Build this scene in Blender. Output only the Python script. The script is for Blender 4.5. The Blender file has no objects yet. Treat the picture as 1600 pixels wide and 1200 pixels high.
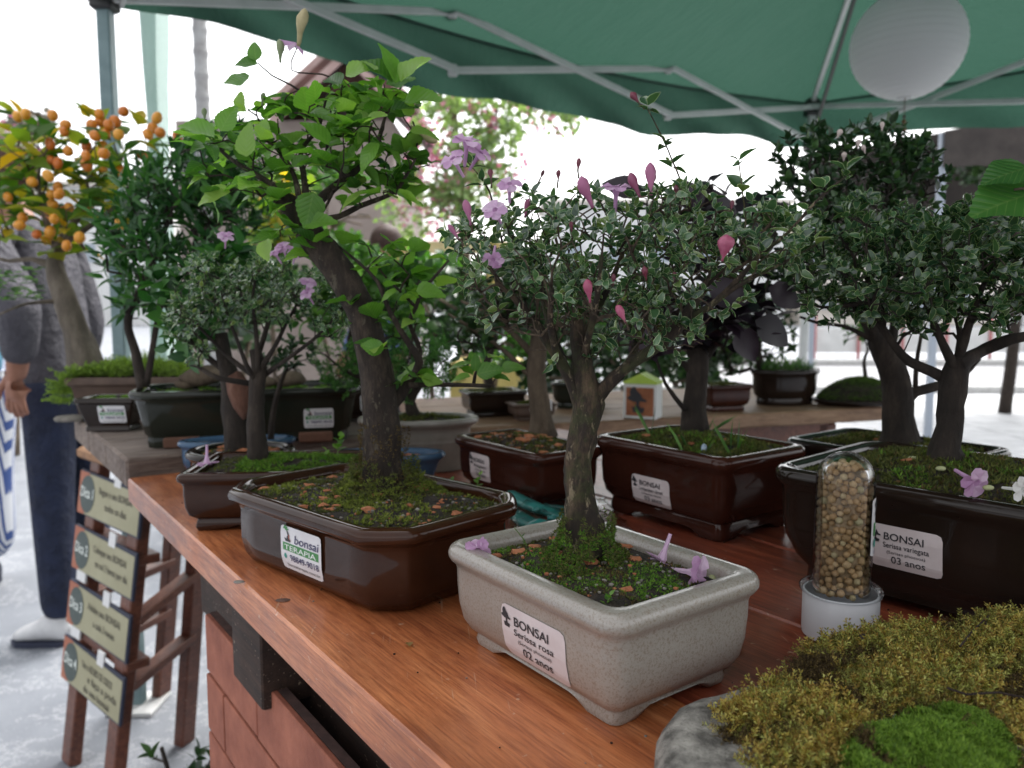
import bpy, math, random
import numpy as np
from mathutils import Vector, Matrix, noise
random.seed(7); rng = np.random.default_rng(7)
R = math.radians
sc = bpy.context.scene
COL = sc.collection
# ---------------------------------------------------------------- camera, world, sun
CAM = Vector((0, 0, 1.05)); PITCH = R(5.6); F = 1220.0
cd = bpy.data.cameras.new('camera'); cam = bpy.data.objects.new('camera', cd); COL.objects.link(cam)
cam.location = CAM; cam.rotation_euler = (R(90) - PITCH, 0, 0)
cd.sensor_width = 36; cd.lens = F / 1600 * 36; cd.clip_start = .02; cd.clip_end = 400
cd.dof.use_dof = True; cd.dof.focus_distance = .50; cd.dof.aperture_fstop = 10
sc.camera = cam
w = bpy.data.worlds.new('World'); sc.world = w; w.use_nodes = True
nt = w.node_tree; nt.nodes.clear()
sky = nt.nodes.new('ShaderNodeTexSky'); sky.sky_type = 'NISHITA'; sky.sun_disc = False
SUN_EL, SUN_AZ = R(58), R(25)
sky.sun_elevation = SUN_EL; sky.sun_rotation = SUN_AZ; sky.air_density = 1.0; sky.dust_density = 4; sky.ozone_density = 1
hs = nt.nodes.new('ShaderNodeHueSaturation'); hs.inputs['Saturation'].default_value = .12; hs.inputs['Value'].default_value = 1
bg = nt.nodes.new('ShaderNodeBackground'); bg.inputs['Strength'].default_value = .15
wo = nt.nodes.new('ShaderNodeOutputWorld')
nt.links.new(sky.outputs[0], hs.inputs['Color']); nt.links.new(hs.outputs[0], bg.inputs[0]); nt.links.new(bg.outputs[0], wo.inputs[0])
sd = bpy.data.lights.new('sun', 'SUN'); sd.energy = 1.2; sd.angle = R(25); sd.color = (1, .97, .93)
so = bpy.data.objects.new('sun', sd); COL.objects.link(so)
sdir = Vector((math.sin(SUN_AZ) * math.cos(SUN_EL), math.cos(SUN_AZ) * math.cos(SUN_EL), math.sin(SUN_EL)))
so.rotation_euler = sdir.to_track_quat('Z', 'Y').to_euler(); so.location = (0, 0, 6)
vs = sc.view_settings; vs.view_transform = 'Standard'; vs.look = 'None'; vs.gamma = 1; vs.use_curve_mapping = False
vs.exposure = 1.55
sc.render.engine = 'CYCLES'
sc.cycles.max_bounces = 10; sc.cycles.transparent_max_bounces = 16; sc.cycles.caustics_refractive = False; sc.cycles.caustics_reflective = False

FW = Vector((0, math.cos(PITCH), -math.sin(PITCH))); UPV = Vector((0, math.sin(PITCH), math.cos(PITCH)))
def ray(px, py): return FW + Vector((1, 0, 0)) * ((px - 800) / F) + UPV * ((600 - py) / F)
def Z(px, py, z): r = ray(px, py); return CAM + r * ((z - CAM.z) / r.z)
def D(px, py, Y): r = ray(px, py); return CAM + r * (Y / r.y)
def XY(p):
    d = Vector(p) - CAM; k = d.dot(FW); return 800 + F * d.x / k, 600 - F * d.dot(UPV) / k
YAW = R(36.1)
VD = Vector((math.cos(YAW), math.sin(YAW), 0)); UD = Vector((-math.sin(YAW), math.cos(YAW), 0))
def UV(u, v, z=0): return UD * u + VD * v + Vector((0, 0, z))
TOP = .82

# ---------------------------------------------------------------- materials
MATS = {}
def nodes(name):
    m = bpy.data.materials.new(name); m.use_nodes = True; t = m.node_tree
    return m, t, t.nodes['Principled BSDF'], t.nodes['Material Output']
def N(t, typ, **kw):
    n = t.nodes.new(typ)
    for k, v in kw.items():
        if hasattr(n, k): setattr(n, k, v)
        else: n.inputs[k].default_value = v
    return n
def ramp(t, fac, stops):
    r = t.nodes.new('ShaderNodeValToRGB'); e = r.color_ramp.elements
    while len(e) < len(stops): e.new(.5)
    for i, (p, c) in enumerate(stops): e[i].position = p; e[i].color = (*c, 1) if len(c) == 3 else c
    t.links.new(fac, r.inputs[0]); return r.outputs[0]
def mixc(t, fac, a, b, mode='MIX'):
    m = t.nodes.new('ShaderNodeMix'); m.data_type = 'RGBA'; m.blend_type = mode
    for s, v in ((0, fac), (6, a), (7, b)):
        if hasattr(v, 'links'): t.links.new(v, m.inputs[s])
        else: m.inputs[s].default_value = v if s == 0 else ((*v, 1) if len(v) == 3 else v)
    return m.outputs[2]
def noise_tex(t, scale, detail=5, rough=.6, vec=None, stretch=None, rotz=0, coord='Object'):
    n = N(t, 'ShaderNodeTexNoise', Scale=scale, Detail=detail, Roughness=rough)
    tc = t.nodes.new('ShaderNodeTexCoord')
    if stretch or rotz:
        # rotate to the grain direction first, then stretch
        a = t.nodes.new('ShaderNodeMapping'); a.inputs['Rotation'].default_value = (0, 0, rotz)
        b = t.nodes.new('ShaderNodeMapping'); b.inputs['Scale'].default_value = stretch or (1, 1, 1)
        t.links.new(tc.outputs[coord], a.inputs[0]); t.links.new(a.outputs[0], b.inputs[0]); t.links.new(b.outputs[0], n.inputs['Vector'])
    else: t.links.new(tc.outputs[coord], n.inputs['Vector'])
    return n.outputs['Fac']
def bump(t, h, p, strength=.3, dist=.002):
    b = N(t, 'ShaderNodeBump', Strength=strength, Distance=dist)
    t.links.new(h, b.inputs['Height']); t.links.new(b.outputs[0], p.inputs['Normal'])
def mat(name, c1, c2=None, scale=30, rough=.6, bmp=0, bscale=None, bdist=.001, coat=0, spec=.5, lo=.35, hi=.65,
        stretch=None, rotz=0, metal=0, detail=5, roughvar=0):
    if name in MATS: return MATS[name]
    m, t, p, o = nodes(name)
    p.inputs['Roughness'].default_value = rough; p.inputs['Coat Weight'].default_value = coat; p.inputs['Coat Roughness'].default_value = .06
    p.inputs['Specular IOR Level'].default_value = spec; p.inputs['Metallic'].default_value = metal
    if c2:
        f = noise_tex(t, scale, detail, .62, stretch=stretch, rotz=rotz)
        t.links.new(ramp(t, f, [(lo, c1), (hi, c2)]), p.inputs['Base Color'])
    else: p.inputs['Base Color'].default_value = (*c1, 1)
    if bmp: bump(t, noise_tex(t, bscale or scale, 6, .65, stretch=stretch, rotz=rotz), p, bmp, bdist)
    if roughvar:
        f2 = noise_tex(t, scale * .4, 4)
        mr = N(t, 'ShaderNodeMapRange'); mr.inputs[1].default_value = .3; mr.inputs[2].default_value = .7
        mr.inputs[3].default_value = rough; mr.inputs[4].default_value = rough + roughvar
        t.links.new(f2, mr.inputs[0]); t.links.new(mr.outputs[0], p.inputs['Roughness'])
    MATS[name] = m; return m
def island_rand(t):
    g = t.nodes.new('ShaderNodeNewGeometry'); oi = t.nodes.new('ShaderNodeObjectInfo')
    a = N(t, 'ShaderNodeMath', operation='ADD'); fr = N(t, 'ShaderNodeMath', operation='FRACT')
    t.links.new(g.outputs['Random Per Island'], a.inputs[0]); t.links.new(oi.outputs['Random'], a.inputs[1]); t.links.new(a.outputs[0], fr.inputs[0])
    return fr.outputs[0]
def leafmat(name, stops, transl=.35, rough=.35, spec=.5, veins=False, tint=None, coat=0):
    """leaf: colour varies leaf by leaf; light passes through"""
    if name in MATS: return MATS[name]
    m, t, p, o = nodes(name)
    f = island_rand(t)
    c = ramp(t, f, stops)
    if veins:
        uv = t.nodes.new('ShaderNodeUVMap'); sx = t.nodes.new('ShaderNodeSeparateXYZ'); t.links.new(uv.outputs[0], sx.inputs[0])
        ab = N(t, 'ShaderNodeMath', operation='ABSOLUTE'); t.links.new(sx.outputs[0], ab.inputs[0])
        ml = N(t, 'ShaderNodeMath', operation='MULTIPLY'); ml.inputs[1].default_value = .9; t.links.new(ab.outputs[0], ml.inputs[0])
        sb = N(t, 'ShaderNodeMath', operation='SUBTRACT'); t.links.new(sx.outputs[1], sb.inputs[0]); t.links.new(ml.outputs[0], sb.inputs[1])
        fm = N(t, 'ShaderNodeMath', operation='MULTIPLY'); fm.inputs[1].default_value = 44; t.links.new(sb.outputs[0], fm.inputs[0])
        sn = N(t, 'ShaderNodeMath', operation='SINE'); t.links.new(fm.outputs[0], sn.inputs[0])
        vein = ramp(t, sn.outputs[0], [(.86, (0, 0, 0)), (1.0, (1, 1, 1))])
        mid = ramp(t, ab.outputs[0], [(.0, (1, 1, 1)), (.035, (0, 0, 0))])
        both = mixc(t, 1, vein, mid, 'ADD')
        r2 = t.nodes.new('ShaderNodeRGBToBW'); t.links.new(both, r2.inputs[0])
        sc2 = N(t, 'ShaderNodeMath', operation='MULTIPLY'); sc2.inputs[1].default_value = .16; t.links.new(r2.outputs[0], sc2.inputs[0])
        c = mixc(t, sc2.outputs[0], c, (.30, .42, .14))
        bump(t, sn.outputs[0], p, .25, .0006)
    p.inputs['Roughness'].default_value = rough; p.inputs['Specular IOR Level'].default_value = spec; p.inputs['Coat Weight'].default_value = coat
    t.links.new(c, p.inputs['Base Color'])
    tr = t.nodes.new('ShaderNodeBsdfTranslucent')
    br = mixc(t, 1, c, tint or (1.5, 1.7, .7), 'MULTIPLY'); t.links.new(br, tr.inputs[0])
    mx = t.nodes.new('ShaderNodeMixShader'); mx.inputs[0].default_value = transl
    t.links.new(p.outputs[0], mx.inputs[1]); t.links.new(tr.outputs[0], mx.inputs[2]); t.links.new(mx.outputs[0], o.inputs[0])
    MATS[name] = m; return m

# ---------------------------------------------------------------- objects
def tagp(o, label=None, cat=None, group=None, kind=None):
    if label: o['label'] = label
    if cat: o['category'] = cat
    if group: o['group'] = group
    if kind: o['kind'] = kind
    return o
class MB:
    def __init__(s): s.v = []; s.f = []; s.m = []; s.uv = None
    def add(s, v, f, mi=0):
        b = len(s.v); s.v += [tuple(p) for p in v]; s.f += [tuple(b + i for i in q) for q in f]; s.m += [mi] * len(f)
    def box(s, c, size, ax=(Vector((1, 0, 0)), Vector((0, 1, 0)), Vector((0, 0, 1))), mi=0, bev=0):
        c = Vector(c); h = [x / 2 for x in size]
        if not bev:
            P = [c + ax[0] * h[0] * i + ax[1] * h[1] * j + ax[2] * h[2] * k for k in (-1, 1) for j in (-1, 1) for i in (-1, 1)]
            s.add(P, [(0, 2, 3, 1), (4, 5, 7, 6), (0, 1, 5, 4), (2, 6, 7, 3), (0, 4, 6, 2), (1, 3, 7, 5)], mi); return
        # bevelled: rings in the plane of axes 0,1, stacked on axis 2
        rings = []
        for k, ins in ((-1, bev), (-1 + bev / h[2], 0), (1 - bev / h[2], 0), (1, bev)):
            a, b = h[0] - ins, h[1] - ins; q = bev * .8
            rings.append([c + ax[0] * x + ax[1] * y + ax[2] * h[2] * k for x, y in
                          ((a - q, -b), (a, -b + q), (a, b - q), (a - q, b), (-a + q, b), (-a, b - q), (-a, -b + q), (-a + q, -b))])
        s.rings(rings, mi, True, True)
    def rings(s, rings, mi=0, cap0=False, cap1=False):
        n = len(rings[0]); P = [p for r in rings for p in r]; f = []
        for i in range(len(rings) - 1):
            for j in range(n):
                k = (j + 1) % n; f.append((i * n + j, i * n + k, (i + 1) * n + k, (i + 1) * n + j))
        if cap0: f.append(tuple(reversed(range(n))))
        if cap1: f.append(tuple(range((len(rings) - 1) * n, len(rings) * n)))
        s.add(P, f, mi)
    def tube(s, pts, rad, sides=6, mi=0, amp=0, nsc=60, caps=True, cap_flat=False):
        pts = [Vector(p) for p in pts]
        if not hasattr(rad, '__len__'): rad = [rad] * len(pts)
        rings = []; prev = None
        for i, p in enumerate(pts):
            a = pts[max(i - 1, 0)]; b = pts[min(i + 1, len(pts) - 1)]; d = (b - a)
            d = d.normalized() if d.length > 1e-9 else Vector((0, 0, 1))
            if prev is None: n = d.orthogonal().normalized()
            else:
                n = prev - d * prev.dot(d); n = n.normalized() if n.length > 1e-6 else d.orthogonal().normalized()
            prev = n; bt = d.cross(n); ring = []
            for k in range(sides):
                an = 2 * math.pi * k / sides; q = n * math.cos(an) + bt * math.sin(an); r = rad[i]
                if amp:
                    w_ = (p + q * r) * nsc; w2 = Vector((w_.x, w_.y, w_.z * .45))
                    r *= 1 + amp * (noise.fractal(w2, .8, 2.1, 4) + .5 * math.sin(3 * an + p.z * 40) * .35)
                ring.append(p + q * r)
            rings.append(ring)
        s.rings(rings, mi, caps, caps)
    def lathe(s, prof, c=(0, 0, 0), n=32, mi=0, cap0=False, cap1=False, ry=1):
        c = Vector(c)
        s.rings([[c + Vector((r * math.cos(2 * math.pi * k / n), r * ry * math.sin(2 * math.pi * k / n), z)) for k in range(n)] for r, z in prof], mi, cap0, cap1)
    def ball(s, c, r, n=10, m=6, mi=0, sq=(1, 1, 1), amp=0, nsc=30):
        c = Vector(c); P = []; f = []
        for i in range(m + 1):
            th = math.pi * i / m
            for k in range(n):
                ph = 2 * math.pi * k / n; d = Vector((math.sin(th) * math.cos(ph) * sq[0], math.sin(th) * math.sin(ph) * sq[1], -math.cos(th) * sq[2]))
                rr = r * (1 + (amp * noise.noise((c + d * r) * nsc) if amp else 0)); P.append(c + d * rr)
        for i in range(m):
            for k in range(n): f.append((i * n + k, i * n + (k + 1) % n, (i + 1) * n + (k + 1) % n, (i + 1) * n + k))
        s.add(P, f, mi)
    def build(s, name, mats, parent=None, smooth=False, org=None):
        if not isinstance(mats, (list, tuple)): mats = [mats]
        me = bpy.data.meshes.new(name)
        off = Vector(org) if org is not None else (rootloc(parent) if parent else Vector((0, 0, 0)))
        me.from_pydata([(x - off.x, y - off.y, z - off.z) for x, y, z in s.v], [], s.f)
        for m in mats: me.materials.append(m)
        me.polygons.foreach_set('material_index', s.m)
        if smooth: me.polygons.foreach_set('use_smooth', [True] * len(s.f))
        me.update(); o = bpy.data.objects.new(name, me); COL.objects.link(o)
        if parent: o.parent = parent
        elif org is not None: o.location = off
        return o
def smooth_by_angle(o, ang=40):
    me = o.data; me.polygons.foreach_set('use_smooth', [True] * len(me.polygons)); me.set_sharp_from_angle(angle=R(ang)); return o
def rootloc(o):
    v = Vector((0, 0, 0))
    while o: v += o.location; o = o.parent
    return v
def thing(name, loc, label, cat, group=None):
    o = bpy.data.objects.new(name, None); o.empty_display_size = .05; COL.objects.link(o); o.location = loc
    return tagp(o, label, cat, group)
def dupe(o, parent, M):
    c = o if o.get('_fresh') else o.copy()
    if c is not o: COL.objects.link(c)
    c.parent = parent; c.matrix_local = M; return c
# triangle templates: (verts Nx3, tris Mx3, mat M, uv Nx2)
def tri_mesh(name, V, T, MI, mats, uv=None, smooth=True):
    me = bpy.data.meshes.new(name); V = np.asarray(V, 'f'); T = np.asarray(T, 'i')
    me.vertices.add(len(V)); me.vertices.foreach_set('co', V.ravel())
    me.loops.add(T.size); me.loops.foreach_set('vertex_index', T.ravel())
    me.polygons.add(len(T)); me.polygons.foreach_set('loop_start', np.arange(0, T.size, 3, dtype='i'))
    me.polygons.foreach_set('loop_total', np.full(len(T), 3, 'i'))
    me.polygons.foreach_set('material_index', np.asarray(MI, 'i'))
    if smooth: me.polygons.foreach_set('use_smooth', np.ones(len(T), bool))
    if uv is not None:
        l = me.uv_layers.new(name='UVMap'); l.data.foreach_set('uv', np.asarray(uv, 'f')[T.ravel()].ravel())
    for m in mats: me.materials.append(m)
    me.update(calc_edges=True); me.validate(); return me
def scatter_mesh(name, templ, mats4, mats, parent=None, kind=None, off=None):
    """joins many placed copies of the templates into one mesh"""
    Vs = []; Ts = []; Ms = []; Us = []; b = 0
    off = np.array(off if off is not None else (rootloc(parent) if parent else (0, 0, 0)))
    arr = np.array([np.array(m) for m in mats4])
    which = rng.integers(0, len(templ), len(arr))
    for k, (V, T, MI, U) in enumerate(templ):
        A = arr[which == k]
        if not len(A): continue
        P = np.einsum('mij,nj->mni', A[:, :3, :3], V) + A[:, None, :3, 3] - off
        n = len(V); idx = T[None] + (np.arange(len(A)) * n)[:, None, None] + b
        Vs.append(P.reshape(-1, 3)); Ts.append(idx.reshape(-1, 3)); Ms.append(np.tile(MI, len(A))); Us.append(np.tile(U, (len(A), 1))); b += n * len(A)
    me = tri_mesh(name, np.concatenate(Vs), np.concatenate(Ts), np.concatenate(Ms), mats, np.concatenate(Us))
    o = bpy.data.objects.new(name, me); COL.objects.link(o)
    if parent: o.parent = parent
    if kind: o['kind'] = kind
    return o
def leaf_templ(wid=.45, tip=1.0, margin=0, serr=0, n=5, fold=.25, curl=.25, seed=0, wav=0):
    """outline along +Y, length 1, normal +Z; margin = share of the half width in the second material"""
    rr = random.Random(seed); V = []; T = []; MI = []; U = []
    ts = [i / n for i in range(n + 1)]
    def hw(t): return wid * (math.sin(math.pi * min(1, t ** .8)) ** .75) * (1 if t < .999 else 0) * (1 - .5 * (t - .4) * tip)
    def pz(x, t): return abs(x) * fold - curl * (t ** 2) + wav * math.sin(t * 9 + (2 if x > 0 else 0)) * abs(x)
    def vert(x, t):
        V.append((x, t, pz(x, t))); U.append((x, t)); return len(V) - 1
    mid = [vert(0, t) for t in ts]
    for s in (-1, 1):
        k = (1 - margin) if margin else 1
        inner = [mid[0]] + [vert(s * hw(t) * k, .02 + t * (.96 if margin else 1)) for t in ts[1:-1]] + [mid[-1]]
        if serr:
            inner2 = [inner[0]]
            for i in range(1, len(inner) - 1): inner2.append(inner[i])
            inner = inner2 + [inner[-1]]
        for i in range(n):
            a, b, c, d = mid[i], mid[i + 1], inner[i + 1], inner[i]
            tr = [(a, d, c), (a, c, b)] if s < 0 else [(a, c, d), (a, b, c)]
            for q in tr:
                if len(set(q)) == 3: T.append(q); MI.append(0)
        if serr:
            for i in range(n):
                a, b = inner[i], inner[i + 1]; tm = (ts[i] * .3 + ts[i + 1] * .7)
                e = vert(s * (hw(tm) + serr), tm + .02)
                q = (a, e, b) if s < 0 else (a, b, e)
                T.append(q); MI.append(0)
        if margin:
            outer = [vert(0, -.005)] + [vert(s * hw(t), t) for t in ts[1:-1]] + [vert(0, 1.0)]
            for i in range(n):
                a, b, c, d = inner[i], inner[i + 1], outer[i + 1], outer[i]
                tr = [(a, d, c), (a, c, b)] if s < 0 else [(a, c, d), (a, b, c)]
                for q in tr:
                    if len(set(q)) == 3: T.append(q); MI.append(1)
    return np.array(V, 'f'), np.array(T, 'i'), np.array(MI, 'i'), np.array(U, 'f')
def basis(pos, d, up, s):
    """matrix with +Y along d, +Z near up, scale s"""
    d = d.normalized(); x = d.cross(up)
    if x.length < 1e-4: x = d.orthogonal()
    x.normalize(); z = x.cross(d)
    return Matrix(((x.x * s, d.x * s, z.x * s, pos.x), (x.y * s, d.y * s, z.y * s, pos.y), (x.z * s, d.z * s, z.z * s, pos.z), (0, 0, 0, 1)))
def place_leaves(root, M4, templ, mats, name='leaf', limit=300, stuff='leaves'):
    """the leaves that show largest become parts, the rest one part marked stuff"""
    M4 = sorted(M4, key=lambda m: (m.translation - CAM).length - 3 * m.to_scale().y)
    P = M4[:limit]; rest = M4[limit:]; off = rootloc(root)
    meshes = [tri_mesh(name, V, T, MI, mats, U) for V, T, MI, U in templ]
    for i, m in enumerate(P):
        o = bpy.data.objects.new(name, meshes[i % len(meshes)]); COL.objects.link(o); o.parent = root
        mm = m.copy(); mm.translation = m.translation - off; o.matrix_local = mm
    if rest: scatter_mesh(stuff, templ, rest, mats, root, 'stuff')
# ---------------------------------------------------------------- branching
def crom(pts, step):
    pts = [Vector(p) for p in pts]; out = []
    P = [pts[0] * 2 - pts[1]] + pts + [pts[-1] * 2 - pts[-2]]
    for i in range(1, len(P) - 2):
        p0, p1, p2, p3 = P[i - 1:i + 3]; n = max(1, int((p2 - p1).length / step))
        for k in range(n):
            t = k / n
            out.append(.5 * ((2 * p1) + (-p0 + p2) * t + (2 * p0 - 5 * p1 + 4 * p2 - p3) * t * t + (-p0 + 3 * p1 - 3 * p2 + p3) * t ** 3))
    out.append(pts[-1]); return out
def lerp_list(vals, n):
    m = len(vals) - 1; return [vals[min(int(i / (n - 1) * m), m - 1)] * (1 - (i / (n - 1) * m - min(int(i / (n - 1) * m), m - 1))) + vals[min(int(i / (n - 1) * m), m - 1) + 1] * (i / (n - 1) * m - min(int(i / (n - 1) * m), m - 1)) for i in range(n)]
class Tree:
    """skeleton: hand-laid limbs first, then twigs grown towards tip points"""
    def __init__(s, base, rmin=.0005): s.base = Vector(base); s.p = []; s.par = []; s.r = []; s.hand = []; s.rmin = rmin; s.tips = []; s.k0 = .88; s.k1 = .72
    def limb(s, pts, rad, step=.012, amp=0):
        rad = [r * (s.k0 if not s.p else s.k1) for r in rad]; q = crom(pts, step); r = lerp_list(rad, len(q)) if len(q) > 1 else rad
        s.hand.append((q, r)); par = -1
        if s.p:
            par = min(range(len(s.p)), key=lambda i: (s.p[i] - q[0]).length)
        for a, b in zip(q, r):
            s.p.append(a); s.par.append(par); s.r.append(b); par = len(s.p) - 1
    def grow(s, tips, step=.01, jit=.25, arc=.25, minz=-9):
        n0 = len(s.p); A = np.array([tuple(p) for p in s.p]); base = np.array(s.base)
        ok = np.array([p.z > minz for p in s.p]); A2 = A.copy(); A2[~ok] = 1e3
        tips = sorted(tips, key=lambda t: float(np.min(np.sum((A2 - np.array(t)) ** 2, 1))))
        chains = []
        P = [tuple(x) for x in A2]; arr = np.array(P)
        for t in tips:
            tn = np.array(t); d = np.linalg.norm(arr - tn, axis=1)
            dt = np.linalg.norm(tn - base); db = np.linalg.norm(arr - base, axis=1)
            cost = d + .6 * np.maximum(0, db - dt * .93) + .15 * db * 0
            j = int(np.argmin(cost)); a = s.p[j]; t = Vector(t); L = (t - a).length
            if L < step * .6: s.tips.append((t, (t - s.base).normalized())); continue
            n = max(2, int(L / step)); out = (a - s.base).normalized(); side = Vector((random.gauss(0, 1), random.gauss(0, 1), random.gauss(0, 1))) * L * jit * .35
            ctrl = a + (out * .5 + (t - a).normalized() * .5) * L * .5 + side * .6 + Vector((0, 0, -arc * L * .2))
            ch = [j]; new = []
            for i in range(1, n + 1):
                u = i / n; q = a * (1 - u) ** 2 + ctrl * 2 * u * (1 - u) + t * u * u
                if i < n: q = q + Vector((random.gauss(0, 1), random.gauss(0, 1), random.gauss(0, 1))) * step * .12
                s.p.append(q); s.par.append(ch[-1]); s.r.append(0); ch.append(len(s.p) - 1); new.append(tuple(q))
            arr = np.vstack([arr, np.array(new)]); chains.append(ch)
            s.tips.append((t, (s.p[ch[-1]] - s.p[ch[-2]]).normalized()))
        # pipe model radii
        acc = [0.0] * len(s.p); e = 2.3
        for i in range(len(s.p) - 1, n0 - 1, -1):
            if acc[i] == 0: acc[i] = s.rmin ** e
            s.r[i] = acc[i] ** (1 / e)
            if s.par[i] >= n0: acc[s.par[i]] += acc[i]
        s.chains = getattr(s, 'chains', []) + chains
    def build(s, root, mtrunk, mtwig=None, amp=.18, nsc=110, sides=14, name='trunk', twig_sides=5, extra=None, stub=True):
        mb = MB()
        for k, (q, r) in enumerate(s.hand): mb.tube(q, r, sides if k == 0 else max(8, sides - 4), 0, amp, nsc)
        o = mb.build(name, [mtrunk], root, smooth=True)
        if getattr(s, 'chains', None):
            m2 = MB()
            for ch in s.chains:
                q = [s.p[i] for i in ch]; r = [max(s.r[i], s.rmin) for i in ch]
                r[0] = min(s.r[ch[0]] if s.r[ch[0]] else r[1], r[1] * 1.2)
                m2.tube(q, r, twig_sides, 0, .12 if amp else 0, 200, caps=True)
            o2 = m2.build('branches', [mtwig or mtrunk], root, smooth=True)
        return o
def blob_pts(blobs, n, Y, root=None, shell=0):
    """points inside ellipsoids given by pixel centre/radius at depth Y (+dY), depth half size in metres"""
    out = []; wts = [b[2] * b[3] for b in blobs]
    while len(out) < n:
        b = random.choices(blobs, wts)[0]; cx, cy, rx, ry, dz = b[:5]; dy = b[5] if len(b) > 5 else 0
        while True:
            v = Vector((random.uniform(-1, 1), random.uniform(-1, 1), random.uniform(-1, 1)))
            if v.length < 1 and v.length > shell: break
        out.append(D(cx + v.x * rx, cy - v.z * ry, Y + dy + v.y * dz))
    return out
def rosettes(tips, size, pairs=(2, 3), tilt=(.6, 1.1), jit=.25, upbias=.5, drop=0):
    M = []
    for p, d in tips:
        if random.random() < drop: continue
        ax = (d + Vector((0, 0, upbias)) + Vector((random.gauss(0, jit), random.gauss(0, jit), random.gauss(0, jit)))).normalized()
        a0 = random.uniform(0, math.pi); o1 = ax.orthogonal().normalized(); o2 = ax.cross(o1)
        n = random.randint(*pairs)
        for k in range(n):
            tl = tilt[1] - (tilt[1] - tilt[0]) * (k / max(1, n - 1)); sz = size * (1 - .2 * k / n) * random.uniform(.7, 1.2)
            for s_ in (0, 1):
                an = a0 + k * math.pi / 2 + s_ * math.pi + random.gauss(0, .2)
                rad = o1 * math.cos(an) + o2 * math.sin(an)
                dd = ax * math.cos(tl) + rad * math.sin(tl)
                M.append(basis(p + ax * (k * size * .22) , dd, ax + Vector((random.gauss(0, .25), random.gauss(0, .25), random.gauss(0, .25))), sz))
    return M
# ---------------------------------------------------------------- material library
WOOD = None
def woodmat(name, c1, c2, c3, rot, rough=.38, coat=.15, wear=(.55, .42, .3)):
    m, t, p, o = nodes(name)
    g = noise_tex(t, 9, 8, .65, stretch=(14, 1.1, 14), rotz=rot)
    g2 = noise_tex(t, 75, 6, .7, stretch=(8, .35, 8), rotz=rot)
    big = noise_tex(t, 5, 4, .55)
    c = ramp(t, g, [(.3, c1), (.5, c2), (.68, c3)])
    c = mixc(t, .75, c, ramp(t, g2, [(.38, (.50, .38, .32)), (.52, (.9, .88, .86)), (.66, (1.12, 1.1, 1.08))]), 'MULTIPLY')
    st_ = noise_tex(t, 3.2, 7, .68, stretch=(2.2, 1, 2), rotz=rot)
    c = mixc(t, .7, c, ramp(t, st_, [(.36, (.45, .36, .32)), (.5, (.95, .93, .92)), (.7, (1.12, 1.1, 1.06))]), 'MULTIPLY')
    scr = noise_tex(t, 26, 2, .5, stretch=(12, .5, 12), rotz=rot + .5)
    c = mixc(t, ramp(t, scr, [(.70, (0, 0, 0)), (.73, (.35, .35, .35))]), c, wear)
    c = mixc(t, .5, c, ramp(t, big, [(.3, (.72, .66, .64)), (.7, (1.15, 1.1, 1.05))]), 'MULTIPLY')
    sc_ = noise_tex(t, 130, 3, .5)
    c = mixc(t, ramp(t, sc_, [(.70, (0, 0, 0)), (.76, (.5, .5, .5))]), c, wear)
    t.links.new(c, p.inputs['Base Color']); p.inputs['Coat Weight'].default_value = coat * 2.5; p.inputs['Coat Roughness'].default_value = .22
    rr = noise_tex(t, 14, 5, .6); mr = N(t, 'ShaderNodeMapRange'); mr.inputs[3].default_value = rough - .1; mr.inputs[4].default_value = rough + .25
    t.links.new(rr, mr.inputs[0]); t.links.new(mr.outputs[0], p.inputs['Roughness'])
    bump(t, g2, p, .35, .0007); MATS[name] = m; return m
M_woodO = woodmat('orange_wood', (.34, .095, .032), (.52, .175, .062), (.64, .25, .10), -YAW)
M_woodR = woodmat('red_wood', (.18, .038, .019), (.29, .066, .032), (.38, .10, .048), -YAW)
M_woodG = woodmat('grey_wood', (.10, .08, .07), (.20, .165, .145), (.32, .28, .25), -YAW - R(90), rough=.75, coat=0)
M_woodL = woodmat('light_wood', (.20, .12, .07), (.30, .19, .115), (.38, .25, .16), -R(18) - R(90), rough=.55, coat=0)
M_woodD = woodmat('dark_wood', (.018, .009, .006), (.032, .016, .010), (.05, .026, .017), -YAW, rough=.7, coat=0)
M_woodS = woodmat('stand_wood', (.09, .028, .015), (.16, .05, .025), (.21, .075, .04), 0, rough=.5, coat=.1)
M_woodS2 = woodmat('honey_wood', (.20, .10, .04), (.34, .18, .08), (.42, .24, .11), 0, rough=.5, coat=0)
def glaze(name, c1, c2, c3=None, rough=.13, scale=9, spots=.0):
    m, t, p, o = nodes(name)
    f = noise_tex(t, scale, 6, .6); c = ramp(t, f, [(.32, c1), (.66, c2)])
    d = noise_tex(t, 45, 5, .7); dust = ramp(t, d, [(.64, (0, 0, 0)), (.82, (.22, .22, .22))])
    c = mixc(t, dust, c, c3 or (.16, .11, .08))
    t.links.new(c, p.inputs['Base Color']); p.inputs['Coat Weight'].default_value = .5; p.inputs['Coat Roughness'].default_value = .03; p.inputs['Specular IOR Level'].default_value = .05
    mr = N(t, 'ShaderNodeMapRange'); mr.inputs[1].default_value = .5; mr.inputs[2].default_value = .8; mr.inputs[3].default_value = rough; mr.inputs[4].default_value = rough + .2
    t.links.new(d, mr.inputs[0]); t.links.new(mr.outputs[0], p.inputs['Roughness'])
    bump(t, noise_tex(t, 55, 4, .55), p, .22, .0012); MATS[name] = m; return m
G_brown = glaze('brown_glaze', (.020, .0075, .004), (.048, .017, .008))
G_maroon = glaze('maroon_glaze', (.026, .008, .005), (.052, .016, .010))
G_dark = glaze('dark_brown_glaze', (.012, .008, .006), (.024, .014, .010), (.07, .05, .04))
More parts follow.
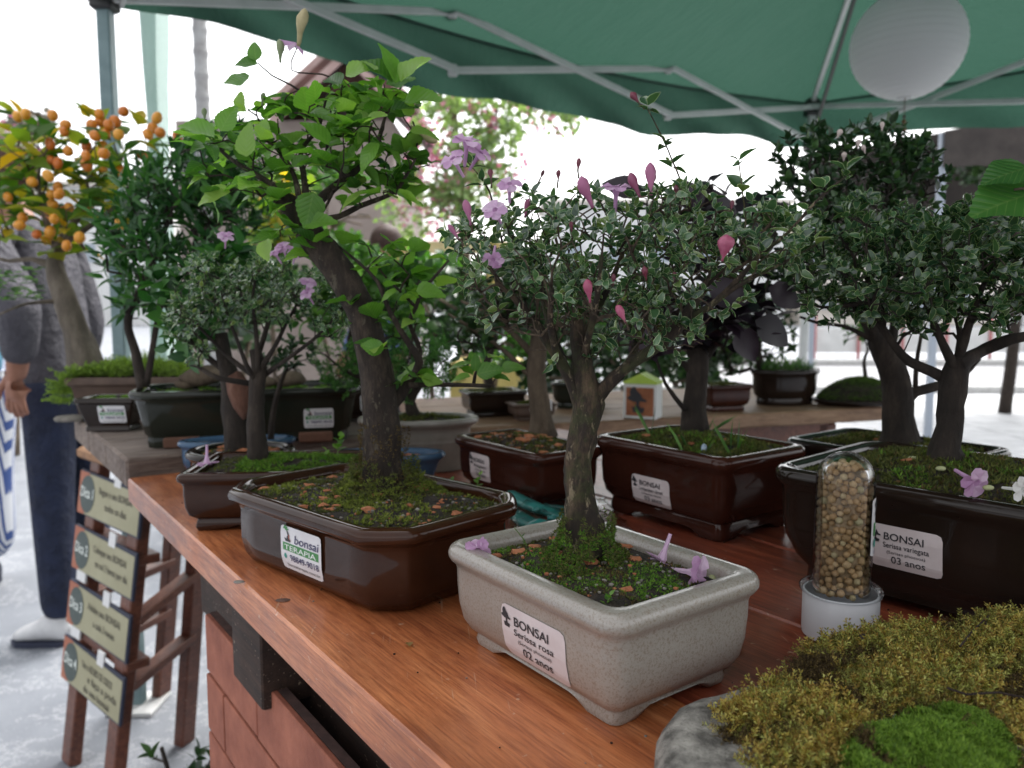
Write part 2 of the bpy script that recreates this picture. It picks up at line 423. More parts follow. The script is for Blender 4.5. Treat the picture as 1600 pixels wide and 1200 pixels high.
G_green = glaze('dark_green_glaze', (.012, .014, .010), (.026, .029, .021), (.06, .06, .05))
G_blue = glaze('blue_glaze', (.035, .075, .14), (.075, .14, .23), (.16, .2, .25))
G_matte = mat('unglazed_clay', (.075, .045, .033), (.11, .07, .05), 30, .7, .2)
G_foot = mat('clay_foot', (.11, .05, .03), (.17, .08, .05), 40, .8, .2)
def speckle():
    m, t, p, o = nodes('speckled_glaze')
    f = noise_tex(t, 620, 3, .8); f2 = noise_tex(t, 9, 5, .6)
    base = ramp(t, f2, [(.3, (.245, .220, .192)), (.7, (.35, .325, .29))])
    c = mixc(t, ramp(t, f, [(.5, (0, 0, 0)), (.62, (.7, .7, .7))]), base, (.19, .135, .095))
    f3 = noise_tex(t, 1300, 2, .6); c = mixc(t, ramp(t, f3, [(.66, (0, 0, 0)), (.74, (.75, .75, .75))]), c, (.08, .055, .04))
    t.links.new(c, p.inputs['Base Color']); p.inputs['Roughness'].default_value = .3; p.inputs['Coat Weight'].default_value = .5; p.inputs['Coat Roughness'].default_value = .15
    bump(t, f, p, .12, .0004); return m
G_white = speckle()
G_grey = mat('grey_glaze', (.17, .155, .135), (.25, .23, .20), 20, .35, .15, coat=.3)
M_soil = mat('dark_soil', (.012, .009, .007), (.045, .032, .024), 90, .95, 1, 160, .004)
M_mossG = leafmat('green_moss', [(0, (.05, .13, .015)), (.5, (.11, .23, .025)), (1, (.20, .34, .04))], .3, .8)
M_mossO = leafmat('olive_moss', [(0, (.035, .045, .012)), (.5, (.08, .095, .02)), (1, (.15, .16, .035))], .25, .8)
M_mossY = leafmat('golden_moss', [(0, (.15, .09, .022)), (.35, (.38, .24, .055)), (.7, (.54, .42, .11)), (1, (.58, .56, .19))], .3, .8)
M_mossD = leafmat('brown_moss', [(0, (.04, .025, .012)), (.6, (.10, .065, .025)), (1, (.19, .13, .045))], .25, .85)
M_lime = leafmat('lime_ground_cover', [(0, (.10, .17, .03)), (.5, (.2, .3, .05)), (1, (.3, .42, .09))], .35, .6)
M_terra = mat('terracotta_chip', (.30, .10, .045), (.42, .17, .08), 80, .9, .5, bdist=.001)
M_peb = mat('pebble', (.12, .11, .095), (.26, .24, .21), 60, .8, .3)
def barkmat(name, c1, c2, c3, sc_=45, lichen=None, green=0):
    m, t, p, o = nodes(name)
    f = noise_tex(t, sc_, 8, .7, stretch=(1, 1, .35)); c = ramp(t, f, [(.3, c1), (.5, c2), (.68, c3)])
    if lichen:
        c = mixc(t, ramp(t, noise_tex(t, 110, 6, .75, stretch=(1, 1, .45)), [(.57, (0, 0, 0)), (.62, (.85, .85, .85))]), c, lichen)
    if green:
        c = mixc(t, ramp(t, noise_tex(t, 30, 5, .7), [(.5, (0, 0, 0)), (.6, (green, green, green))]), c, (.05, .065, .015))
    t.links.new(c, p.inputs['Base Color']); p.inputs['Roughness'].default_value = .9
    bump(t, noise_tex(t, sc_ * 1.6, 9, .78, stretch=(1, 1, .35)), p, 1, .006); MATS[name] = m; return m
B_A = barkmat('serissa_bark', (.010, .0065, .0045), (.030, .019, .012), (.15, .10, .06), 75, lichen=(.30, .235, .15), green=.5)
B_Atw = barkmat('serissa_twig', (.028, .018, .011), (.085, .058, .038), (.22, .16, .105), 150)
B_B = barkmat('dark_speckled_bark', (.012, .008, .006), (.032, .021, .015), (.085, .06, .043), 90, lichen=(.12, .10, .07))
B_Btw = barkmat('brown_twig', (.02, .012, .009), (.045, .027, .02), (.09, .055, .04), 150)
B_dark = barkmat('dark_bark', (.012, .009, .007), (.03, .021, .016), (.065, .048, .036), 60)
B_grey = barkmat('pale_grey_bark', (.06, .05, .04), (.14, .115, .09), (.25, .21, .165), 28)
B_tan = barkmat('tan_bark', (.06, .042, .028), (.13, .095, .065), (.21, .16, .11), 40)
B_red = barkmat('red_deadwood', (.08, .03, .02), (.16, .07, .045), (.24, .12, .08), 60)
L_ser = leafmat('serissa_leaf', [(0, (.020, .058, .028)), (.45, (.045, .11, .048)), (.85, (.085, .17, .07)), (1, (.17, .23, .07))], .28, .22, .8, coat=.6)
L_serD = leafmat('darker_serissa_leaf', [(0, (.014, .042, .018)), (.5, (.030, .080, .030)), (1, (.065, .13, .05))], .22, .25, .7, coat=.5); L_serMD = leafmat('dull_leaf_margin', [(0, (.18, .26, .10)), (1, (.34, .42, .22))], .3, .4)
L_serM = leafmat('cream_leaf_margin', [(0, (.28, .37, .20)), (1, (.50, .58, .38))], .3, .4)
L_gre = leafmat('bright_serrated_leaf', [(0, (.035, .11, .02)), (.3, (.09, .22, .035)), (.7, (.15, .32, .05)), (1, (.27, .43, .09))], .5, .36, .5, veins=True, coat=.15)
L_dk = leafmat('dark_glossy_leaf', [(0, (.012, .034, .013)), (.6, (.028, .068, .024)), (1, (.06, .125, .038))], .25, .32, .6)
L_pod = leafmat('narrow_green_leaf', [(0, (.012, .05, .014)), (.5, (.025, .10, .025)), (1, (.06, .17, .035))], .3, .4)
L_kum = leafmat('kumquat_leaf', [(0, (.03, .09, .015)), (.35, (.08, .17, .02)), (.65, (.20, .28, .03)), (.85, (.42, .34, .03)), (1, (.58, .30, .02))], .45, .45)
L_pur = leafmat('purple_leaf', [(0, (.010, .006, .011)), (1, (.03, .016, .026))], .12, .4, tint=(1.4, .9, 1.2))
L_jun = leafmat('juniper_foliage', [(0, (.03, .11, .02)), (.5, (.06, .19, .035)), (1, (.12, .29, .06))], .25, .6)
L_bush = leafmat('mid_green_leaf', [(0, (.02, .07, .015)), (.5, (.05, .14, .025)), (1, (.11, .24, .04))], .35, .45)
L_boug = leafmat('bougainvillea_leaf', [(0, (.09, .15, .05)), (1, (.22, .32, .12))], .5, .6)
L_bougF = leafmat('pink_bract', [(0, (.55, .10, .25)), (1, (.8, .25, .42))], .4, .6, tint=(1.2, 1, 1))
M_petal = leafmat('lilac_petal', [(0, (.52, .30, .50)), (.5, (.62, .40, .60)), (1, (.72, .55, .70))], .35, .6, tint=(1.1, 1, 1.1))
M_petalW = leafmat('white_petal', [(0, (.7, .68, .66)), (1, (.8, .8, .78))], .35, .6, tint=(1, 1, 1))
M_budP = leafmat('pink_bud', [(0, (.20, .035, .085)), (.5, (.30, .08, .165)), (1, (.40, .14, .26))], .15, .4, tint=(1, 1, 1))
M_budD = leafmat('maroon_bud', [(0, (.07, .015, .025)), (1, (.17, .03, .055))], .1, .35, tint=(1, 1, 1))
M_stemG = mat('green_stem', (.10, .17, .04), (.16, .24, .06), 60, .5)
M_paper = mat('sticker_paper', (.62, .60, .62), (.70, .69, .70), 40, .4)
M_paperP = mat('pink_sticker_paper', (.56, .48, .48), (.63, .56, .56), 40, .45)
M_ink = mat('black_ink', (.02, .02, .025), rough=.5)
M_inkB = mat('navy_ink', (.03, .03, .10), rough=.5)
M_inkG = mat('green_ink', (.05, .22, .06), rough=.5)
M_inkT = mat('teal_ink', (.03, .25, .20), rough=.5)
M_inkW = mat('white_ink', (.75, .8, .75), rough=.5)
M_inkR = mat('red_ink', (.3, .06, .03), rough=.5)

# ---------------------------------------------------------------- lettering
_tc = {}
def text_tris(s, bold=0.0):
    if (s, bold) in _tc: return _tc[(s, bold)]
    c = bpy.data.curves.new('lettering', 'FONT'); c.body = s; c.size = 1; c.resolution_u = 3; c.offset = bold
    o = bpy.data.objects.new('lettering', c); COL.objects.link(o); bpy.context.view_layer.update()
    me = o.evaluated_get(bpy.context.evaluated_depsgraph_get()).to_mesh(); me.calc_loop_triangles()
    V = [(v.co.x, v.co.y) for v in me.vertices]; T = [tuple(t.vertices) for t in me.loop_triangles]
    bpy.data.objects.remove(o, do_unlink=True); bpy.data.curves.remove(c)
    x0 = min(v[0] for v in V); x1 = max(v[0] for v in V)
    V = [(x - x0, y) for x, y in V]; _tc[(s, bold)] = (V, T, x1 - x0); return _tc[(s, bold)]
def put_text(mb, fn, s, x, y, width=None, height=None, bold=0, mi=0, lift=.0003, italic=0):
    """writes s left aligned at x,y on the surface fn(x, y, lift); width fits the line"""
    V, T, w_ = text_tris(s, bold); k = height / .72; kx = (width / w_) if width else k
    mb.add([fn(x + vx * kx + italic * vy * k, y + vy * k, lift) for vx, vy in V], T, mi)
def poly2(mb, fn, pts, mi=0, lift=.0003):
    c = (sum(p[0] for p in pts) / len(pts), sum(p[1] for p in pts) / len(pts))
    P = [fn(c[0], c[1], lift)] + [fn(x, y, lift) for x, y in pts]
    mb.add(P, [(0, i + 1, (i + 1) % len(pts) + 1) for i in range(len(pts))], mi)
def paper(mb, fn, w_, h, r, mi=0, lift=.0002, n=14):
    P = []
    for i in range(n + 1):
        y = -h / 2 + h * i / n
        if i in (1, n - 1): y = math.copysign(h / 2 - r * .3, y)
        e = max(0, abs(y) - (h / 2 - r)); x = w_ / 2 - r + math.sqrt(max(0, r * r - e * e))
        P += [fn(-x, y, lift), fn(x, y, lift)]
    mb.add(P, [(2 * i, 2 * i + 1, 2 * i + 3, 2 * i + 2) for i in range(n)], mi)
def rrect(w_, h, r, n=4):
    o = []
    for cx, cy, a0 in ((w_ / 2 - r, h / 2 - r, 0), (-w_ / 2 + r, h / 2 - r, 90), (-w_ / 2 + r, -h / 2 + r, 180), (w_ / 2 - r, -h / 2 + r, 270)):
        for k in range(n + 1): a = R(a0 + 90 * k / n); o.append((cx + r * math.cos(a), cy + r * math.sin(a)))
    return o
def bonsai_mark(mb, fn, x, y, s, mi=0, lift=.0003):
    """little black bonsai silhouette: crown, trunk, pot"""
    for pts in ([(.0, .95), (.14, 1.0), (.24, .82), (.36, .72), (.44, .56), (.60, .50), (.56, .42), (.3, .45), (.1, .42), (-.12, .5), (-.16, .58), (-.04, .66), (-.06, .8)],
                [(.18, .46), (.34, .46), (.30, .3), (.38, .2), (.16, .2), (.2, .32)],
                [(.02, .24), (.52, .20), (.5, .12), (.46, .0), (.08, .02), (.05, .14)]):
        poly2(mb, fn, [(x + a * s, y + b * s) for a, b in pts], mi, lift)
# ---------------------------------------------------------------- pots
class Pot:
    def __init__(s, c, yaw, a, b, h, kind='round', r=.02, prof=None, feet=True, wall=.011, soil=.010):
        """c = base centre, a,b = half sizes of the rim outline; prof = (inset, z share) from the foot to the rim"""
        s.c = Vector(c); s.ax = Vector((math.cos(yaw), math.sin(yaw), 0)); s.ay = Vector((-math.sin(yaw), math.cos(yaw), 0))
        s.a, s.b, s.h, s.kind, s.r, s.feet, s.wall, s.soil = a, b, h, kind, r, feet, wall, soil
        s.prof = prof or [(.016, .0), (.0145, .06), (.0155, .15), (.0165, .19), (.0095, .28), (.0065, .42), (.0055, .62), (.0055, .78), (.004, .83), (.0008, .87), (0, .92), (.0012, .97), (.0035, 1.0)]
    def outline(s, d):
        a, b = s.a - d, s.b - d; P = []
        if s.kind == 'oval':
            n = 48
            return [(a * math.cos(2 * math.pi * k / n), b * math.sin(2 * math.pi * k / n)) for k in range(n)]
        r = max(.003, s.r - d * .5); m = 8; k_ = 6
        for (cx, cy, a0, sx, sy) in ((a - r, b - r, 0, -1, 0), (-a + r, b - r, 90, 0, -1), (-a + r, -b + r, 180, 1, 0), (a - r, -b + r, 270, 0, 1)):
            for k in range(k_ + 1):
                an = R(a0 + 90 * k / k_); e = (math.cos(an), math.sin(an))
                if s.kind == 'chamfer':
                    u = k / k_; A = (math.cos(R(a0)), math.sin(R(a0))); B = (math.cos(R(a0 + 90)), math.sin(R(a0 + 90))); u2 = u
                    f = .2; lin = (A[0] * (1 - u2) + B[0] * u2, A[1] * (1 - u2) + B[1] * u2); e = (lin[0] * (1 - f) + e[0] * f, lin[1] * (1 - f) + e[1] * f)
                P.append((cx + r * e[0], cy + r * e[1]))
            L = 2 * (a - r) if sx else 2 * (b - r)
            for k in range(1, m):
                x, y = P[-1] if k == 1 else P[-1]
                P.append((x + sx * L / m, y + sy * L / m))
        return P
    def inset(s, z):
        t = z / s.h; q = s.prof
        for (d0, t0), (d1, t1) in zip(q, q[1:]):
            if t0 <= t <= t1: return d0 + (d1 - d0) * (t - t0) / max(1e-6, t1 - t0)
        return q[-1][0]
    def w(s, x, y, z): return s.c + s.ax * x + s.ay * y + Vector((0, 0, z))
    def build(s, root, m, panel=0, mfoot=None, name='pot'):
        mb = MB(); rings = []
        full = list(s.prof); last = full[-1][0]
        inner = [(last + s.wall * .55, 1.005), (last + s.wall * .9, .97), (last + s.wall, .90), (last + s.wall * 1.1, .55)]
        und = [(s.prof[0][0] + .012, .11), (s.prof[0][0] + .010, 0.0)] if s.feet else [(s.prof[0][0] + .004, 0.0)]
        for d, t in und + full + inner:
            ring = []; ol = s.outline(d)
            for (x, y) in ol:
                z = t * s.h
                if s.feet and t < .085:
                    fx = abs(x) / (s.a - d); fy = abs(y) / (s.b - d); 
                    on_x = fy > fx if s.kind == 'oval' else abs(abs(y) - (s.b - d)) < 1e-4
                    q = fx if (fy > .98 or (s.kind == 'oval' and fy > fx)) else fy
                    arch = max(0, min(1, (.62 - q) / .16)); arch = arch * arch * (3 - 2 * arch)
                    z = z + arch * (.085 * s.h - z)
                dd = 0
                if panel and .28 < t < .8:
                    fx = abs(x) / (s.a - s.r); fy = abs(y) / (s.b - s.r)
                    if (fx < .92 and fy > 1) or (fy < .92 and fx > 1): dd = panel
                if dd:
                    if abs(x) / s.a > abs(y) / s.b and abs(y) < s.b - s.r: x -= math.copysign(dd, x)
                    else: y -= math.copysign(dd, y)
                ring.append(s.w(x, y, z))
            rings.append(ring)
        mb.rings(rings, 0, True, False)
        o = mb.build(name, [m], root); smooth_by_angle(o, 50); s.obj = o
        return o
    def side(s, which, s0, z0):
        """surface function of one flat side: local x right, y up as seen from outside"""
        def fn(x, y, lift=0):
            z = z0 + y; d = s.inset(z) - lift - .0003
            q = s0 + x
            if which == '-x': return s.w(-(s.a - d), -q, z)
            if which == '+x': return s.w((s.a - d), q, z)
            if which == '-y': return s.w(q, -(s.b - d), z)
            return s.w(-q, (s.b - d), z)
        return fn
    def soilz(s, x, y): 
        e = max(abs(x) / (s.a - s.wall), abs(y) / (s.b - s.wall)) if s.kind != 'oval' else math.hypot(x / (s.a - s.wall), y / (s.b - s.wall))
        e = min(1, e); p = Vector((x * 55 + s.c.x * 90, y * 55 + s.c.y * 70, 0))
        return s.h - s.soil + s.mound * (1 - e ** 2) + .0030 * noise.noise(p) * (1 - e ** 3) + .0016 * noise.noise(p * 3.3)
    def build_soil(s, root, mound=.006, m=None, name='soil'):
        s.mound = mound; mb = MB(); d = s.prof[-1][0] + s.wall * .98; ol = s.outline(d); rings = []
        for k in range(15, 0, -1):
            q = k / 15; rings.append([s.w(x * q, y * q, s.soilz(x * q, y * q)) for x, y in ol])
        mb.rings(rings, 0, False, True); return mb.build(name, [m or M_soil], root, smooth=True)
    def rand(s, n, sp=.96):
        d = s.prof[-1][0] + s.wall * 1.05; A, B = s.a - d, s.b - d; out = []
        while len(out) < n:
            x, y = random.uniform(-A, A) * sp, random.uniform(-B, B) * sp
            if s.kind == 'oval' and math.hypot(x / A, y / B) > sp: continue
            if s.kind != 'oval' and abs(x) > A - s.r * .5 and abs(y) > B - s.r * .5: continue
            out.append((x, y))
        return out
def blade_templ(n=3, w_=.22, bend=.5, seed=1):
    rr = random.Random(seed); V = []; T = []; U = []
    for k in range(n):
        a = rr.uniform(0, 6.28); lean = rr.uniform(.15, bend); l = rr.uniform(.6, 1)
        dx, dz = math.cos(a), math.sin(a); b = len(V)
        V += [(-dz * w_ / 2, 0, dx * w_ / 2), (dz * w_ / 2, 0, -dx * w_ / 2), (dx * lean * .45 + dz * w_ * .35, .6 * l, dz * lean * .45 - dx * w_ * .35), (dx * lean, l, dz * lean)]
        U += [(0, 0)] * 4; T += [(b, b + 1, b + 2), (b, b + 2, b + 3)]
    return np.array(V, 'f'), np.array(T, 'i'), np.zeros(len(T), 'i'), np.array(U, 'f')
TUFT = [blade_templ(4, .3, .8, i) for i in range(4)]
GRASS = [blade_templ(3, .07, .6, i + 9) for i in range(3)]
def feather_templ(seed, n=6, w_=.10):
    """moss frond: a stem with paired short blades"""
    rr = random.Random(seed); V = []; T = []; ben = rr.uniform(.1, .5)
    def st(t): return np.array((math.sin(t * ben * 3) * .25, t, -ben * t * t * .5))
    for i in range(n):
        a, b = st(i / n), st((i + 1) / n); k = len(V); V += [a + (-.02, 0, 0), a + (.02, 0, 0), b]; T.append((k, k + 1, k + 2))
        for s_ in (-1, 1):
            k = len(V); L = .32 * (1 - .5 * i / n); e = a + np.array((s_ * L * .8, L * .75, rr.uniform(-.1, .15)))
            V += [a, a + np.array((s_ * L * .3, L * .45 + w_ * .5, .03)), e]; T.append((k, k + 1, k + 2))
            V += [a + np.array((s_ * L * .42, L * .2, 0))]; T.append((k, k + 3, k + 2))
    return np.array(V, 'f'), np.array(T, 'i'), np.zeros(len(T), 'i'), np.zeros((len(V), 2), 'f')
FROND = [feather_templ(i) for i in range(5)]
def moss_mats(fn_pts, size, lean=.35, szj=.5):
    M = []
    for p, nrm in fn_pts:
        d = (nrm + Vector((random.gauss(0, lean), random.gauss(0, lean), random.gauss(0, lean * .4)))).normalized()
        M.append(basis(p, d, Vector((random.gauss(0, 1), random.gauss(0, 1), random.gauss(0, 1))), size * random.uniform(1 - szj, 1 + szj)))
    return M
def dress_soil(pot, root, n, size, mats, patch=.1, patch_scale=40, chips=0, pebbles=0, name='moss', sx=0, sy=0, chipsz=.004):
    """moss tufts in patches, loose stones and terracotta chips on the soil"""
    per = {m.name: [] for m in mats}
    for x, y in pot.rand(n, 1.0):
        v = noise.noise(Vector((x * patch_scale + sx, y * patch_scale + sy, 3)))
        if v < patch - .35: continue
        m = mats[0] if v > patch + random.uniform(-.12, .12) or len(mats) == 1 else mats[1 + int(random.random() * (len(mats) - 1))]
        if v < patch - .12 and random.random() < .6: continue
        per[m.name].append((pot.w(x, y, pot.soilz(x, y) - .0005), Vector((0, 0, 1))))
    for m in mats:
        if per[m.name]: scatter_mesh(name, TUFT, moss_mats(per[m.name], size), [m], root, 'stuff')
    for x, y in pot.rand(chips, .9):
        s_ = chipsz * random.uniform(.6, 1.5); mb = MB(); mb.ball(pot.w(x, y, pot.soilz(x, y) + s_ * .15), s_, 7, 4, 0, (1, random.uniform(.5, .9), random.uniform(.3, .5)), .9, 300)
        mb.build('terracotta_chip', [M_terra], root)
    if pebbles:
        mb = MB()
        for x, y in pot.rand(pebbles, .97):
            s_ = chipsz * random.uniform(.2, .5); mb.ball(pot.w(x, y, pot.soilz(x, y)), s_, 5, 3, random.choice((0, 0, 1)), (1, 1, .6), .5, 400)
        mb.build('gravel', [M_peb, M_terra], root)['kind'] = 'stuff'
def moss_skirt(root, base, r, h, n, size, m, flare=.7, name='trunk_moss'):
    P = []
    for _ in range(n):
        t = random.random() ** 1.6; a = random.uniform(0, 6.283); rr = r * (1 + flare * (1 - t) ** 2) * (1 + .2 * noise.noise(Vector((math.cos(a) * 2, math.sin(a) * 2, t * 3))))
        if noise.noise(Vector((math.cos(a) * 3, math.sin(a) * 3, t * 4 + r * 99))) < -.25 + t * .2: continue
        P.append((Vector(base) + Vector((math.cos(a) * rr, math.sin(a) * rr, t * h)), Vector((math.cos(a), math.sin(a), .5)).normalized()))
    return scatter_mesh(name, TUFT, moss_mats(P, size), [m], root, 'stuff')
# ---------------------------------------------------------------- stickers
def sticker_bonsai(pot, root, which, s0, z0, w_, h, l2, l3, l4, pink=True, label=None, rough_text=False):
    fn = pot.side(which, s0, z0); mb = MB()
    # grid so the paper follows the curve of the wall
    paper(mb, fn, w_, h, h * .13)
    st = mb.build('sticker', [M_paperP if pink else M_paper], root)
    if label: st['label'] = label
    e = MB(); bonsai_mark(e, fn, -w_ * .46, h * .08, h * .36, 0, .0006)
    eo = e.build('emblem', [M_ink], root); eo.parent = st
    t = MB(); H = h
    put_text(t, fn, 'BONSAI', -w_ * .28, h * .17, w_ * .54, H * .17, .012, 0, .0007)
    put_text(t, fn, l2, -w_ * .29, -h * .01, w_ * .62, H * .125, .008, 0, .0007)
    put_text(t, fn, l3, -w_ * .24, -h * .145, w_ * .52, H * .07, .004, 0, .0007)
    put_text(t, fn, l4, -w_ * .18, -h * .36, w_ * .46, H * .17, .008, 0, .0007)
    to = t.build('lettering', [M_ink], root); to.parent = st
    return st
def sticker_terapia(pot, root, which, s0, z0, w_, h, name='sticker', fn=None):
    fn = fn or pot.side(which, s0, z0); mb = MB(); paper(mb, fn, w_, h, h * .10)
    st = mb.build(name, [M_paper], root)
    e = MB()
    S = h * .34; x, y = -w_ * .43, h * .16
    for mi, pts in ((1, [(.1, .95), (.3, 1.1), (.35, .95), (.55, 1.0), (.5, .85), (.75, .8), (.5, .72), (.3, .7), (.2, .8), (0, .78)]),
                    (0, [(.4, .72), (.55, .7), (.72, .5), (.6, .25), (.85, .05), (.5, .05), (.45, .25), (.58, .45), (.5, .6)]),
                    (2, [(.68, .48), (.78, .45), (.72, .2), (.95, .05), (.82, .05), (.62, .25)]),
                    (0, [(.15, .2), (.9, .12), (.88, -.02), (.3, -.02)])):
        poly2(e, fn, [(x + a * S, y + b * S) for a, b in pts], mi, .0005)
    eo = e.build('emblem', [M_ink, M_inkG, M_inkR], root); eo.parent = st
    g = MB(); poly2(g, fn, [(-w_ * .44, -h * .06), (w_ * .44, -h * .06), (w_ * .44, h * .12), (-w_ * .44, h * .12)], 0, .0004)
    a = [(-w_ * .38 + math.cos(k * .785) * h * .055, -h * .19 + math.sin(k * .785) * h * .065) for k in range(8)]; poly2(g, fn, a, 1, .0005)
    put_text(g, fn, 'TERAPIA', -w_ * .39, -h * .03, w_ * .78, h * .12, .006, 2, .0008)
    go = g.build('green_band', [M_inkG, M_inkT, M_inkW], root); go.parent = st
    t = MB(); put_text(t, fn, 'bonsai', -w_ * .14, h * .16, w_ * .58, h * .20, .006, 0, .0007, italic=.15)
    put_text(t, fn, '98849-9018', -w_ * .26, -h * .27, w_ * .70, h * .15, .008, 0, .0007)
    put_text(t, fn, 'bonsaiterapia.com.br', -w_ * .36, -h * .42, w_ * .80, h * .07, 0, 1, .0005)
    to = t.build('lettering', [M_inkB, M_ink], root); to.parent = st
    return st
# ---------------------------------------------------------------- flowers
def flower_mb(mb, p, d, s, mi=0, petals=6, droop=.2):
    d = d.normalized(); o1 = d.orthogonal().normalized(); o2 = d.cross(o1)
    mb.tube([p, p + d * s * .5, p + d * s * .8], [s * .05, s * .07, s * .16], 6, mi, caps=False)
    c = p + d * s * .8
    for k in range(petals):
        a = 2 * math.pi * k / petals + random.gauss(0, .12); r = o1 * math.cos(a) + o2 * math.sin(a); t = d.cross(r)
        L = s * random.uniform(.44, .56); q = random.uniform(-.05, .22)
        P = [c + r * s * .10 - t * s * .09, c + r * s * .10 + t * s * .09, c + r * L * .55 + t * s * .215 + d * L * q, c + r * L * .55 - t * s * .215 + d * L * (q + .05),
             c + r * L * .85 + t * s * .17 + d * L * (q - droop * .6), c + r * L * .85 - t * s * .17 + d * L * (q - droop * .6), c + r * L * 1.0 + d * L * (q - droop), c + r * L * .55 + d * L * (q - .12)]
        mb.add(P, [(0, 1, 2, 7), (0, 7, 3), (7, 2, 4), (7, 4, 6), (7, 6, 5), (3, 7, 5)], mi)
def bud_mb(mb, p, d, s, fat=.2, mi=0):
    d = d.normalized(); d = (d + Vector((random.gauss(0, .12), random.gauss(0, .12), 0))).normalized(); k = random.uniform(.85, 1.1)
    side = d.orthogonal().normalized() * s * random.uniform(-.06, .06)
    mb.tube([p, p + d * s * .12, p + d * s * .35 + side * .5, p + d * s * .56 + side, p + d * s * .72 + side, p + d * s * .86 + side * .8, p + d * s * .95 + side * .7, p + d * s * 1.0 + side * .6], [s * .05, s * .055, s * fat * .5 * k, s * fat * .9 * k, s * fat * k, s * fat * .82 * k, s * fat * .45, s * .02], 15, mi, .22, 260); return
    mb.tube([p, p + d * s * .12, p + d * s * .35, p + d * s * .6, p + d * s * .82, p + d * s * .95, p + d * s], [s * .05, s * .055, s * fat * .55, s * fat, s * fat * .95, s * fat * .55, s * .02], 9, mi, .06, 400)
# ================================================================= SETTING
def plane(name, x0, x1, y0, y1, z, m, kind='structure'):
    mb = MB(); mb.add([(x0, y0, z), (x1, y0, z), (x1, y1, z), (x0, y1, z)], [(0, 1, 2, 3)])
    return tagp(mb.build(name, [m]), kind=kind)
def asphalt():
    m, t, p, o = nodes('pale_asphalt')
    f = noise_tex(t, 3, 6, .6); g = noise_tex(t, 160, 4, .7)
    c = ramp(t, f, [(.3, (.15, .162, .185)), (.7, (.22, .235, .262))])
    c = mixc(t, ramp(t, g, [(.62, (0, 0, 0)), (.7, (.8, .8, .8))]), c, (.55, .56, .58))
    w_ = noise_tex(t, 2.2, 8, .8); c = mixc(t, ramp(t, w_, [(.49, (0, 0, 0)), (.5, (.5, .5, .5)), (.51, (0, 0, 0))]), c, (.6, .6, .62))
    t.links.new(c, p.inputs['Base Color']); p.inputs['Roughness'].default_value = .55; bump(t, g, p, .4, .002); return m
plane('ground', -120, 120, -30, 160, 0, asphalt())
pav = mat('pale_paving', (.42, .43, .44), (.56, .57, .58), 4, .6, .2, 60)
m_curb = mat('kerb_concrete', (.42, .42, .41), (.55, .55, .54), 20, .8, .2)
# pale square on the right: slabs with recessed joints, near ones as separate pieces
sq = thing('paved_square', (0, 0, 0), None, None); sq['kind'] = 'structure'; 
mb = MB(); mb.add([(1.6, 2.6, .002), (30, 2.6, .002), (30, 9.3, .002), (1.6, 9.3, .002)], [(0, 1, 2, 3)]); mb.build('mortar_bed', [mat('joint_grey', (.28, .28, .28), rough=.9)], sq)
k = 0; slab = None; far = MB()
for j in range(14):
    for i in range(26):
        x0 = 1.62 + i * .48; y0 = 2.62 + j * .48
        if x0 > 1.0 * y0 + 3 or x0 < .3 * y0: continue
        if k < 120:
            if slab is None:
                b = MB(); b.box((0, 0, .008), (.465, .465, .016), bev=.004); slab = b.build('paving_slab', [pav], sq, org=(0, 0, 0)); slab.location = (x0 + .24, y0 + .24, .003)
            else:
                c = slab.copy(); COL.objects.link(c); c.location = (x0 + .24, y0 + .24, .003 + .001 * random.random())
            k += 1
        else: far.box((x0 + .24, y0 + .24, .011), (.465, .465, .016))
if far.f: far.build('far_paving', [pav], sq)['kind'] = 'stuff'
tagp(plane('road', 2.0, 60, 9.5, 14, .004, mat('road_grey', (.22, .22, .23), (.3, .3, .31), 5, .8)), kind='structure')
mb = MB(); mb.box((20, 9.4, .05), (38, .14, .11)); mb.box((20, 14.1, .05), (38, .14, .11)); tagp(mb.build('kerb', [m_curb]), kind='structure')
# low railing with red posts beyond the road
rl = thing('railing', (9, 16, 0), 'low pale railing with thin red posts across the road', 'railing')
m_red = mat('red_paint', (.45, .16, .16), rough=.5); m_pale = mat('pale_panel', (.62, .62, .6), (.72, .72, .7), 5, .8)
pp = None
for i in range(16):
    x = 6.2 + i * .9
    if pp is None: b = MB(); b.box((x, 16, .45), (.05, .05, .9), bev=.005); pp = b.build('post', [m_red], rl, org=(x, 16, 0)); pp.location = Vector((x, 16, 0)) - rl.location
    else: c = pp.copy(); COL.objects.link(c); c.location = Vector((x, 16, 0)) - rl.location
b = MB(); b.box((12.9, 16.06, .38), (14, .03, .5)); b.build('panel', [m_pale], rl)

# ---------------------------------------------------------------- gazebo over the tables
def fabric(name, c1, c2, tr=.5, trc=(.05, .42, .25)):
    m, t, p, o = nodes(name)
    f = noise_tex(t, 2.5, 6, .6); c = ramp(t, f, [(.3, c1), (.7, c2)]); t.links.new(c, p.inputs['Base Color']); p.inputs['Roughness'].default_value = .55
    h = noise_tex(t, 3.0, 8, .66, stretch=(1, 2.2, 1), rotz=.6); bump(t, h, p, 1, .12)
    tl = t.nodes.new('ShaderNodeBsdfTranslucent'); tl.inputs[0].default_value = (*trc, 1)
    mx = t.nodes.new('ShaderNodeMixShader'); mx.inputs[0].default_value = tr
    t.links.new(p.outputs[0], mx.inputs[1]); t.links.new(tl.outputs[0], mx.inputs[2]); t.links.new(mx.outputs[0], o.inputs[0]); return m
M_seam = None
M_can = fabric('green_canopy_fabric', (.013, .042, .030), (.040, .076, .058), .5, (.030, .076, .054))  # colour noise imitates the shade of darker folds
M_frame = mat('white_frame_paint', (.50, .51, .50), (.60, .60, .59), 12, .45, .05)
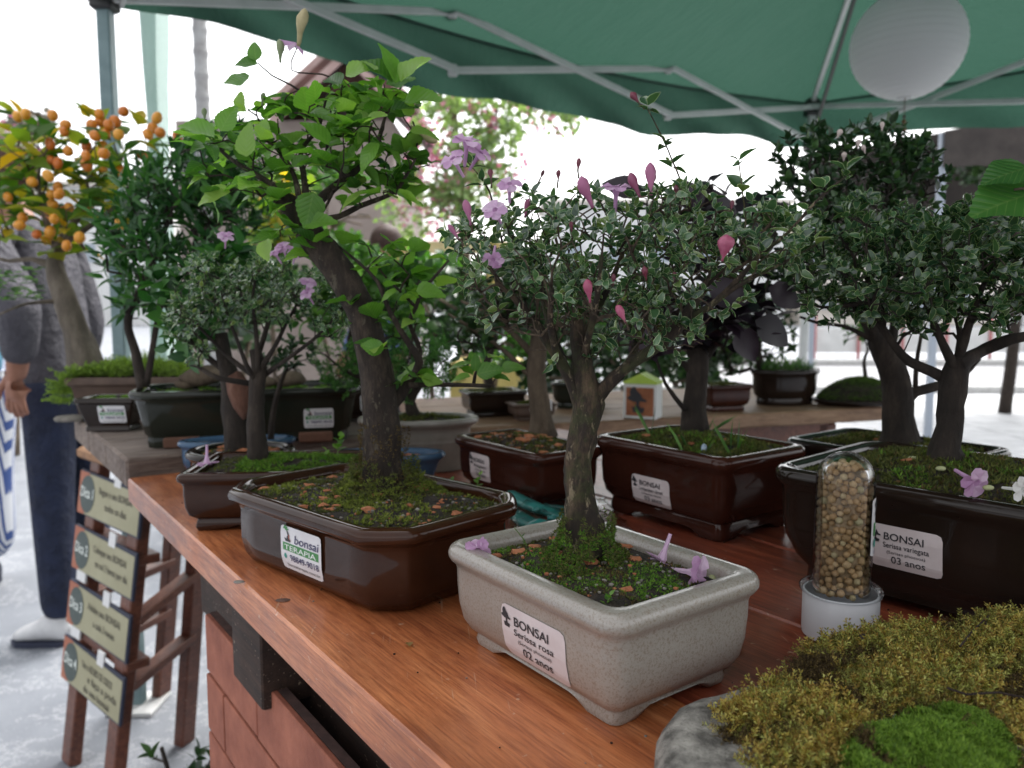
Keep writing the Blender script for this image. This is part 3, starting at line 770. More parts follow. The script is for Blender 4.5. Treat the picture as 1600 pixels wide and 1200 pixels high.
M_joint = mat('black_plastic', (.01, .01, .011), (.02, .02, .02), 40, .4)
C3 = Vector((1.38, 3.70, 0)); LL = 2.93; EZ = 1.965; PZ = 2.88
gz = thing('gazebo', C3 - VD * LL / 2 - UD * LL / 2, 'green pop up canopy on a white folding frame over the bonsai tables', 'canopy')
cor = [C3, C3 - VD * LL, C3 - VD * LL - UD * LL, C3 - UD * LL]   # back right, back left, front left, front right
cen = sum(cor, Vector()) / 4
def canopy():
    mb = MB(); n = 22
    for s in range(4):
        a, b = cor[s], cor[(s + 1) % 4]; P = []; idx = {}
        for i in range(n + 1):
            t = i / n
            for j in range(n + 1):
                u = j / n
                e = a.lerp(b, u); q = e.lerp(cen, t); z = EZ + .03 + (PZ - EZ) * t
                sag = math.sin(math.pi * u) * (1 - t) * .10 + .07 * math.sin(math.pi * t) * math.sin(math.pi * u)
                wr = .014 * noise.noise(Vector((q.x * 2.2, q.y * 2.2, 1))) + .010 * math.sin(u * 26 + t * 7) * (1 - t) ** 2 * math.sin(math.pi * u)
                out = (e - cen) * .022 * (1 - t)
                P.append((q.x + out.x, q.y + out.y, z - sag * .8 + wr * (0 if i == 0 else 1)))
        f = [(i * (n + 1) + j, i * (n + 1) + j + 1, (i + 1) * (n + 1) + j + 1, (i + 1) * (n + 1) + j) for i in range(n) for j in range(n)]
        mb.add(P, f)
    o = mb.build('roof_fabric', [M_can], gz, smooth=True)
    for s in range(4):
        mb = MB(); a, b = cor[s], cor[(s + 1) % 4]; nn = 60; out = ((a + b) / 2 - cen).normalized(); P = []
        for r_ in range(7):
            for j in range(nn + 1):
                u = j / nn; e = a.lerp(b, u); q = e + (e - cen) * .022 + out * (.0 + .012 * math.sin(u * 40 + r_) * r_ / 6 + .03 * r_ / 6 * noise.noise(Vector((u * 7, s, 0))))
                dz = -.0 - (r_ / 6) * (.185 + .016 * math.sin(u * 3 * 2 * math.pi + 1.2) + .010 * noise.noise(Vector((u * 16, s * 3, 2))))
                sag = math.sin(math.pi * u) * .08
                P.append((q.x, q.y, EZ + .03 - sag + dz))
        mb.add(P, [(i * (nn + 1) + j, i * (nn + 1) + j + 1, (i + 1) * (nn + 1) + j + 1, (i + 1) * (nn + 1) + j) for i in range(6) for j in range(nn)])
        mb.build('valance', [M_can], gz, smooth=True)
canopy()
def seams():
    m = mat('seam_tape', (.010, .035, .025), (.016, .05, .036), 30, .6)
    for s in range(4):
        a = cor[s]; mb = MB(); pts = [((a + (a - cen) * .022).lerp(cen, t) + Vector((0, 0, EZ + .026 + (PZ - EZ) * t - .004))) for t in [i / 12 for i in range(13)]]
        mb.tube(pts, .006, 6); mb.build('seam', [m], gz)
        b_ = cor[(s + 1) % 4]; mb = MB(); pts = []
        for j in range(31):
            u = j / 30; e = a.lerp(b_, u); q = e + (e - cen) * .0215; pts.append(Vector((q.x, q.y, EZ + .028 - math.sin(math.pi * u) * .08)))
        mb.tube(pts, .005, 6); mb.build('seam', [m], gz)
seams()
def bar(name, a, b, th, m, parent, w2=None):
    a, b = Vector(a), Vector(b); d = (b - a).normalized(); x = d.cross(Vector((0, 0, 1))); x = x.normalized() if x.length > .01 else Vector((1, 0, 0)); y = d.cross(x)
    mb = MB(); mb.box((a + b) / 2, (w2 or th, th, (b - a).length), (x, y, d), bev=th * .12); return mb.build(name, [m], parent)
for i, c in enumerate(cor):
    m = mat('backlit_post_tone', (.13, .20, .21), (.18, .26, .27), 20, .5) if i == 1 else M_frame  # back left post: backlit darkening and green cast put into its colour
    po = bar('post', c + Vector((0, 0, .0)), c + Vector((0, 0, EZ)), .032, m, gz)
    ft = MB(); ft.box(c + Vector((0, 0, .006)), (.12, .12, .012), bev=.002); ft.build('foot_plate', [M_frame], gz)
    j = MB(); j.box(c + Vector((0, 0, EZ + .0)), (.06, .06, .075), bev=.006); j.build('joint', [M_joint], gz)
    j = MB(); j.box(c + Vector((0, 0, EZ - .17)), (.055, .055, .06), bev=.006); j.build('joint', [M_joint], gz)
    mid = c.lerp(cen, .5); top = cen + Vector((0, 0, PZ - .02))
    bar('rafter', c + Vector((0, 0, EZ + .02)), top, .020, M_frame, gz)
    bar('rafter', c + Vector((0, 0, EZ - .16)), c.lerp(cen, .45) + Vector((0, 0, EZ + .38)), .014, M_joint, gz)
for s in range(4):
    a, b = cor[s], cor[(s + 1) % 4]; ins = (cen - (a + b) / 2).normalized() * .02
    nU = 3
    for k in range(nU):
        p, q = a.lerp(b, k / nU) + ins, a.lerp(b, (k + 1) / nU) + ins
        up, dn = Vector((0, 0, EZ)), Vector((0, 0, EZ - .175))
        bar('truss_bar', p + up, q + dn, .022, M_frame, gz, .012); bar('truss_bar', p + dn + ins * .8, q + up + ins * .8, .022, M_frame, gz, .012)
        if k: 
            for z_ in (EZ, EZ - .175):
                j = MB(); j.box(p + Vector((0, 0, z_)), (.03, .03, .035), bev=.004); j.build('joint', [M_frame], gz)
# loose rolled side curtain hanging from the far left corner
cu = MB(); P = []
cx = D(240, 100, 2.3)
for i in range(26):
    z = 2.25 - i * .058; 
    for j in range(13):
        a = j / 12 * math.pi * 1.6; r_ = .036 * (1 + .2 * math.sin(i * .35)) ; P.append((cx.x + .012 - i * .0006 + r_ * math.cos(a) + .004 * noise.noise(Vector((i * .3, j * .4, 0))), cx.y + .02 * math.sin(a), z))
cu.add(P, [(i * 13 + j, i * 13 + j + 1, (i + 1) * 13 + j + 1, (i + 1) * 13 + j) for i in range(25) for j in range(12)])
o = cu.build('rolled_curtain', [fabric('pale_green_plastic', (.35, .45, .42), (.45, .55, .52), .6, (.5, .62, .58))], smooth=True)
tagp(o, 'pale green rolled side curtain hanging beside the left canopy post', 'curtain')

# ---------------------------------------------------------------- tables
tb = thing('display_table', UV(.42, .57), 'orange and red wooden display table in front with the pots on it', 'table')
vs_ = [.192, .340, .492, .643, .795, .945]; th = .033
for k in range(5):
    b = MB(); v0, v1 = vs_[k] + (.0008 if k else 0), vs_[k + 1] - .0008
    zt = TOP - (0, .0004, .0010, .0002, .0006)[k]
    b.box(UV(.42, (v0 + v1) / 2, zt - th / 2), (v1 - v0, 1.454, th), (VD, UD, Vector((0, 0, 1))), bev=.0022)
    b.build('plank', [M_woodO if k == 0 else M_woodR], tb)
bw = MB(); bw.box(UV(.44, .272, TOP - th - .067), (.035, 1.2, .132), (VD, UD, Vector((0, 0, 1))), bev=.002); bw.build('apron', [M_woodD], tb)
bw = MB(); bw.box(UV(.44, .87, TOP - th - .045), (.035, 1.2, .088), (VD, UD, Vector((0, 0, 1))), bev=.002); bw.build('apron', [M_woodD], tb)
for u_ in (1.02, -.15):
    bw = MB(); bw.box(UV(u_, .565, TOP - th - .045), (.565, .035, .088), (VD, UD, Vector((0, 0, 1))), bev=.002); bw.build('apron', [M_woodD], tb)
p = D(378, 1000, .78); 
bw = MB(); bw.box(UV(.705, .241, TOP - th - .047), (.062, .085, .093), (VD, UD, Vector((0, 0, 1))), bev=.002); bw.build('bracket', [M_woodD], tb)
for u_, v_ in ((1.02, .45), (-.15, .45), (1.02, .87), (-.15, .87)):
    bw = MB(); bw.box(UV(u_, v_, (TOP - th) / 2 - .002), (.06, .06, TOP - th - .006), (VD, UD, Vector((0, 0, 1))), bev=.003); bw.build('leg', [M_woodD], tb)
# terracotta tiled panel under the table edge
tp = thing('tiled_panel', UV(.4, .23), 'terracotta tiled panel standing under the front table edge', 'panel')
b = MB(); b.box(UV(.283, .2285, .3555), (.008, 1.2, .709), (VD, UD, Vector((0, 0, 1)))); b.build('backing', [mat('dark_grout', (.045, .025, .022), (.085, .045, .038), 80, .9)], tp)
M_tile = mat('terracotta_tile', (.22, .065, .038), (.38, .13, .078), 18, .8, .6, 110, .002, detail=9)
tm = None; cnt = 0; TL = .214; TH = .068
for r_ in range(10):
    zc = .712 - TH / 2 - r_ * TH; off = 0 if r_ % 2 == 0 else -.107
    u1 = .883; k = 0; edge = .883
    pos = edge - .176 if r_ % 2 == 0 else edge - .066
    segs = [(edge, pos)]
    while pos > -.3: segs.append((pos, pos - TL)); pos -= TL
    for ua, ub in segs:
        ub = max(ub, -.317)
        if ua - ub < .02: continue
        b = MB(); b.box(UV((ua + ub) / 2, .2215 + random.uniform(-.0006, .0006), zc), (.006, ua - ub - .0042, TH - .0042), (VD, UD, Vector((0, 0, 1))), bev=.001); b.build('tile', [M_tile], tp)
# grey slab table behind left
sl = thing('slab_table', UV(1.4, .47), 'weathered grey plank table behind the left end of the orange table', 'table')
ks = [(1.153, 1.318), (1.321, 1.49), (1.493, 1.664)]
for i, (a, b_) in enumerate(ks):
    b = MB(); b.box(UV((a + b_) / 2, .456, .845 - .0215 - .0008 * i), (.528, b_ - a, .043), (VD, UD, Vector((0, 0, 1))), bev=.004); b.build('plank', [M_woodG], sl)
for u_, v_ in ((1.22, .52), (1.6, .52), (1.22, .68), (1.6, .68)):
    b = MB(); b.box(UV(u_, v_, .40), (.06, .06, .798), (VD, UD, Vector((0, 0, 1))), bev=.003); b.build('leg', [M_woodD], sl)
# light wooden table behind right
A_ = Vector((-.12, 1.47, 0)); B_ = Vector((.866, 1.80, 0)); ex = (B_ - A_).normalized(); ey = Vector((-ex.y, ex.x, 0)); L_ = (B_ - A_).length
bt = thing('back_table', A_.lerp(B_, .5) + ey * .25, 'light wooden table standing at the back right', 'table')
for i in range(3):
    b = MB(); b.box(A_ + ex * L_ / 2 + ey * (.0875 + .175 * i) + Vector((0, 0, TOP - .016 - .0005 * i)), (L_, .172, .032), (ex, ey, Vector((0, 0, 1))), bev=.003); b.build('plank', [M_woodL], bt)
b = MB(); b.box(A_ + ex * (L_ / 2 - .03) + ey * .06 + Vector((0, 0, TOP - .082)), (L_ - .18, .03, .1), (ex, ey, Vector((0, 0, 1))), bev=.002); b.build('apron', [M_woodS], bt)
for x_, y_ in ((L_ - .12, .07), (.1, .07), (L_ - .12, .45), (.1, .45)):
    b = MB(); b.box(A_ + ex * x_ + ey * y_ + Vector((0, 0, .39)), (.05, .05, .78), (ex, ey, Vector((0, 0, 1))), bev=.003); b.build('leg', [M_woodS], bt)

# ---------------------------------------------------------------- care sign stand
st = thing('sign_stand', D(215, 1150, 1.75) * Vector((1, 1, 0)) if False else Vector((-.90, 1.72, 0)), 'reddish wooden step stand carrying the care signs left of the table', 'stand')
sa, sb = Vector((-.995, 1.80, 0)), Vector((-.755, 1.585, 0)); sx = (sb - sa).normalized(); sn = Vector((-sx.y, sx.x, 0)); sn = -sn if sn.y > 0 else sn   # sn points at the viewer's side
TOPZ = .70; lean = .10
def spt(s_, z, off=0): return sa + sx * s_ + sn * (off + lean * (1 - z / TOPZ) - .02) + Vector((0, 0, z))
SL = (sb - sa).length
for s_ in (.035, SL - .055): bar('front_leg', spt(s_, .0), spt(s_, TOPZ), .028, M_woodS, st, .05)
rb = [sa + sx * .10 - sn * .42, sb + sx * .02 - sn * .42]
rear = [(Vector((-.86, 1.99, TOPZ - .03)), Vector((-.95, 2.02, 0))), (Vector((-.705, 1.77, TOPZ + .05)), Vector((-.795, 1.80, 0)))]
for a, b_ in rear: bar('rear_leg', b_, a, .028, M_woodS, st, .045)
for z in (.245, .385):
    for (a, b_), s_ in zip(rear, (.035, SL - .055)):
        t_ = z / (TOPZ - .03); q = b_.lerp(a, t_); bar('side_rung', spt(s_, z, -.01), q, .02, M_woodS, st, .035)
for z in (.30, .52): bar('step', spt(-.0, z, -.012), spt(SL - .02, z, -.012), .02, M_woodS, st, .05)
b = MB(); b.box(spt(SL / 2 - .01, TOPZ + .012, -.05), (SL + .03, .17, .026), (sx, sn, Vector((0, 0, 1))), bev=.006); b.build('top_board', [M_woodS2], st)
M_board = mat('sign_cream', (.30, .28, .17), (.36, .34, .22), 8, .55)
M_red2 = mat('sign_red', (.33, .10, .055), (.42, .15, .08), 20, .6)
M_circ = mat('sign_slate', (.05, .07, .065), (.07, .09, .085), 20, .6)
M_edge = mat('sign_edge', (.02, .025, .05), rough=.6)
M_clip = mat('white_tag', (.68, .68, .68), rough=.5)
M_brown_ink = mat('brown_ink', (.06, .05, .03), rough=.6)
words = [('Dica 1', ['Regue o seu BONSAI', 'todos os dias'], 'care sign with the grey disc reading Dica 1, topmost on the stand'),
         ('Dica 2', ['Coloque seu BONSAI', 'no sol 3 horas por dia'], 'care sign with the grey disc reading Dica 2, second from the top'),
         ('Dica 3', ['Adube seu BONSAI', 'a cada 3 meses'], 'care sign with the grey disc reading Dica 3, third from the top'),
         ('Dica 4', ['Use o ADUBO DE OSSOS', 'e faça a poda', 'do seu bonsai'], 'care sign with the grey disc reading Dica 4, lowest on the stand')]
for k, (dica, lines, lab) in enumerate(words):
    zt = .672 - k * .128; H = .100; W = .335; tl = .012 * k
    g = thing('care_sign', spt(SL / 2, zt - H / 2, .02), lab, 'sign', 'care signs on the stand')
    def fs(x, y, lift=0, zt=zt, H=H, W=W): return spt(SL / 2 - .012 + x, zt - H / 2 + y, .022 + lift)
    n3 = (fs(0, 0, 1) - fs(0, 0, 0)).normalized(); upz = (fs(0, 1) - fs(0, 0)).normalized()
    b = MB(); b.box(fs(0, 0, -.003), (W, H, .006), (sx, upz, n3), bev=.0008); b.build('board', [M_edge], g)
    b = MB(); poly2(b, fs, [(-W / 2 + .003, -H / 2 + .003), (W / 2 - .006, -H / 2 + .005), (W / 2 - .006, H / 2 - .008), (-W / 2 + .003, H / 2 - .003)], 0, .0006); b.build('cream_face', [M_board], g)
    b = MB(); poly2(b, fs, [(-W / 2 + .002, -H / 2 + .002), (-W / 2 + .04, -H / 2 + .002), (-W / 2 + .078, -H * .05), (-W / 2 + .055, H / 2 - .002), (-W / 2 + .002, H / 2 - .002)], 0, .0010); b.build('red_corner', [M_red2], g)
    b = MB(); poly2(b, fs, [(-W / 2 + .052 + .043 * math.cos(a * .393), .043 * math.sin(a * .393)) for a in range(16)], 0, .0014); d_ = b.build('disc', [M_circ], g)
    b = MB(); put_text(b, fs, dica, -W / 2 + .016, -.008, .072, .024, .01, 0, .002); b.build('lettering', [M_inkW], d_)
    b = MB()
    for i, l in enumerate(lines):
        wd = (.165, .155, .14)[i] if len(lines) == 3 else (.175, .115 if len(l) < 16 else .17)[i]
        put_text(b, fs, l, -W / 2 + (.118, .135)[i % 2] + (.02 if len(l) < 16 and i else 0), .010 - i * (.030 if len(lines) == 2 else .024), wd, .016, .01, 0, .0014)
    b.build('lettering', [M_brown_ink], g)
    b = MB(); b.box(fs(.045, H / 2 + .004, -.0005), (.034, .03, .004), (sx, upz, n3)); b.build('paper_tag', [M_clip], g)
    if k in (1, 2): b = MB(); b.box(fs(-.105, -H / 2 - .008, -.0005), (.05, .022, .004), (sx, upz, n3)); b.build('paper_tag', [M_clip], g)
# ---------------------------------------------------------------- paper lantern
lc = D(1418, 70, 2.26); lr = .150
ln = thing('paper_lantern', lc, 'round white paper lantern hanging from the green canopy', 'lantern')
m, t, p_, o_ = nodes('lantern_paper'); p_.inputs['Base Color'].default_value = (.74, .73, .72, 1); p_.inputs['Roughness'].default_value = .8
tl = t.nodes.new('ShaderNodeBsdfTranslucent'); tl.inputs[0].default_value = (.80, .79, .80, 1); mx = t.nodes.new('ShaderNodeMixShader'); mx.inputs[0].default_value = .4
t.links.new(p_.outputs[0], mx.inputs[1]); t.links.new(tl.outputs[0], mx.inputs[2]); t.links.new(mx.outputs[0], o_.inputs[0])
mb = MB(); prof = []
for i in range(89):
    a = R(8 + 164 * i / 88); rr = lr * (1 + .006 * (1 if i % 4 == 0 else -.4 if i % 4 == 2 else 0)); prof.append((rr * math.sin(a), -rr * math.cos(a) * .97))
mb.lathe(prof, lc, 56); mb.build('paper_shade', [m], ln, smooth=True)
mb = MB(); mb.tube([lc + Vector((.022 * math.cos(a), .022 * math.sin(a), -lr * .97)) for a in [k * math.pi / 8 for k in range(17)]], .0015, 5); mb.build('wire_ring', [M_frame], ln)
mb = MB(); mb.tube([lc + Vector((0, 0, lr)), lc + Vector((0, 0, .50))], .001, 4); mb.build('string', [M_frame], ln)
mb = MB(); mb.tube([lc + Vector((0, 0, -lr * .95)), lc + Vector((.001, 0, -lr - .13))], .0012, 5)
cord = mb.build('tassel_cord', [mat('tassel_brown', (.10, .05, .02), (.2, .12, .05), 60, .8)], ln)
for k, (zz, rr, c_) in enumerate([(.055, .005, 0), (.068, .007, 1), (.080, .006, 0), (.09, .009, 1), (.104, .006, 0), (.118, .006, 1), (.13, .004, 0)]):
    mb = MB(); mb.ball(lc + Vector((0, 0, -lr - zz + .01)), rr, 8, 6, 0, (1, 1, .9)); mb.build('bead', [MATS['tassel_brown'] if c_ else mat('bead_dark', (.05, .012, .01), (.09, .03, .015), 60, .5)], cord)
# ---------------------------------------------------------------- people
def skinned(name, J, E, m, parent, rootj, sub=2):
    me = bpy.data.meshes.new(name); ks = list(J); off = rootloc(parent)
    me.from_pydata([tuple(Vector(J[k][0]) - off) for k in ks], [(ks.index(a), ks.index(b)) for a, b in E], [])
    o = bpy.data.objects.new(name, me); COL.objects.link(o); o.parent = parent; me.materials.append(m)
    md = o.modifiers.new('skin', 'SKIN'); md.use_smooth_shade = True
    for i, k in enumerate(ks):
        sv = me.skin_vertices[0].data[i]; r = J[k][1]; sv.radius = r if hasattr(r, '__len__') else (r, r); sv.use_root = (k == rootj)
    s2 = o.modifiers.new('sub', 'SUBSURF'); s2.levels = sub; s2.render_levels = sub; return o
M_skin = mat('skin', (.24, .105, .065), (.32, .15, .10), 30, .6); M_hair = mat('brown_hair', (.06, .03, .02), (.12, .06, .035), 60, .6, .5)
M_eye = mat('eye_dark', (.02, .015, .01), rough=.2); M_shoe = mat('shoe_white', (.55, .55, .56), (.65, .65, .66), 20, .5); M_sole = mat('shoe_navy', (.02, .025, .05), rough=.6)
def person(loc, face, H, label, top, bottom, arms, hair=M_hair, lean=0, stride=.0, sleeve=1.0, wide=1.0, shoe=M_shoe):
    """face = heading in degrees (0 looks along +Y); arms = list of (elbow, hand) in local units of height"""
    g = thing('person', loc, label, 'person'); a = R(face); fx = Vector((math.cos(a), math.sin(a), 0)); fy = Vector((-math.sin(a), math.cos(a), 0))
    def L(x, y, z): return Vector(loc) + (fx * x + fy * (y + lean * max(0, z - .5)) + Vector((0, 0, z))) * H
    J = dict(pel=(L(0, 0, .53), (.055 * H, .040 * H)), wai=(L(0, 0, .61), (.055 * H, .040 * H)), che=(L(0, -.005, .72), (.085 * H, .058 * H)), nek0=(L(0, -.005, .815), .036 * H), nek=(L(0, .0, .85), .031 * H),
             hd0=(L(0, .010, .885), (.042 * H, .046 * H)), hd1=(L(0, .012, .93), (.044 * H, .052 * H)), hd2=(L(0, .006, .968), (.036 * H, .042 * H)))
    E = [('pel', 'wai'), ('wai', 'che'), ('che', 'nek0'), ('nek0', 'nek'), ('nek', 'hd0'), ('hd0', 'hd1'), ('hd1', 'hd2')]
    JT = {k: (J[k][0], tuple(x * (1.16 if k == 'che' else 1.5) for x in J[k][1])) for k in ('pel', 'wai', 'che')}; JT['nek0'] = (L(0, -.005, .83), .042 * H); JT['pel'] = (L(0, 0, .53), (.096 * H, .074 * H)); JT['hem'] = (L(0, 0, .465), (.094 * H, .078 * H)); ET = [('hem', 'pel'), ('pel', 'wai'), ('wai', 'che'), ('che', 'nek0')]
    JB = dict(pel=(L(0, 0, .545), (.078 * H, .06 * H))); EB = []
    for i, s in enumerate((-1, 1)):
        sy = stride * s
        hip, kn, an, toe = L(s * .048, 0, .49), L(s * .05, sy * .5 + .005, .28), L(s * .052, sy, .045), L(s * .062, sy + .088, .012)
        J[f'h{i}'] = (hip, .038 * H); J[f'k{i}'] = (kn, .028 * H); J[f'a{i}'] = (an, .022 * H); E += [('pel', f'h{i}'), (f'h{i}', f'k{i}'), (f'k{i}', f'a{i}')]
        JB[f'h{i}'] = (hip, .062 * H * wide); JB[f'k{i}'] = (kn, .047 * H * wide); JB[f'a{i}'] = (an + Vector((0, 0, .0)), .040 * H * wide); EB += [('pel', f'h{i}'), (f'h{i}', f'k{i}'), (f'k{i}', f'a{i}')]
        sh = L(s * .105, -.005, .795); el = L(*arms[i][0]); ha = L(*arms[i][1])
        J[f's{i}'] = (sh, .032 * H); J[f'e{i}'] = (el, .024 * H); J[f'w{i}'] = (ha, .0155 * H); E += [('che', f's{i}'), (f's{i}', f'e{i}'), (f'e{i}', f'w{i}')]
        JT[f's{i}'] = (sh, .044 * H); JT[f'e{i}'] = (el, .038 * H); JT[f'w{i}'] = (el.lerp(ha, .93 * sleeve), .030 * H); ET += [('che', f's{i}'), (f's{i}', f'e{i}'), (f'e{i}', f'w{i}')]
        dr = (ha - el).normalized(); pal = ha + dr * .052 * H; sd_ = fy - dr * fy.dot(dr); sd_.normalize(); nn = dr.cross(sd_)
        J[f'p{i}'] = (pal, (.022 * H, .012 * H)); E.append((f'w{i}', f'p{i}'))
        for f_ in range(4):
            o_ = sd_ * (.016 - .0105 * f_) * H; l_ = (.036, .042, .039, .031)[f_] * H; cu_ = nn * (-s) * .3
            k0, k1, k2 = f'f{i}{f_}a', f'f{i}{f_}b', f'f{i}{f_}c'
            J[k0] = (pal + o_ * .8, .0068 * H); J[k1] = (pal + o_ + dr * l_ * .55 + cu_ * l_ * .35, .0056 * H); J[k2] = (pal + o_ + dr * l_ * .95 + cu_ * l_ * 1.3, .0045 * H); E += [(f'p{i}', k0), (k0, k1), (k1, k2)]
        th0 = ha + dr * .02 * H; J[f't{i}a'] = (th0 + sd_ * .018 * H, .0075 * H); J[f't{i}b'] = (th0 + sd_ * .032 * H + dr * .025 * H, .006 * H); J[f't{i}c'] = (th0 + sd_ * .034 * H + dr * .045 * H, .005 * H)
        E += [(f'w{i}', f't{i}a'), (f't{i}a', f't{i}b'), (f't{i}b', f't{i}c')]
        mb = MB(); c0 = an - fy * .02 * H; c1 = toe; rings = []
        for u, wd, hh in ((0, .016, .040), (.12, .024, .058), (.35, .025, .060), (.6, .027, .04), (.85, .026, .028), (1, .014, .018)):
            c = (c0.lerp(c1, u)); c.z = loc[2]
            rings.append([c + fx * wd * H * math.cos(q) + Vector((0, 0, .006 * H + hh * H * .5 * (1 + math.sin(q)))) for q in [k * math.pi / 6 for k in range(12)]])
        mb.rings(rings, 0, True, True); sh_ = mb.build('shoe', [shoe], g, smooth=True)
        mb = MB(); rings2 = [[Vector((v.x, v.y, loc[2] + zz)) for v in [c0.lerp(c1, u) + fx * wd * H * 1.12 * sgn for sgn in (1, -1)]] for zz in (0,) for u, wd in ()]
        ol = [(0, .012), (.1, .024), (.35, .026), (.6, .03), (.85, .029), (1.03, .014)]
        lo = [c0.lerp(c1, u) + fx * wd_ * H for u, wd_ in ol] + [c0.lerp(c1, u) - fx * wd_ * H for u, wd_ in reversed(ol)]
        mb.rings([[Vector((v.x, v.y, loc[2] + .001)) for v in lo], [Vector((v.x, v.y, loc[2] + .016)) for v in lo]], 0, True, True); mb.build('sole', [M_sole], sh_)
    skinned('body', J, E, M_skin, g, 'pel'); skinned('top', JT, ET, top, g, 'che'); skinned('trousers', JB, EB, bottom, g, 'pel')
    # head details
    hc = L(0, .010, .925)
    mb = MB(); mb.ball(hc + (fy * -.016 + Vector((0, 0, .018))) * H, .070 * H, 16, 12, 0, (.86, .95, .95), .08, 30); mb.build('hair', [hair], g, smooth=True)
    for s in (-1, 1):
        mb = MB(); mb.ball(hc + (fx * s * .019 + fy * .050 + Vector((0, 0, .000))) * H, .0075 * H, 8, 6); mb.build('eye', [M_eye], g, smooth=True)
        mb = MB(); mb.ball(hc + (fx * s * .047 + fy * -.002 - Vector((0, 0, .004))) * H, .014 * H, 8, 6, 0, (.4, .8, 1.2)); mb.build('ear', [M_skin], g, smooth=True)
    mb = MB(); mb.ball(hc + (fy * .058 - Vector((0, 0, .012))) * H, .011 * H, 8, 6, 0, (.8, 1, 1.3)); mb.build('nose', [M_skin], g, smooth=True)
    mb = MB(); mb.ball(hc + (fy * .052 - Vector((0, 0, .033))) * H, .011 * H, 8, 6, 0, (1.3, .5, .35)); mb.build('mouth', [mat('lips', (.35, .1, .08), rough=.5)], g, smooth=True)
    return g
M_jack = mat('grey_violet_jacket', (.045, .042, .056), (.10, .094, .115), 9, .7, 1, 22, .05)
M_navy = mat('navy_trousers', (.008, .013, .036), (.016, .025, .065), 15, .85, 1, 22, .04)
person((-1.405, 2.45, 0), 82, 1.60, 'person in a grey jacket and navy trousers beside the kumquat, arm hanging', M_jack, M_navy,
       [((-.160, -.090, .655), (-.150, -.035, .545)), ((.12, .0, .62), (.10, .06, .50))], lean=.28, wide=.86)
m, t, p_, o_ = nodes('striped_cloth'); wv = N(t, 'ShaderNodeTexWave', Scale=34, Distortion=.8); tc = t.nodes.new('ShaderNodeTexCoord'); t.links.new(tc.outputs['Object'], wv.inputs[0])
t.links.new(ramp(t, wv.outputs['Fac'], [(.35, (.04, .08, .25)), (.5, (.62, .64, .68))]), p_.inputs['Base Color']); p_.inputs['Roughness'].default_value = .9
person((-1.985, 2.82, 0), 100, 1.66, 'person in wide blue and white striped trousers at the left picture edge', mat('teal_shirt', (.03, .13, .20), (.05, .19, .27), 10, .8, .4, 15, .01), m,
       [((-.14, -.02, .63), (-.13, .05, .50)), ((.12, .03, .63), (.12, .12, .53))], wide=1.5, shoe=M_sole)
person((-.69, 4.3, 0), 150, 1.49, 'person with reddish brown hair and a blue shirt among the shrubs', mat('denim_blue', (.05, .08, .19), (.10, .14, .30), 12, .8, .4, 15, .01), mat('black_trousers', (.015, .015, .018), rough=.8),
       [((-.13, .0, .63), (-.12, .09, .52)), ((.13, .0, .63), (.12, .09, .52))], hair=mat('reddish_hair', (.03, .013, .009), (.06, .026, .018), 50, .7, .8))
# ---------------------------------------------------------------- buildings and things far behind
hs_ = thing('house', (-2.0, 11, 0), 'house with a pinkish wall and a brown overhanging gable roof behind the bonsai', 'house')
M_wall = mat('pink_render', (.26, .21, .19), (.36, .30, .27), 3, .9, .2); M_roof = mat('brown_boards', (.09, .040, .035), (.15, .065, .055), 5, .7, stretch=(1, .2, 1))
M_barge = mat('pinkish_barge_board', (.40, .26, .24), (.50, .35, .33), 6, .6)
def PX(px, py, Y): return D(px, py, Y)
a, b_ = PX(268, 185, 9.0), PX(612, 185, 9.0)
mb = MB(); mb.box(((a.x + b_.x) / 2, 10.6, a.z / 2), (b_.x - a.x, 3.0, a.z)); mb.build('wall', [M_wall], hs_)
p0, p1, p2 = PX(425, 160, 8.8), PX(545, 50, 8.8), PX(655, 165, 8.8)
mb = MB(); rings = [[p0 + Vector((0, d, 0)), p1 + Vector((0, d, 0)), p2 + Vector((0, d, 0)), p2 + Vector((0, d, -.12)), p1 + Vector((0, d, -.12)), p0 + Vector((0, d, -.12))] for d in (-.1, 3.4)]
mb.rings(rings, 0, True, True); rf = mb.build('roof', [M_roof], hs_)
mb = MB(); q = Vector((0, .2, -.05)); mb.add([p0 + Vector((.5, .2, -.0)), p1 + q, p2 + Vector((-.3, .2, 0))], [(0, 1, 2)]); mb.add([p0 + Vector((.5, .3, -.0)), p1 + q + Vector((0, .1, 0)), p2 + Vector((-.3, .3, 0))], [(2, 1, 0)]); mb.build('gable', [M_roof], hs_)
for s_, (aa, bb) in enumerate(((p0, p1), (p1, p2))):
    for k in range(3):
        d_ = Vector((0, -.12 - .02 * k, -.06 - .11 * k)); bar('barge_board', aa + d_, bb + d_, .085, M_barge if k != 1 else M_roof, rf, .03)
for x_ in (330,):
    c = PX(x_, 270, 8.99); fr = MB(); fr.box(c + Vector((0, .07, 0)), (.7, .08, .8), bev=.01); w_ = fr.build('window', [mat('window_frame', (.4, .38, .36), rough=.6)], hs_)
    pn = MB(); pn.box(c + Vector((0, .02, 0)), (.58, .012, .68)); pn.build('pane', [mat('window_glass', (.05, .07, .08), rough=.05, coat=1)], w_)
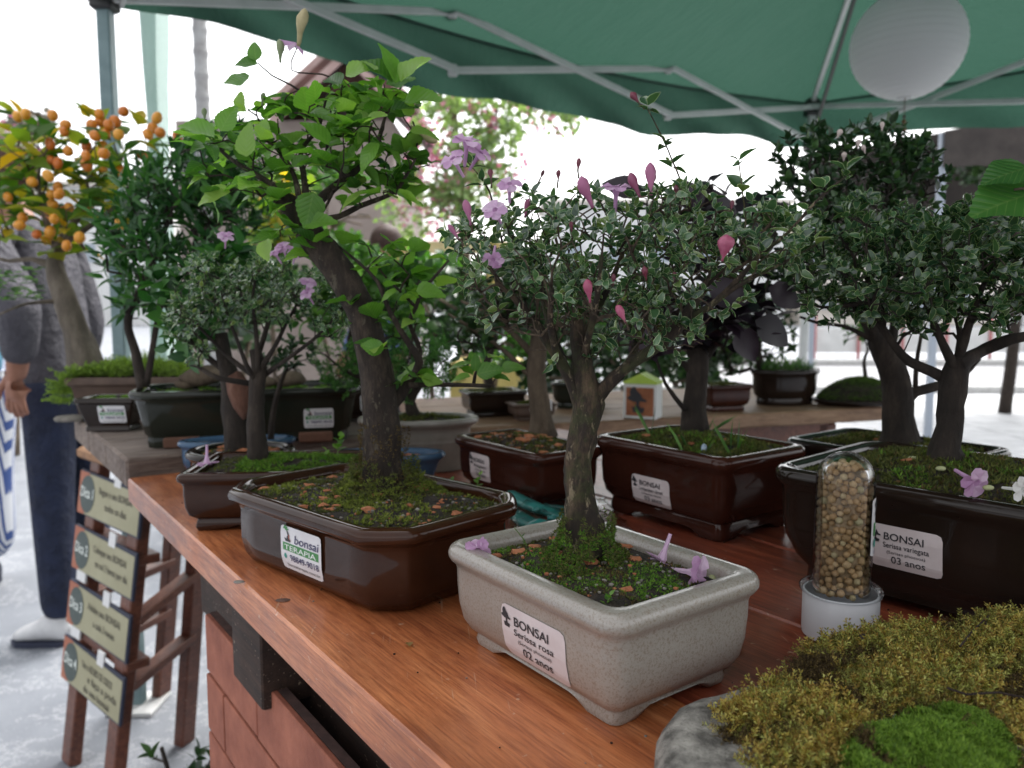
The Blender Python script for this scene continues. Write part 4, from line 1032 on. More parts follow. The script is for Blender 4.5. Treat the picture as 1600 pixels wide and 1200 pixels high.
# yellow stall
ys = thing('yellow_stall', PX(735, 480, 5.6) * Vector((1, 1, 0)), 'stall counter with yellow cloth and yellow back panel behind the shrubs', 'stall')
M_yel = mat('yellow_cloth', (.36, .28, .08), (.46, .37, .13), 6, .8, .4, 10, .02); M_yel2 = mat('cream_yellow', (.55, .45, .22), (.62, .52, .30), 4, .8)
c = PX(735, 560, 5.6); mb = MB(); mb.box((c.x + .12, 5.9, .33), (.55, .5, .66), bev=.02); mb.build('counter', [M_yel], ys)
c = PX(700, 382, 6.4); mb = MB(); mb.box((c.x - .1, 6.45, c.z - .02), (1.3, .05, .10), bev=.01); mb.build('top_board', [M_yel2], ys)
for x_ in (622, 768): 
    c = PX(x_, 450, 6.4); mb = MB(); mb.box((c.x, 6.4, .8), (.1, .06, 1.6), bev=.01); mb.build('post', [M_yel], ys)
# second tent, dark, upper right
dt = thing('neighbouring_tent', PX(1640, 400, 6.0) * Vector((1, 1, 0)), 'dark brown neighbouring tent at the upper right', 'tent')
M_tent = mat('dark_brown_fabric', (.030, .024, .022), (.055, .045, .04), 5, .8, .4, 8, .02)
z0 = PX(1480, 262, 6).z; z1 = PX(1480, 205, 6).z; xl = PX(1476, 200, 6).x; xr = xl + 3.2
mb = MB(); rings = []
for u in range(13):
    x = xl + (xr - xl) * u / 12; rings.append((x, z1 + .05 * u, z0 + .02 * math.sin(u * 1.7)))
mb.add([(x, 6, t_) for x, t_, q in rings] + [(x, 6.0 + .02 * math.sin(i), q) for i, (x, t_, q) in enumerate(rings)] + [(x, 8.5, t_ + .3) for x, t_, q in rings],
       [(i, i + 1, i + 14, i + 13) for i in range(12)] + [(i + 26, i + 27, i + 1, i) for i in range(12)]); mb.build('roof_fabric', [M_tent], dt)
mb = MB(); mb.add([(xl, 8.6, z0 - .5), (xr, 8.6, z0 - .5), (xr, 8.6, z1 + .9), (xl, 8.6, z1 + .3)], [(0, 1, 2, 3)]); mb.build('back_panel', [M_tent], dt)
for x_, y_ in ((xl + .02, 6.05), (xr, 6.05), (xl + .02, 8.5), (xr, 8.5)): bar('post', (x_, y_, 0), (x_, y_, z1), .05, mat('blue_grey_paint', (.3, .34, .4), rough=.5), dt)

def bg_tree(name, base, height, r, blobs, n, lsz, lm, bm, label, Y, flowers=0, fm=None, cat='tree', group=None, trunkpts=None, leafw=.5, nt=40):
    g = thing(name, base, label, cat, group)
    T = Tree(Vector(base) + Vector((0, 0, height * .35)), .006)
    pts = trunkpts or [Vector(base), Vector(base) + Vector((.05, 0, height * .3)), Vector(base) + Vector((-.04, 0, height * .6))]
    T.limb(pts, [r, r * .8, r * .5], .15)
    tips = blob_pts(blobs, nt, Y)
    T.grow(tips, .15, .3, .1); T.build(g, bm, sides=8, amp=.1, nsc=5, twig_sides=4)
    P = blob_pts(blobs, n, Y); cl = []
    for i, p in enumerate(P):
        if noise.noise(p * (2.2 if lsz > .045 else 9)) < -.12: continue
        d = Vector((random.gauss(0, 1), random.gauss(0, 1), random.gauss(-.3, .8))).normalized(); cl.append(basis(p, d, Vector((random.gauss(0, 1), random.gauss(0, 1), 1)), lsz * random.uniform(.6, 1.3)))
    scatter_mesh('crown', [leaf_templ(leafw, n=3, seed=i) for i in range(2)], cl, [lm], g, 'stuff')
    if flowers:
        F_ = []; 
        while len(F_) < flowers:
            c = blob_pts(blobs, 1, Y)[0]
            for _ in range(random.randint(6, 16)):
                F_.append(basis(c + Vector((random.gauss(0, 1), random.gauss(0, 1), random.gauss(0, 1))) * lsz * .8, Vector((random.gauss(0, 1), random.gauss(0, 1), random.gauss(0, 1))), Vector((0, 0, 1)), lsz * .75))
        scatter_mesh('blossom', [leaf_templ(.6, n=3, seed=3)], F_, [fm], g, 'stuff')
    return g
bg_tree('bougainvillea', PX(720, 700, 6.5) * Vector((1, 1, 0)), 4.4, .06, [(740, 130, 100, 50, .5), (840, 180, 80, 45, .4), (700, 210, 80, 70, .5), (740, 290, 80, 60, .5), (660, 330, 70, 60, .4), (790, 240, 60, 50, .3), (860, 160, 60, 40, .3), (690, 280, 60, 60, .4)], 3800, .055, leafmat('washed_leaf', [(0, (.13, .19, .09)), (1, (.30, .40, .22))], .5, .6), B_tan,
        'airy bougainvillea with pink blossoms against the white sky behind the canopy edge', 6.5, 900, leafmat('washed_bract', [(0, (.55, .18, .32)), (1, (.75, .36, .50))], .4, .6, tint=(1.2, 1, 1)), nt=70)
bg_tree('blossoming_tree', PX(20, 700, 5.5) * Vector((1, 1, 0)), 3.5, .05, [(35, 225, 42, 55, .4), (10, 300, 50, 60, .4), (60, 200, 25, 30, .2)], 900, .05, mat('dusty_leaf', (.10, .10, .07), (.2, .17, .12), 6, .8), B_tan,
        'dusty tree with faded pink blossoms at the far left behind the kumquat', 5.5, 110, MATS['washed_bract'])
bg_tree('dark_tree', PX(1560, 800, 7.6) * Vector((1, 1, 0)), 3.4, .07, [(1540, 250, 60, 45, .4), (1620, 230, 60, 60, .4)], 900, .08, L_dk, B_dark, 'dark tree under the neighbouring tent at the upper right', 7.6)
# palm trunk
pt = PX(316, 150, 7.5); g = thing('palm_tree', (pt.x, 7.5, 0), 'pale ringed palm trunk against the white sky at the left', 'palm')
mb = MB(); pr = []
for i in range(120):
    z = i * .05; pr.append((.070 * (1 + (.14 if i % 4 == 0 else 0)) * (1 - z * .03), z))
mb.lathe(pr, (pt.x, 7.5, 0), 14); mb.build('trunk', [mat('palm_bark', (.30, .29, .29), (.42, .42, .42), 9, .9, .4)], g)
fr = []
for k in range(14):
    a = k * 2.4; mb = MB(); c = Vector((pt.x, 7.5, 5.9)); pts = [c + Vector((math.cos(a), math.sin(a), 0)) * t_ * 1.6 + Vector((0, 0, .7 * t_ - 1.1 * t_ * t_)) for t_ in [i / 8 for i in range(9)]]
    mb.tube(pts, .015, 4)
    for i in range(1, 9):
        for s_ in (-1, 1):
            d = Vector((-math.sin(a), math.cos(a), 0)) * s_; p = pts[i]; mb.add([p, p + d * .4 + Vector((math.cos(a) * .2, math.sin(a) * .2, -.12)), p + Vector((math.cos(a) * .12, math.sin(a) * .12, 0))], [(0, 1, 2)])
    mb.build('frond', [L_bush], g)
# leafy shrubs standing on the ground behind the tables
def shrub(px, py, Y, rx, ry, label, lm, n=700, lsz=.04, dz=.25, group='shrubs behind the tables', name='leafy_shrub'):
    bg_tree(name, PX(px, 600, Y) * Vector((1, 1, 0)), 1.0, .02, [(px, py, rx, ry, dz), (px - rx * .4, py + ry * .5, rx * .7, ry * .6, dz), (px + rx * .4, py - ry * .2, rx * .6, ry * .6, dz)], n, lsz, lm, B_tan, label, Y, cat='shrub', group=group, nt=20)
shrub(560, 440, 3.3, 70, 70, 'bright green shrub behind the leaning trunk', L_bush)
shrub(660, 430, 3.0, 60, 45, 'bright leafy shrub below the person in blue', L_bush)
shrub(700, 480, 2.7, 70, 60, 'dark green shrub between the leaning trunk and the pink serissa', L_dk, 800, .035)
shrub(440, 330, 4.2, 60, 70, 'reddish tinged shrub in front of the house wall', L_kum, 400, .06)

shrub(400, 470, 3.6, 90, 80, 'large dark shrub behind the twiggy bonsai at the left', L_dk, 1500, .05, .35)
shrub(520, 330, 4.6, 90, 80, 'tall dark green shrub in front of the house', L_bush, 1300, .06, .3)
shrub(870, 470, 3.4, 90, 60, 'dark shrub far behind the pink serissa trunk', L_dk, 1100, .05, .3)
shrub(1010, 500, 3.6, 80, 45, 'low dark shrub behind the purple leaved bonsai', L_dk, 900, .05, .3)

shrub(875, 560, 2.55, 60, 55, 'dark bushy plant behind the back table left of the gift box', L_dk, 900, .030, .15)
shrub(985, 545, 2.65, 65, 60, 'dark bushy plant behind the white gift box', L_dk, 1000, .030, .15)
shrub(1110, 545, 2.75, 75, 60, 'dark bushy plant behind the small brown pot of the back table', L_dk, 1100, .030, .15)
shrub(790, 530, 2.5, 55, 45, 'mid green bushy plant behind the yellow counter gap', L_bush, 700, .030, .15)

# pale buildings added beyond the road to cover the grey horizon band
M_far = mat('pale_plaster', (.70, .70, .69), (.78, .78, .77), 1, .9); M_far2 = mat('warm_plaster', (.68, .62, .55), (.75, .70, .63), 1, .9); M_fw = mat('far_glass', (.35, .40, .45), rough=.2)
for i, (x0, w_, h_, m_, lab) in enumerate(((-34, 13, 8, M_far, 'added pale flat roofed building far behind at the left'), (-19, 11, 6.5, M_far2, 'added warm toned low building far behind left of the house'), (2, 14, 7, M_far, 'added pale building far behind the pink flowered bonsai'), (17, 12, 5.5, M_far2, 'added warm toned low building far across the road'), (30, 16, 8, M_far, 'added pale building far across the road at the right edge'))):
    g = thing('building', (x0 + w_ / 2, 46, 0), lab, 'building', 'pale buildings added to cover the horizon band')
    b = MB(); b.box((x0 + w_ / 2, 49, h_ / 2), (w_, 6, h_)); b.build('wall', [m_], g)
    b = MB(); b.box((x0 + w_ / 2, 48.9, h_ + .12), (w_ + .6, 6.8, .24)); b.build('roof', [M_far2], g)
    for fl in range(int(h_ // 2.7)):
        for k in range(int(w_ // 2.6)):
            c = Vector((x0 + 1.5 + k * 2.6, 45.97, 1.5 + fl * 2.7)); b = MB(); b.box(c, (1.2, .1, 1.3)); f_ = b.build('window', [m_], g); b = MB(); b.box(c + Vector((0, -.06, 0)), (1.0, .02, 1.1)); b.build('pane', [M_fw], f_)
# ================================================================= BONSAIS ON THE TABLES
SER = [leaf_templ(.27, margin=.12, n=4, fold=.35, curl=.28, seed=1), leaf_templ(.30, margin=.11, n=4, fold=.5, curl=.12, seed=2), leaf_templ(.24, margin=.13, n=4, fold=.2, curl=.45, seed=3)]
PLAIN = [leaf_templ(.26, n=4, fold=.3, curl=.25, seed=4), leaf_templ(.30, n=4, fold=.45, curl=.1, seed=5)]
BROAD = [leaf_templ(.42, n=5, fold=.22, curl=.2, seed=6), leaf_templ(.46, n=5, fold=.35, curl=.05, seed=7, wav=.08)]
NARROW = [leaf_templ(.13, n=4, fold=.3, curl=.3, seed=8), leaf_templ(.11, n=4, fold=.3, curl=.1, seed=9)]
GRE = [leaf_templ(.36, n=8, serr=.028, fold=.35, curl=.30, seed=11, wav=.09), leaf_templ(.40, n=8, serr=.028, fold=.5, curl=.10, seed=12, wav=.12), leaf_templ(.33, n=8, serr=.028, fold=.2, curl=.5, seed=13, wav=.10), leaf_templ(.38, n=8, serr=.03, fold=.1, curl=-.15, seed=14, wav=.14)]

def chain_tips(T, every=.012, start=.35):
    """extra leaf sites along the outer part of the twigs"""
    out = []
    for ch in getattr(T, 'chains', []):
        n = len(ch)
        for i in range(int(n * start), n - 1):
            if random.random() < every: out.append((T.p[ch[i]], (T.p[ch[i + 1]] - T.p[ch[i]]).normalized()))
    return out

# ---------- A: speckled white pot, pink serissa -------------------------------------------------
pc = Vector((.0535, .4915, TOP + .0005))
A = thing('bonsai', pc, 'pink flowering bonsai in a speckled off-white rectangular pot, labelled Serissa rosa', 'bonsai', 'bonsais on the display table')
pot = Pot(pc, YAW, .0645, .0865, .070, 'round', .015, prof=[(.0170, .0), (.0160, .05), (.0168, .095), (.0168, .11), (.0125, .16), (.0085, .26), (.0062, .42), (.0052, .62), (.0050, .76), (.0042, .80), (.0018, .835), (.0002, .875), (0, .92), (.0012, .965), (.0032, .992), (.005, 1.0)], soil=.011); pot.build(A, MATS.get('speckled_glaze') or G_white)
pot.build_soil(A, .010)
dress_soil(pot, A, 9000, .0019, [M_mossG, M_mossO, M_mossD], .10, 30, chips=15, pebbles=220, sx=3.3)
sticker_bonsai(pot, A, '-x', .0105, .0295, .062, .0345, 'Serissa rosa', '(Serissa phoesoa)', '02 anos')
Y = .4915
def P_(px, py, dy=0, Y0=None): return D(px, py, (Y0 or Y) + dy)
T = Tree(P_(915, 850), .00042); T.k0 = .90; T.k1 = .62
T.limb([P_(918, 862), P_(913, 820), P_(906, 770), P_(904, 720), P_(914, 672), P_(921, 632), P_(914, 590), P_(906, 545), P_(900, 500)], [.0185, .0125, .0102, .0096, .0100, .0104, .0078, .0062, .0044], .006)
T.limb([P_(912, 640), P_(892, 595, .0), P_(872, 560, -.005), P_(848, 520, -.008), P_(815, 478, -.012), P_(775, 440, -.015)], [.008, .0062, .0055, .0046, .0034, .0022], .006)
T.limb([P_(925, 630), P_(950, 600, -.004), P_(985, 570, -.012), P_(1020, 545, -.018), P_(1055, 515, -.02), P_(1080, 480, -.02), P_(1100, 450, -.02)], [.0085, .0068, .0058, .0055, .0058, .0055, .0045], .006)
T.limb([P_(1070, 500, -.02), P_(1110, 478, -.025), P_(1150, 440, -.03), P_(1185, 400, -.03), P_(1213, 364, -.03)], [.0036, .0030, .0026, .0024, .0022], .006)
T.limb([P_(1105, 482, -.025), P_(1165, 440, -.035), P_(1225, 410, -.04), P_(1275, 382, -.045)], [.0022, .0018, .0014, .001], .006)
T.limb([P_(1188, 398, -.03), P_(1235, 360, -.04), P_(1275, 315, -.045), P_(1322, 275, -.05)], [.0016, .0014, .0012, .0008], .006)
T.limb([P_(885, 585), P_(862, 520, .02), P_(850, 470, .03), P_(842, 420, .03)], [.006, .005, .0038, .0026], .006)
T.limb([P_(906, 550), P_(930, 490, .015), P_(955, 440, .02), P_(975, 390, .02)], [.005, .0042, .0032, .0022], .006)
T.limb([P_(872, 560, -.005), P_(860, 505, -.03), P_(862, 450, -.04)], [.0045, .0034, .0024], .006)
T.limb([P_(912, 560), P_(925, 505, -.03), P_(935, 455, -.04), P_(940, 400, -.04)], [.004, .0034, .0028, .002], .006)
T.limb([P_(985, 570, -.012), P_(1000, 520, .02), P_(1030, 460, .03), P_(1050, 410, .03)], [.004, .0036, .003, .002], .006)
T.limb([P_(960, 400, .01), P_(1000, 350, .0), P_(1062, 300, -.005), P_(1050, 250, -.005), P_(1030, 205, -.005), P_(1012, 170, -.005)], [.0018, .0014, .0010, .0009, .0008, .0006], .006)
T.limb([P_(1100, 450, -.0), P_(1150, 400, -.01), P_(1165, 350, -.01), P_(1160, 300, -.01), P_(1155, 258, -.01)], [.0018, .0013, .001, .0008, .0006], .006)
T.limb([P_(790, 400), P_(765, 300, -.01), P_(745, 270, -.01), P_(730, 252, -.01)], [.0012, .0009, .0008, .0006], .006)
blobs = [(790, 385, 85, 60, .06), (740, 370, 45, 50, .04), (860, 345, 90, 62, .07), (930, 370, 100, 75, .07), (1010, 370, 95, 80, .07), (1090, 370, 85, 75, .06), (1050, 470, 85, 60, .05), (1150, 400, 70, 60, .05), (960, 450, 90, 60, .06), (870, 430, 90, 40, .06)]
tips = blob_pts(blobs + [(1225, 385, 55, 45, .03), (1190, 335, 45, 35, .03), (1060, 310, 60, 35, .04)], 390, Y, shell=.3)
T.grow(tips, .0065, .3, -.15)
front = [P_(x, y, -.06) for x, y in ((968, 520), (1000, 500), (1100, 420), (1130, 410), (945, 440), (1020, 540), (1085, 520), (1120, 490), (690 + 60, 420), (880, 470), (1230, 390), (1250, 370), (1160, 470), (905, 400), (975, 470), (835, 440), (1060, 440), (1075, 400))]
T.grow(front, .0065, .3, -.1)
keep = len(T.tips); T.grow(blob_pts([(790, 480, 75, 45, .05), (860, 500, 70, 45, .05), (930, 500, 80, 50, .05), (1020, 500, 60, 40, .05), (760, 440, 45, 35, .04), (1000, 430, 100, 50, .05), (860, 440, 90, 45, .06), (880, 545, 55, 35, .035), (960, 545, 60, 30, .035), (800, 510, 60, 30, .04), (1060, 530, 50, 30, .03)], 330, Y), .0065, .35, -.05); bare = T.tips[keep:]; T.tips = T.tips[:keep] + bare[::4]
T.build(A, B_A, B_Atw, amp=.26, nsc=120, sides=26)
def leafy(p):
    x, y = XY(p); lim = 470 if x < 880 else (560 if x > 940 else 500)
    return y < lim or random.random() < .30
ros = rosettes([t for t in T.tips if leafy(t[0])], .0086, (2, 3), (.5, 1.2)) + rosettes([t for t in chain_tips(T, .20, .5) if leafy(t[0])], .0072, (1, 2), (.6, 1.2), drop=.1)
for px, py, dy in ((1012, 172, -.005), (1040, 228, -.005), (1062, 300, -.005), (1050, 262, -.005), (1155, 258, -.01), (1160, 300, -.01), (1322, 275, -.05), (1290, 300, -.047), (1262, 335, -.043), (1275, 382, -.045), (1250, 398, -.043), (1235, 372, -.04), (1222, 412, -.04), (1190, 428, -.037), (737, 262, -.01), (755, 290, -.01)):
    ros += rosettes([(P_(px, py, dy), Vector((random.gauss(0, .2), 0, 1)))], .0125, (2, 2), (.8, 1.25))
place_leaves(A, ros, SER, [L_ser, L_serM])
for px, py, dy, kind, s_, d in ((728, 240, -.02, 'o', .020, (.15, -.5, 1)), (716, 262, -.025, 'o', .018, (-.5, -.7, .8)), (742, 252, -.02, 'o', .017, (.6, -.5, .8)), (796, 302, -.05, 'o', .016, (0, -.8, 1)), (778, 338, -.06, 'o', .015, (-.3, -.9, .6)), (962, 312, -.04, 'o', .019, (0, -.35, 1)),
                               (772, 395, -.05, 'o', .014, (-.1, -.6, -.7)), (1017, 305, -.05, 'p', .021, (-.1, 0, 1)), (1000, 308, -.045, 'p', .017, (-.15, .1, 1)), (926, 325, -.05, 'p', .021, (-.25, 0, 1)), (736, 352, -.06, 'p', .016, (-.2, 0, 1)), (718, 375, -.06, 'p', .012, (-.6, 0, .8)),
                               (820, 340, -.05, 'p', .012, (.2, 0, 1)), (1128, 408, -.075, 'f', .0155, (0, -.1, 1)), (1000, 163, -.005, 'd', .0115, (-.8, 0, .9)), (768, 283, -.03, 'd', .009, (0, 0, 1)), (844, 280, -.03, 'd', .007, (0, 0, 1)), (872, 283, -.03, 'd', .008, (.1, 0, 1)), (903, 268, -.02, 'd', .010, (-.1, 0, 1)),
                               (922, 473, -.075, 'D', .014, (-.3, 0, 1)), (978, 505, -.075, 'D', .012, (-.4, 0, 1)), (958, 448, -.06, 'd', .009, (0, -.3, 1)), (1010, 438, -.06, 'd', .010, (0, 0, 1)), (1056, 308, -.03, 'd', .009, (.1, 0, 1)), (1054, 440, -.06, 'd', .007, (.2, 0, 1)), (1020, 290, -.02, 'd', .009, (.2, 0, 1)), (1070, 318, -.02, 'd', .008, (0, 0, 1)), (893, 362, -.06, 'd', .007, (0, 0, 1)), (1142, 330, -.03, 'd', .008, (.1, 0, 1))):
    mb = MB(); p = P_(px, py, dy); d = Vector(d); s_ *= {'o': .95, 'p': .88, 'f': .9, 'D': .9, 'd': .8}[kind]
    if kind != 'o':
        tgt = min(T.tips, key=lambda q: (q[0] - p).length)[0]; tgt = tgt if (tgt - p).length < .016 else p - d.normalized() * .004; sm = MB(); sm.tube([tgt, tgt.lerp(p, .5) + Vector((0, 0, .001)), p, p + d.normalized() * s_ * .06], [.0006, .0005, .0005, .0009], 5); sm.build('flower_stalk', [B_Atw], A)
        sm = MB()
        for k in range(4):
            a = k * 1.57; o1 = d.normalized().orthogonal().normalized(); o2 = d.normalized().cross(o1); r_ = o1 * math.cos(a) + o2 * math.sin(a); tt = d.normalized().cross(r_); u = d.normalized()
            sm.add([p + tt * s_ * .05, p - tt * s_ * .05, p + r_ * s_ * .12 + u * s_ * .28], [(0, 1, 2)])
        sm.build('sepals', [L_ser], A)
    if kind == 'o': flower_mb(mb, p - d.normalized() * s_ * .4, d, s_, petals=6); mb.build('flower', [M_petal], A)
    elif kind == 'p': bud_mb(mb, p, d, s_, .17); mb.build('pink_bud', [M_budP], A, smooth=True)
    elif kind == 'f': bud_mb(mb, p, d, s_, .30); mb.build('pink_bud', [mat('deep_pink_bud', (.26, .05, .10), (.36, .09, .16), 200, .4, .3)], A, smooth=True)
    elif kind == 'D': bud_mb(mb, p, d, s_, .22); mb.build('pink_bud', [mat('rose_bud', (.26, .04, .09), (.36, .08, .15), 60, .35)], A, smooth=True)
    else: bud_mb(mb, p, d, s_, .22); mb.build('maroon_bud', [M_budD], A, smooth=True)
moss_skirt(A, pot.w(0, 0, pot.h - .006) + (P_(915, 850) - pot.w(0, 0, pot.h)) * Vector((1, 1, 0)), .0155, .026, 3800, .0020, M_mossG, .85)
moss_skirt(A, pot.w(0, 0, pot.h - .006) + (P_(915, 850) - pot.w(0, 0, pot.h)) * Vector((1, 1, 0)), .0160, .034, 2600, .0019, M_mossO, .9, 'olive_moss')
# small weeds and things lying on the soil of the white pot
def sprig(name, p, h, n, lsz, root=None, label=None, cat=None, lm=None, templ=None, lean=(.2, 0), group=None):
    g = root or thing(name, p, label, cat, group); mb = MB(); pts = [p + Vector((lean[0] * h * t * t, lean[1] * h * t * t, h * t)) for t in (0, .3, .6, 1)]
    mb.tube(pts, [.0007, .0006, .0005, .0003], 5); st_ = mb.build('sprout' if root else 'stem', [M_stemG], g); M = []
    for i in range(n):
        t = .3 + .7 * i / max(1, n - 1); k = min(2, int(t * 3)); q = pts[k].lerp(pts[k + 1], t * 3 - k if t < 1 else 1)
        M += [basis(q, Vector((math.cos(i * 2.4), math.sin(i * 2.4), .4 + t)), Vector((0, 0, 1)), lsz * (1.1 - .4 * t))]
    o = scatter_mesh('sprout_leaves' if root else 'leaves', templ or [BROAD[0]], M, [lm or L_gre], st_ if root else g); return g
sprig('s', Z(945, 968, TOP + .055), .014, 9, .006, A); sprig('s', Z(968, 935, TOP + .056), .010, 6, .005, A); sprig('s', Z(826, 868, TOP + .056), .02, 6, .005, A, templ=[NARROW[0]], lm=L_bush, lean=(-.5, 0))
def fallen(px, py, z, d, label, group='fallen lilac flowers', s_=.019, m=None, at=None):
    p = at or Z(px, py, z); mb = MB(); flower_mb(mb, p, Vector(d), s_, droop=.1); o = mb.build('fallen_flower', [m or M_petal], org=p); return tagp(o, label, 'flower', group)
fallen(752, 872, TOP + .068, (-.15, -.85, -.25), 'fallen lilac flower on the left corner of the speckled white pot', at=pot.w(-.044, .064, .074))
fallen(1064, 850, TOP + .078, (-.35, -.2, -.9), 'fallen lilac flower standing upside down at the back right of the white pot', s_=.022, at=pot.w(.040, -.028, .084))
fallen(1048, 888, TOP + .068, (.75, -.65, .08), 'fallen lilac flower lying on the right rim of the white pot', s_=.026, at=pot.w(.028, -.038, .066))
b = MB(); bud_mb(b, Z(826, 866, TOP + .06), Vector((.3, -.4, -.2)), .008, .3); tagp(b.build('fallen_bud', [M_petal], org=Z(826, 866, TOP + .06)), 'small fallen lilac bud on the soil at the back left of the white pot', 'flower bud')
M_pel = mat('pellet_ochre', (.17, .11, .055), (.30, .21, .12), 120, .75, .4, 200); M_pelg = mat('pellet_green', (.32, .34, .16), (.42, .44, .24), 60, .7)
for i, (px, py) in enumerate(((1112, 905), (1122, 911), (1106, 915))):
    b = MB(); p = Z(px, py, TOP + .061); b.ball(p, .0028, 12, 8); tagp(b.build('fertilizer_pellet', [M_pelg], smooth=True, org=p), ('pale green pellet nearest the right end of the white pot', 'pale green pellet in the middle of the three in the white pot', 'pale green pellet closest to the lilac flower in the white pot')[i], 'pellet', 'pellets in the corner of the white pot')

# ---------- B: brown octagonal pot, leaning trunk, serrated leaves -------------------------------
pc = Vector((-.126, .680, TOP + .0005)); Y = .685
Bn = thing('bonsai', pc, 'leaning bonsai with bright serrated leaves in a glossy brown eight sided pot', 'bonsai', 'bonsais on the display table')
pb = Pot(pc, R(47), .084, .127, .068, 'chamfer', .030, feet=False,
         prof=[(.022, 0), (.017, .03), (.0125, .14), (.0105, .26), (.0095, .34), (.0095, .6), (.0098, .72), (.0085, .78), (.0045, .82), (.0010, .86), (0, .91), (.0012, .965), (.0038, 1.0)])
pb.build(Bn, G_brown, panel=.0014)
pb.build_soil(Bn, .010)
dress_soil(pb, Bn, 7500, .0022, [M_mossO, M_mossD, M_mossO], .12, 34, chips=28, pebbles=320, sx=7.7, chipsz=.0046)
dress_soil(pb, Bn, 2600, .0034, [mat and leafmat('yellow_green_moss', [(0, (.10, .14, .02)), (1, (.24, .27, .05))], .3, .8)], .28, 22, sx=1.2, name='pale_moss')
sticker_terapia(pb, Bn, '-x', .0060, .0300, .060, .0370)
T = Tree(P_(600, 760), .0006); T.k0 = .76; T.k1 = .8
T.limb([P_(601, 795), P_(600, 755), P_(597, 715), P_(599, 680), P_(594, 640), P_(592, 600), P_(584, 560), P_(575, 525), P_(567, 492), P_(552, 462), P_(530, 425), P_(508, 395), P_(486, 368), P_(468, 340), P_(452, 318), P_(432, 303), P_(424, 296)],
       [.031, .0245, .0225, .0225, .0205, .0205, .0195, .0185, .0175, .0170, .0175, .0175, .0175, .0165, .0140, .0110, .0050], .008)
for pts, r in (([(440, 312), (425, 288), (405, 276), (372, 256), (345, 235), (328, 205), (321, 186)], [.0035, .003, .0028, .0024, .002, .0014, .001]),
               ([(476, 350), (478, 310), (474, 270), (470, 235), (500, 195), (482, 155), (455, 133), (425, 118), (402, 98)], [.005, .004, .0035, .003, .002, .0015, .0013, .001, .0006]),
               ([(488, 335), (500, 312), (518, 296), (540, 278), (562, 262), (580, 245), (592, 218), (603, 180), (618, 150), (632, 128)], [.006, .0052, .0046, .004, .0032, .0026, .0022, .0016, .0012, .0009]),
               ([(492, 345), (530, 338), (562, 322), (600, 308), (622, 296), (634, 275), (648, 250), (652, 210), (645, 190)], [.004, .0032, .003, .0026, .0022, .0018, .0014, .001, .0008]),
               ([(470, 330), (464, 290), (452, 258), (432, 232), (408, 214)], [.004, .003, .0024, .002, .0012]),
               ([(540, 278), (510, 240), (520, 200), (500, 170), (478, 150)], [.0026, .002, .0016, .0012, .0008]),
               ([(500, 195), (508, 160), (515, 120), (465 + 0, 100), (462, 78)][:3] + [(456, 110), (464, 75)], [.0016, .0012, .0009, .0008, .0007]),
               ([(520, 300), (505, 330), (495, 320)], [.002, .0015, .001]),
               ([(597, 645), (625, 618), (642, 592), (655, 565), (628, 520), (606, 480), (590, 440), (560, 410), (530, 385)], [.0095, .0068, .0052, .0042, .0034, .0028, .0022, .0016, .001]),
               ([(646, 590), (656, 548), (640, 505), (650, 480), (660, 455), (690, 420), (702, 405)], [.0042, .003, .0026, .0024, .002, .0016, .0012]),
               ([(650, 480), (625, 455), (600, 430), (580, 400), (575, 385)], [.0018, .0015, .0012, .001, .0008]),
               ([(640, 602), (668, 601), (700, 601), (740, 602), (768, 603)], [.0035, .0028, .0025, .0023, .0020]),
               ([(640, 560), (645, 525), (655, 497), (676, 494)], [.0014, .0011, .0009, .0007]), ([(740, 602), (742, 588), (745, 575)], [.0022, .002, .001])):
    T.limb([P_(x, y, .012 * math.sin(i * .9 + x * .01)) for i, (x, y) in enumerate(pts)], r, .008)
blobs = [(385, 235, 85, 65, .05), (460, 170, 60, 45, .05), (470, 200, 70, 55, .05), (540, 190, 70, 50, .05), (600, 210, 55, 55, .05), (430, 290, 70, 40, .04), (560, 290, 50, 40, .05), (635, 270, 45, 50, .04), (345, 290, 50, 28, .04), (570, 160, 60, 45, .04), (500, 250, 60, 50, .05), (465, 380, 35, 40, .03)]
T.grow(blob_pts(blobs, 140, Y), .008, .3, .0)
low = [P_(x, y, random.uniform(-.025, .02)) for x, y in ((700, 408), (640, 430), (620, 470), (590, 500), (560, 505), (645, 500), (600, 545), (655, 590), (690, 595), (745, 570), (780, 578), (760, 560), (600, 450), (570, 420), (545, 470), (615, 405), (655, 440), (640, 395), (680, 450), (600, 395), (560, 380), (625, 600))]
T.grow(low, .008, .3, 0)
T.build(Bn, B_B, B_Btw, amp=.10, nsc=70, sides=26)
def alt_leaves(T, size, extra=.1, start=.2):
    M = []
    sites = [(p, d, 1) for p, d in T.tips] * 2 + [(p, d, .8) for p, d in chain_tips(T, extra, start)]
    for p, d, k in sites:
        a = random.uniform(0, 6.28); dd = (d * .5 + Vector((math.cos(a), math.sin(a) * .8, random.uniform(-.35, .6)))).normalized()
        up = Vector((random.gauss(0, .35), random.gauss(-.25, .35), 1)); M.append(basis(p + dd * .002, dd, up, size * k * random.uniform(.62, 1.25)))
    return M
lv = alt_leaves(T, .0215, .34)
def leafat(px, py, dx, dz, s_, dy=-.03, up=None): return basis(P_(px, py, dy), Vector((dx, random.uniform(-.3, .1), dz)), Vector(up or (random.gauss(0, .5), -random.uniform(.3, 1), random.uniform(.3, 1))), s_ * .88)
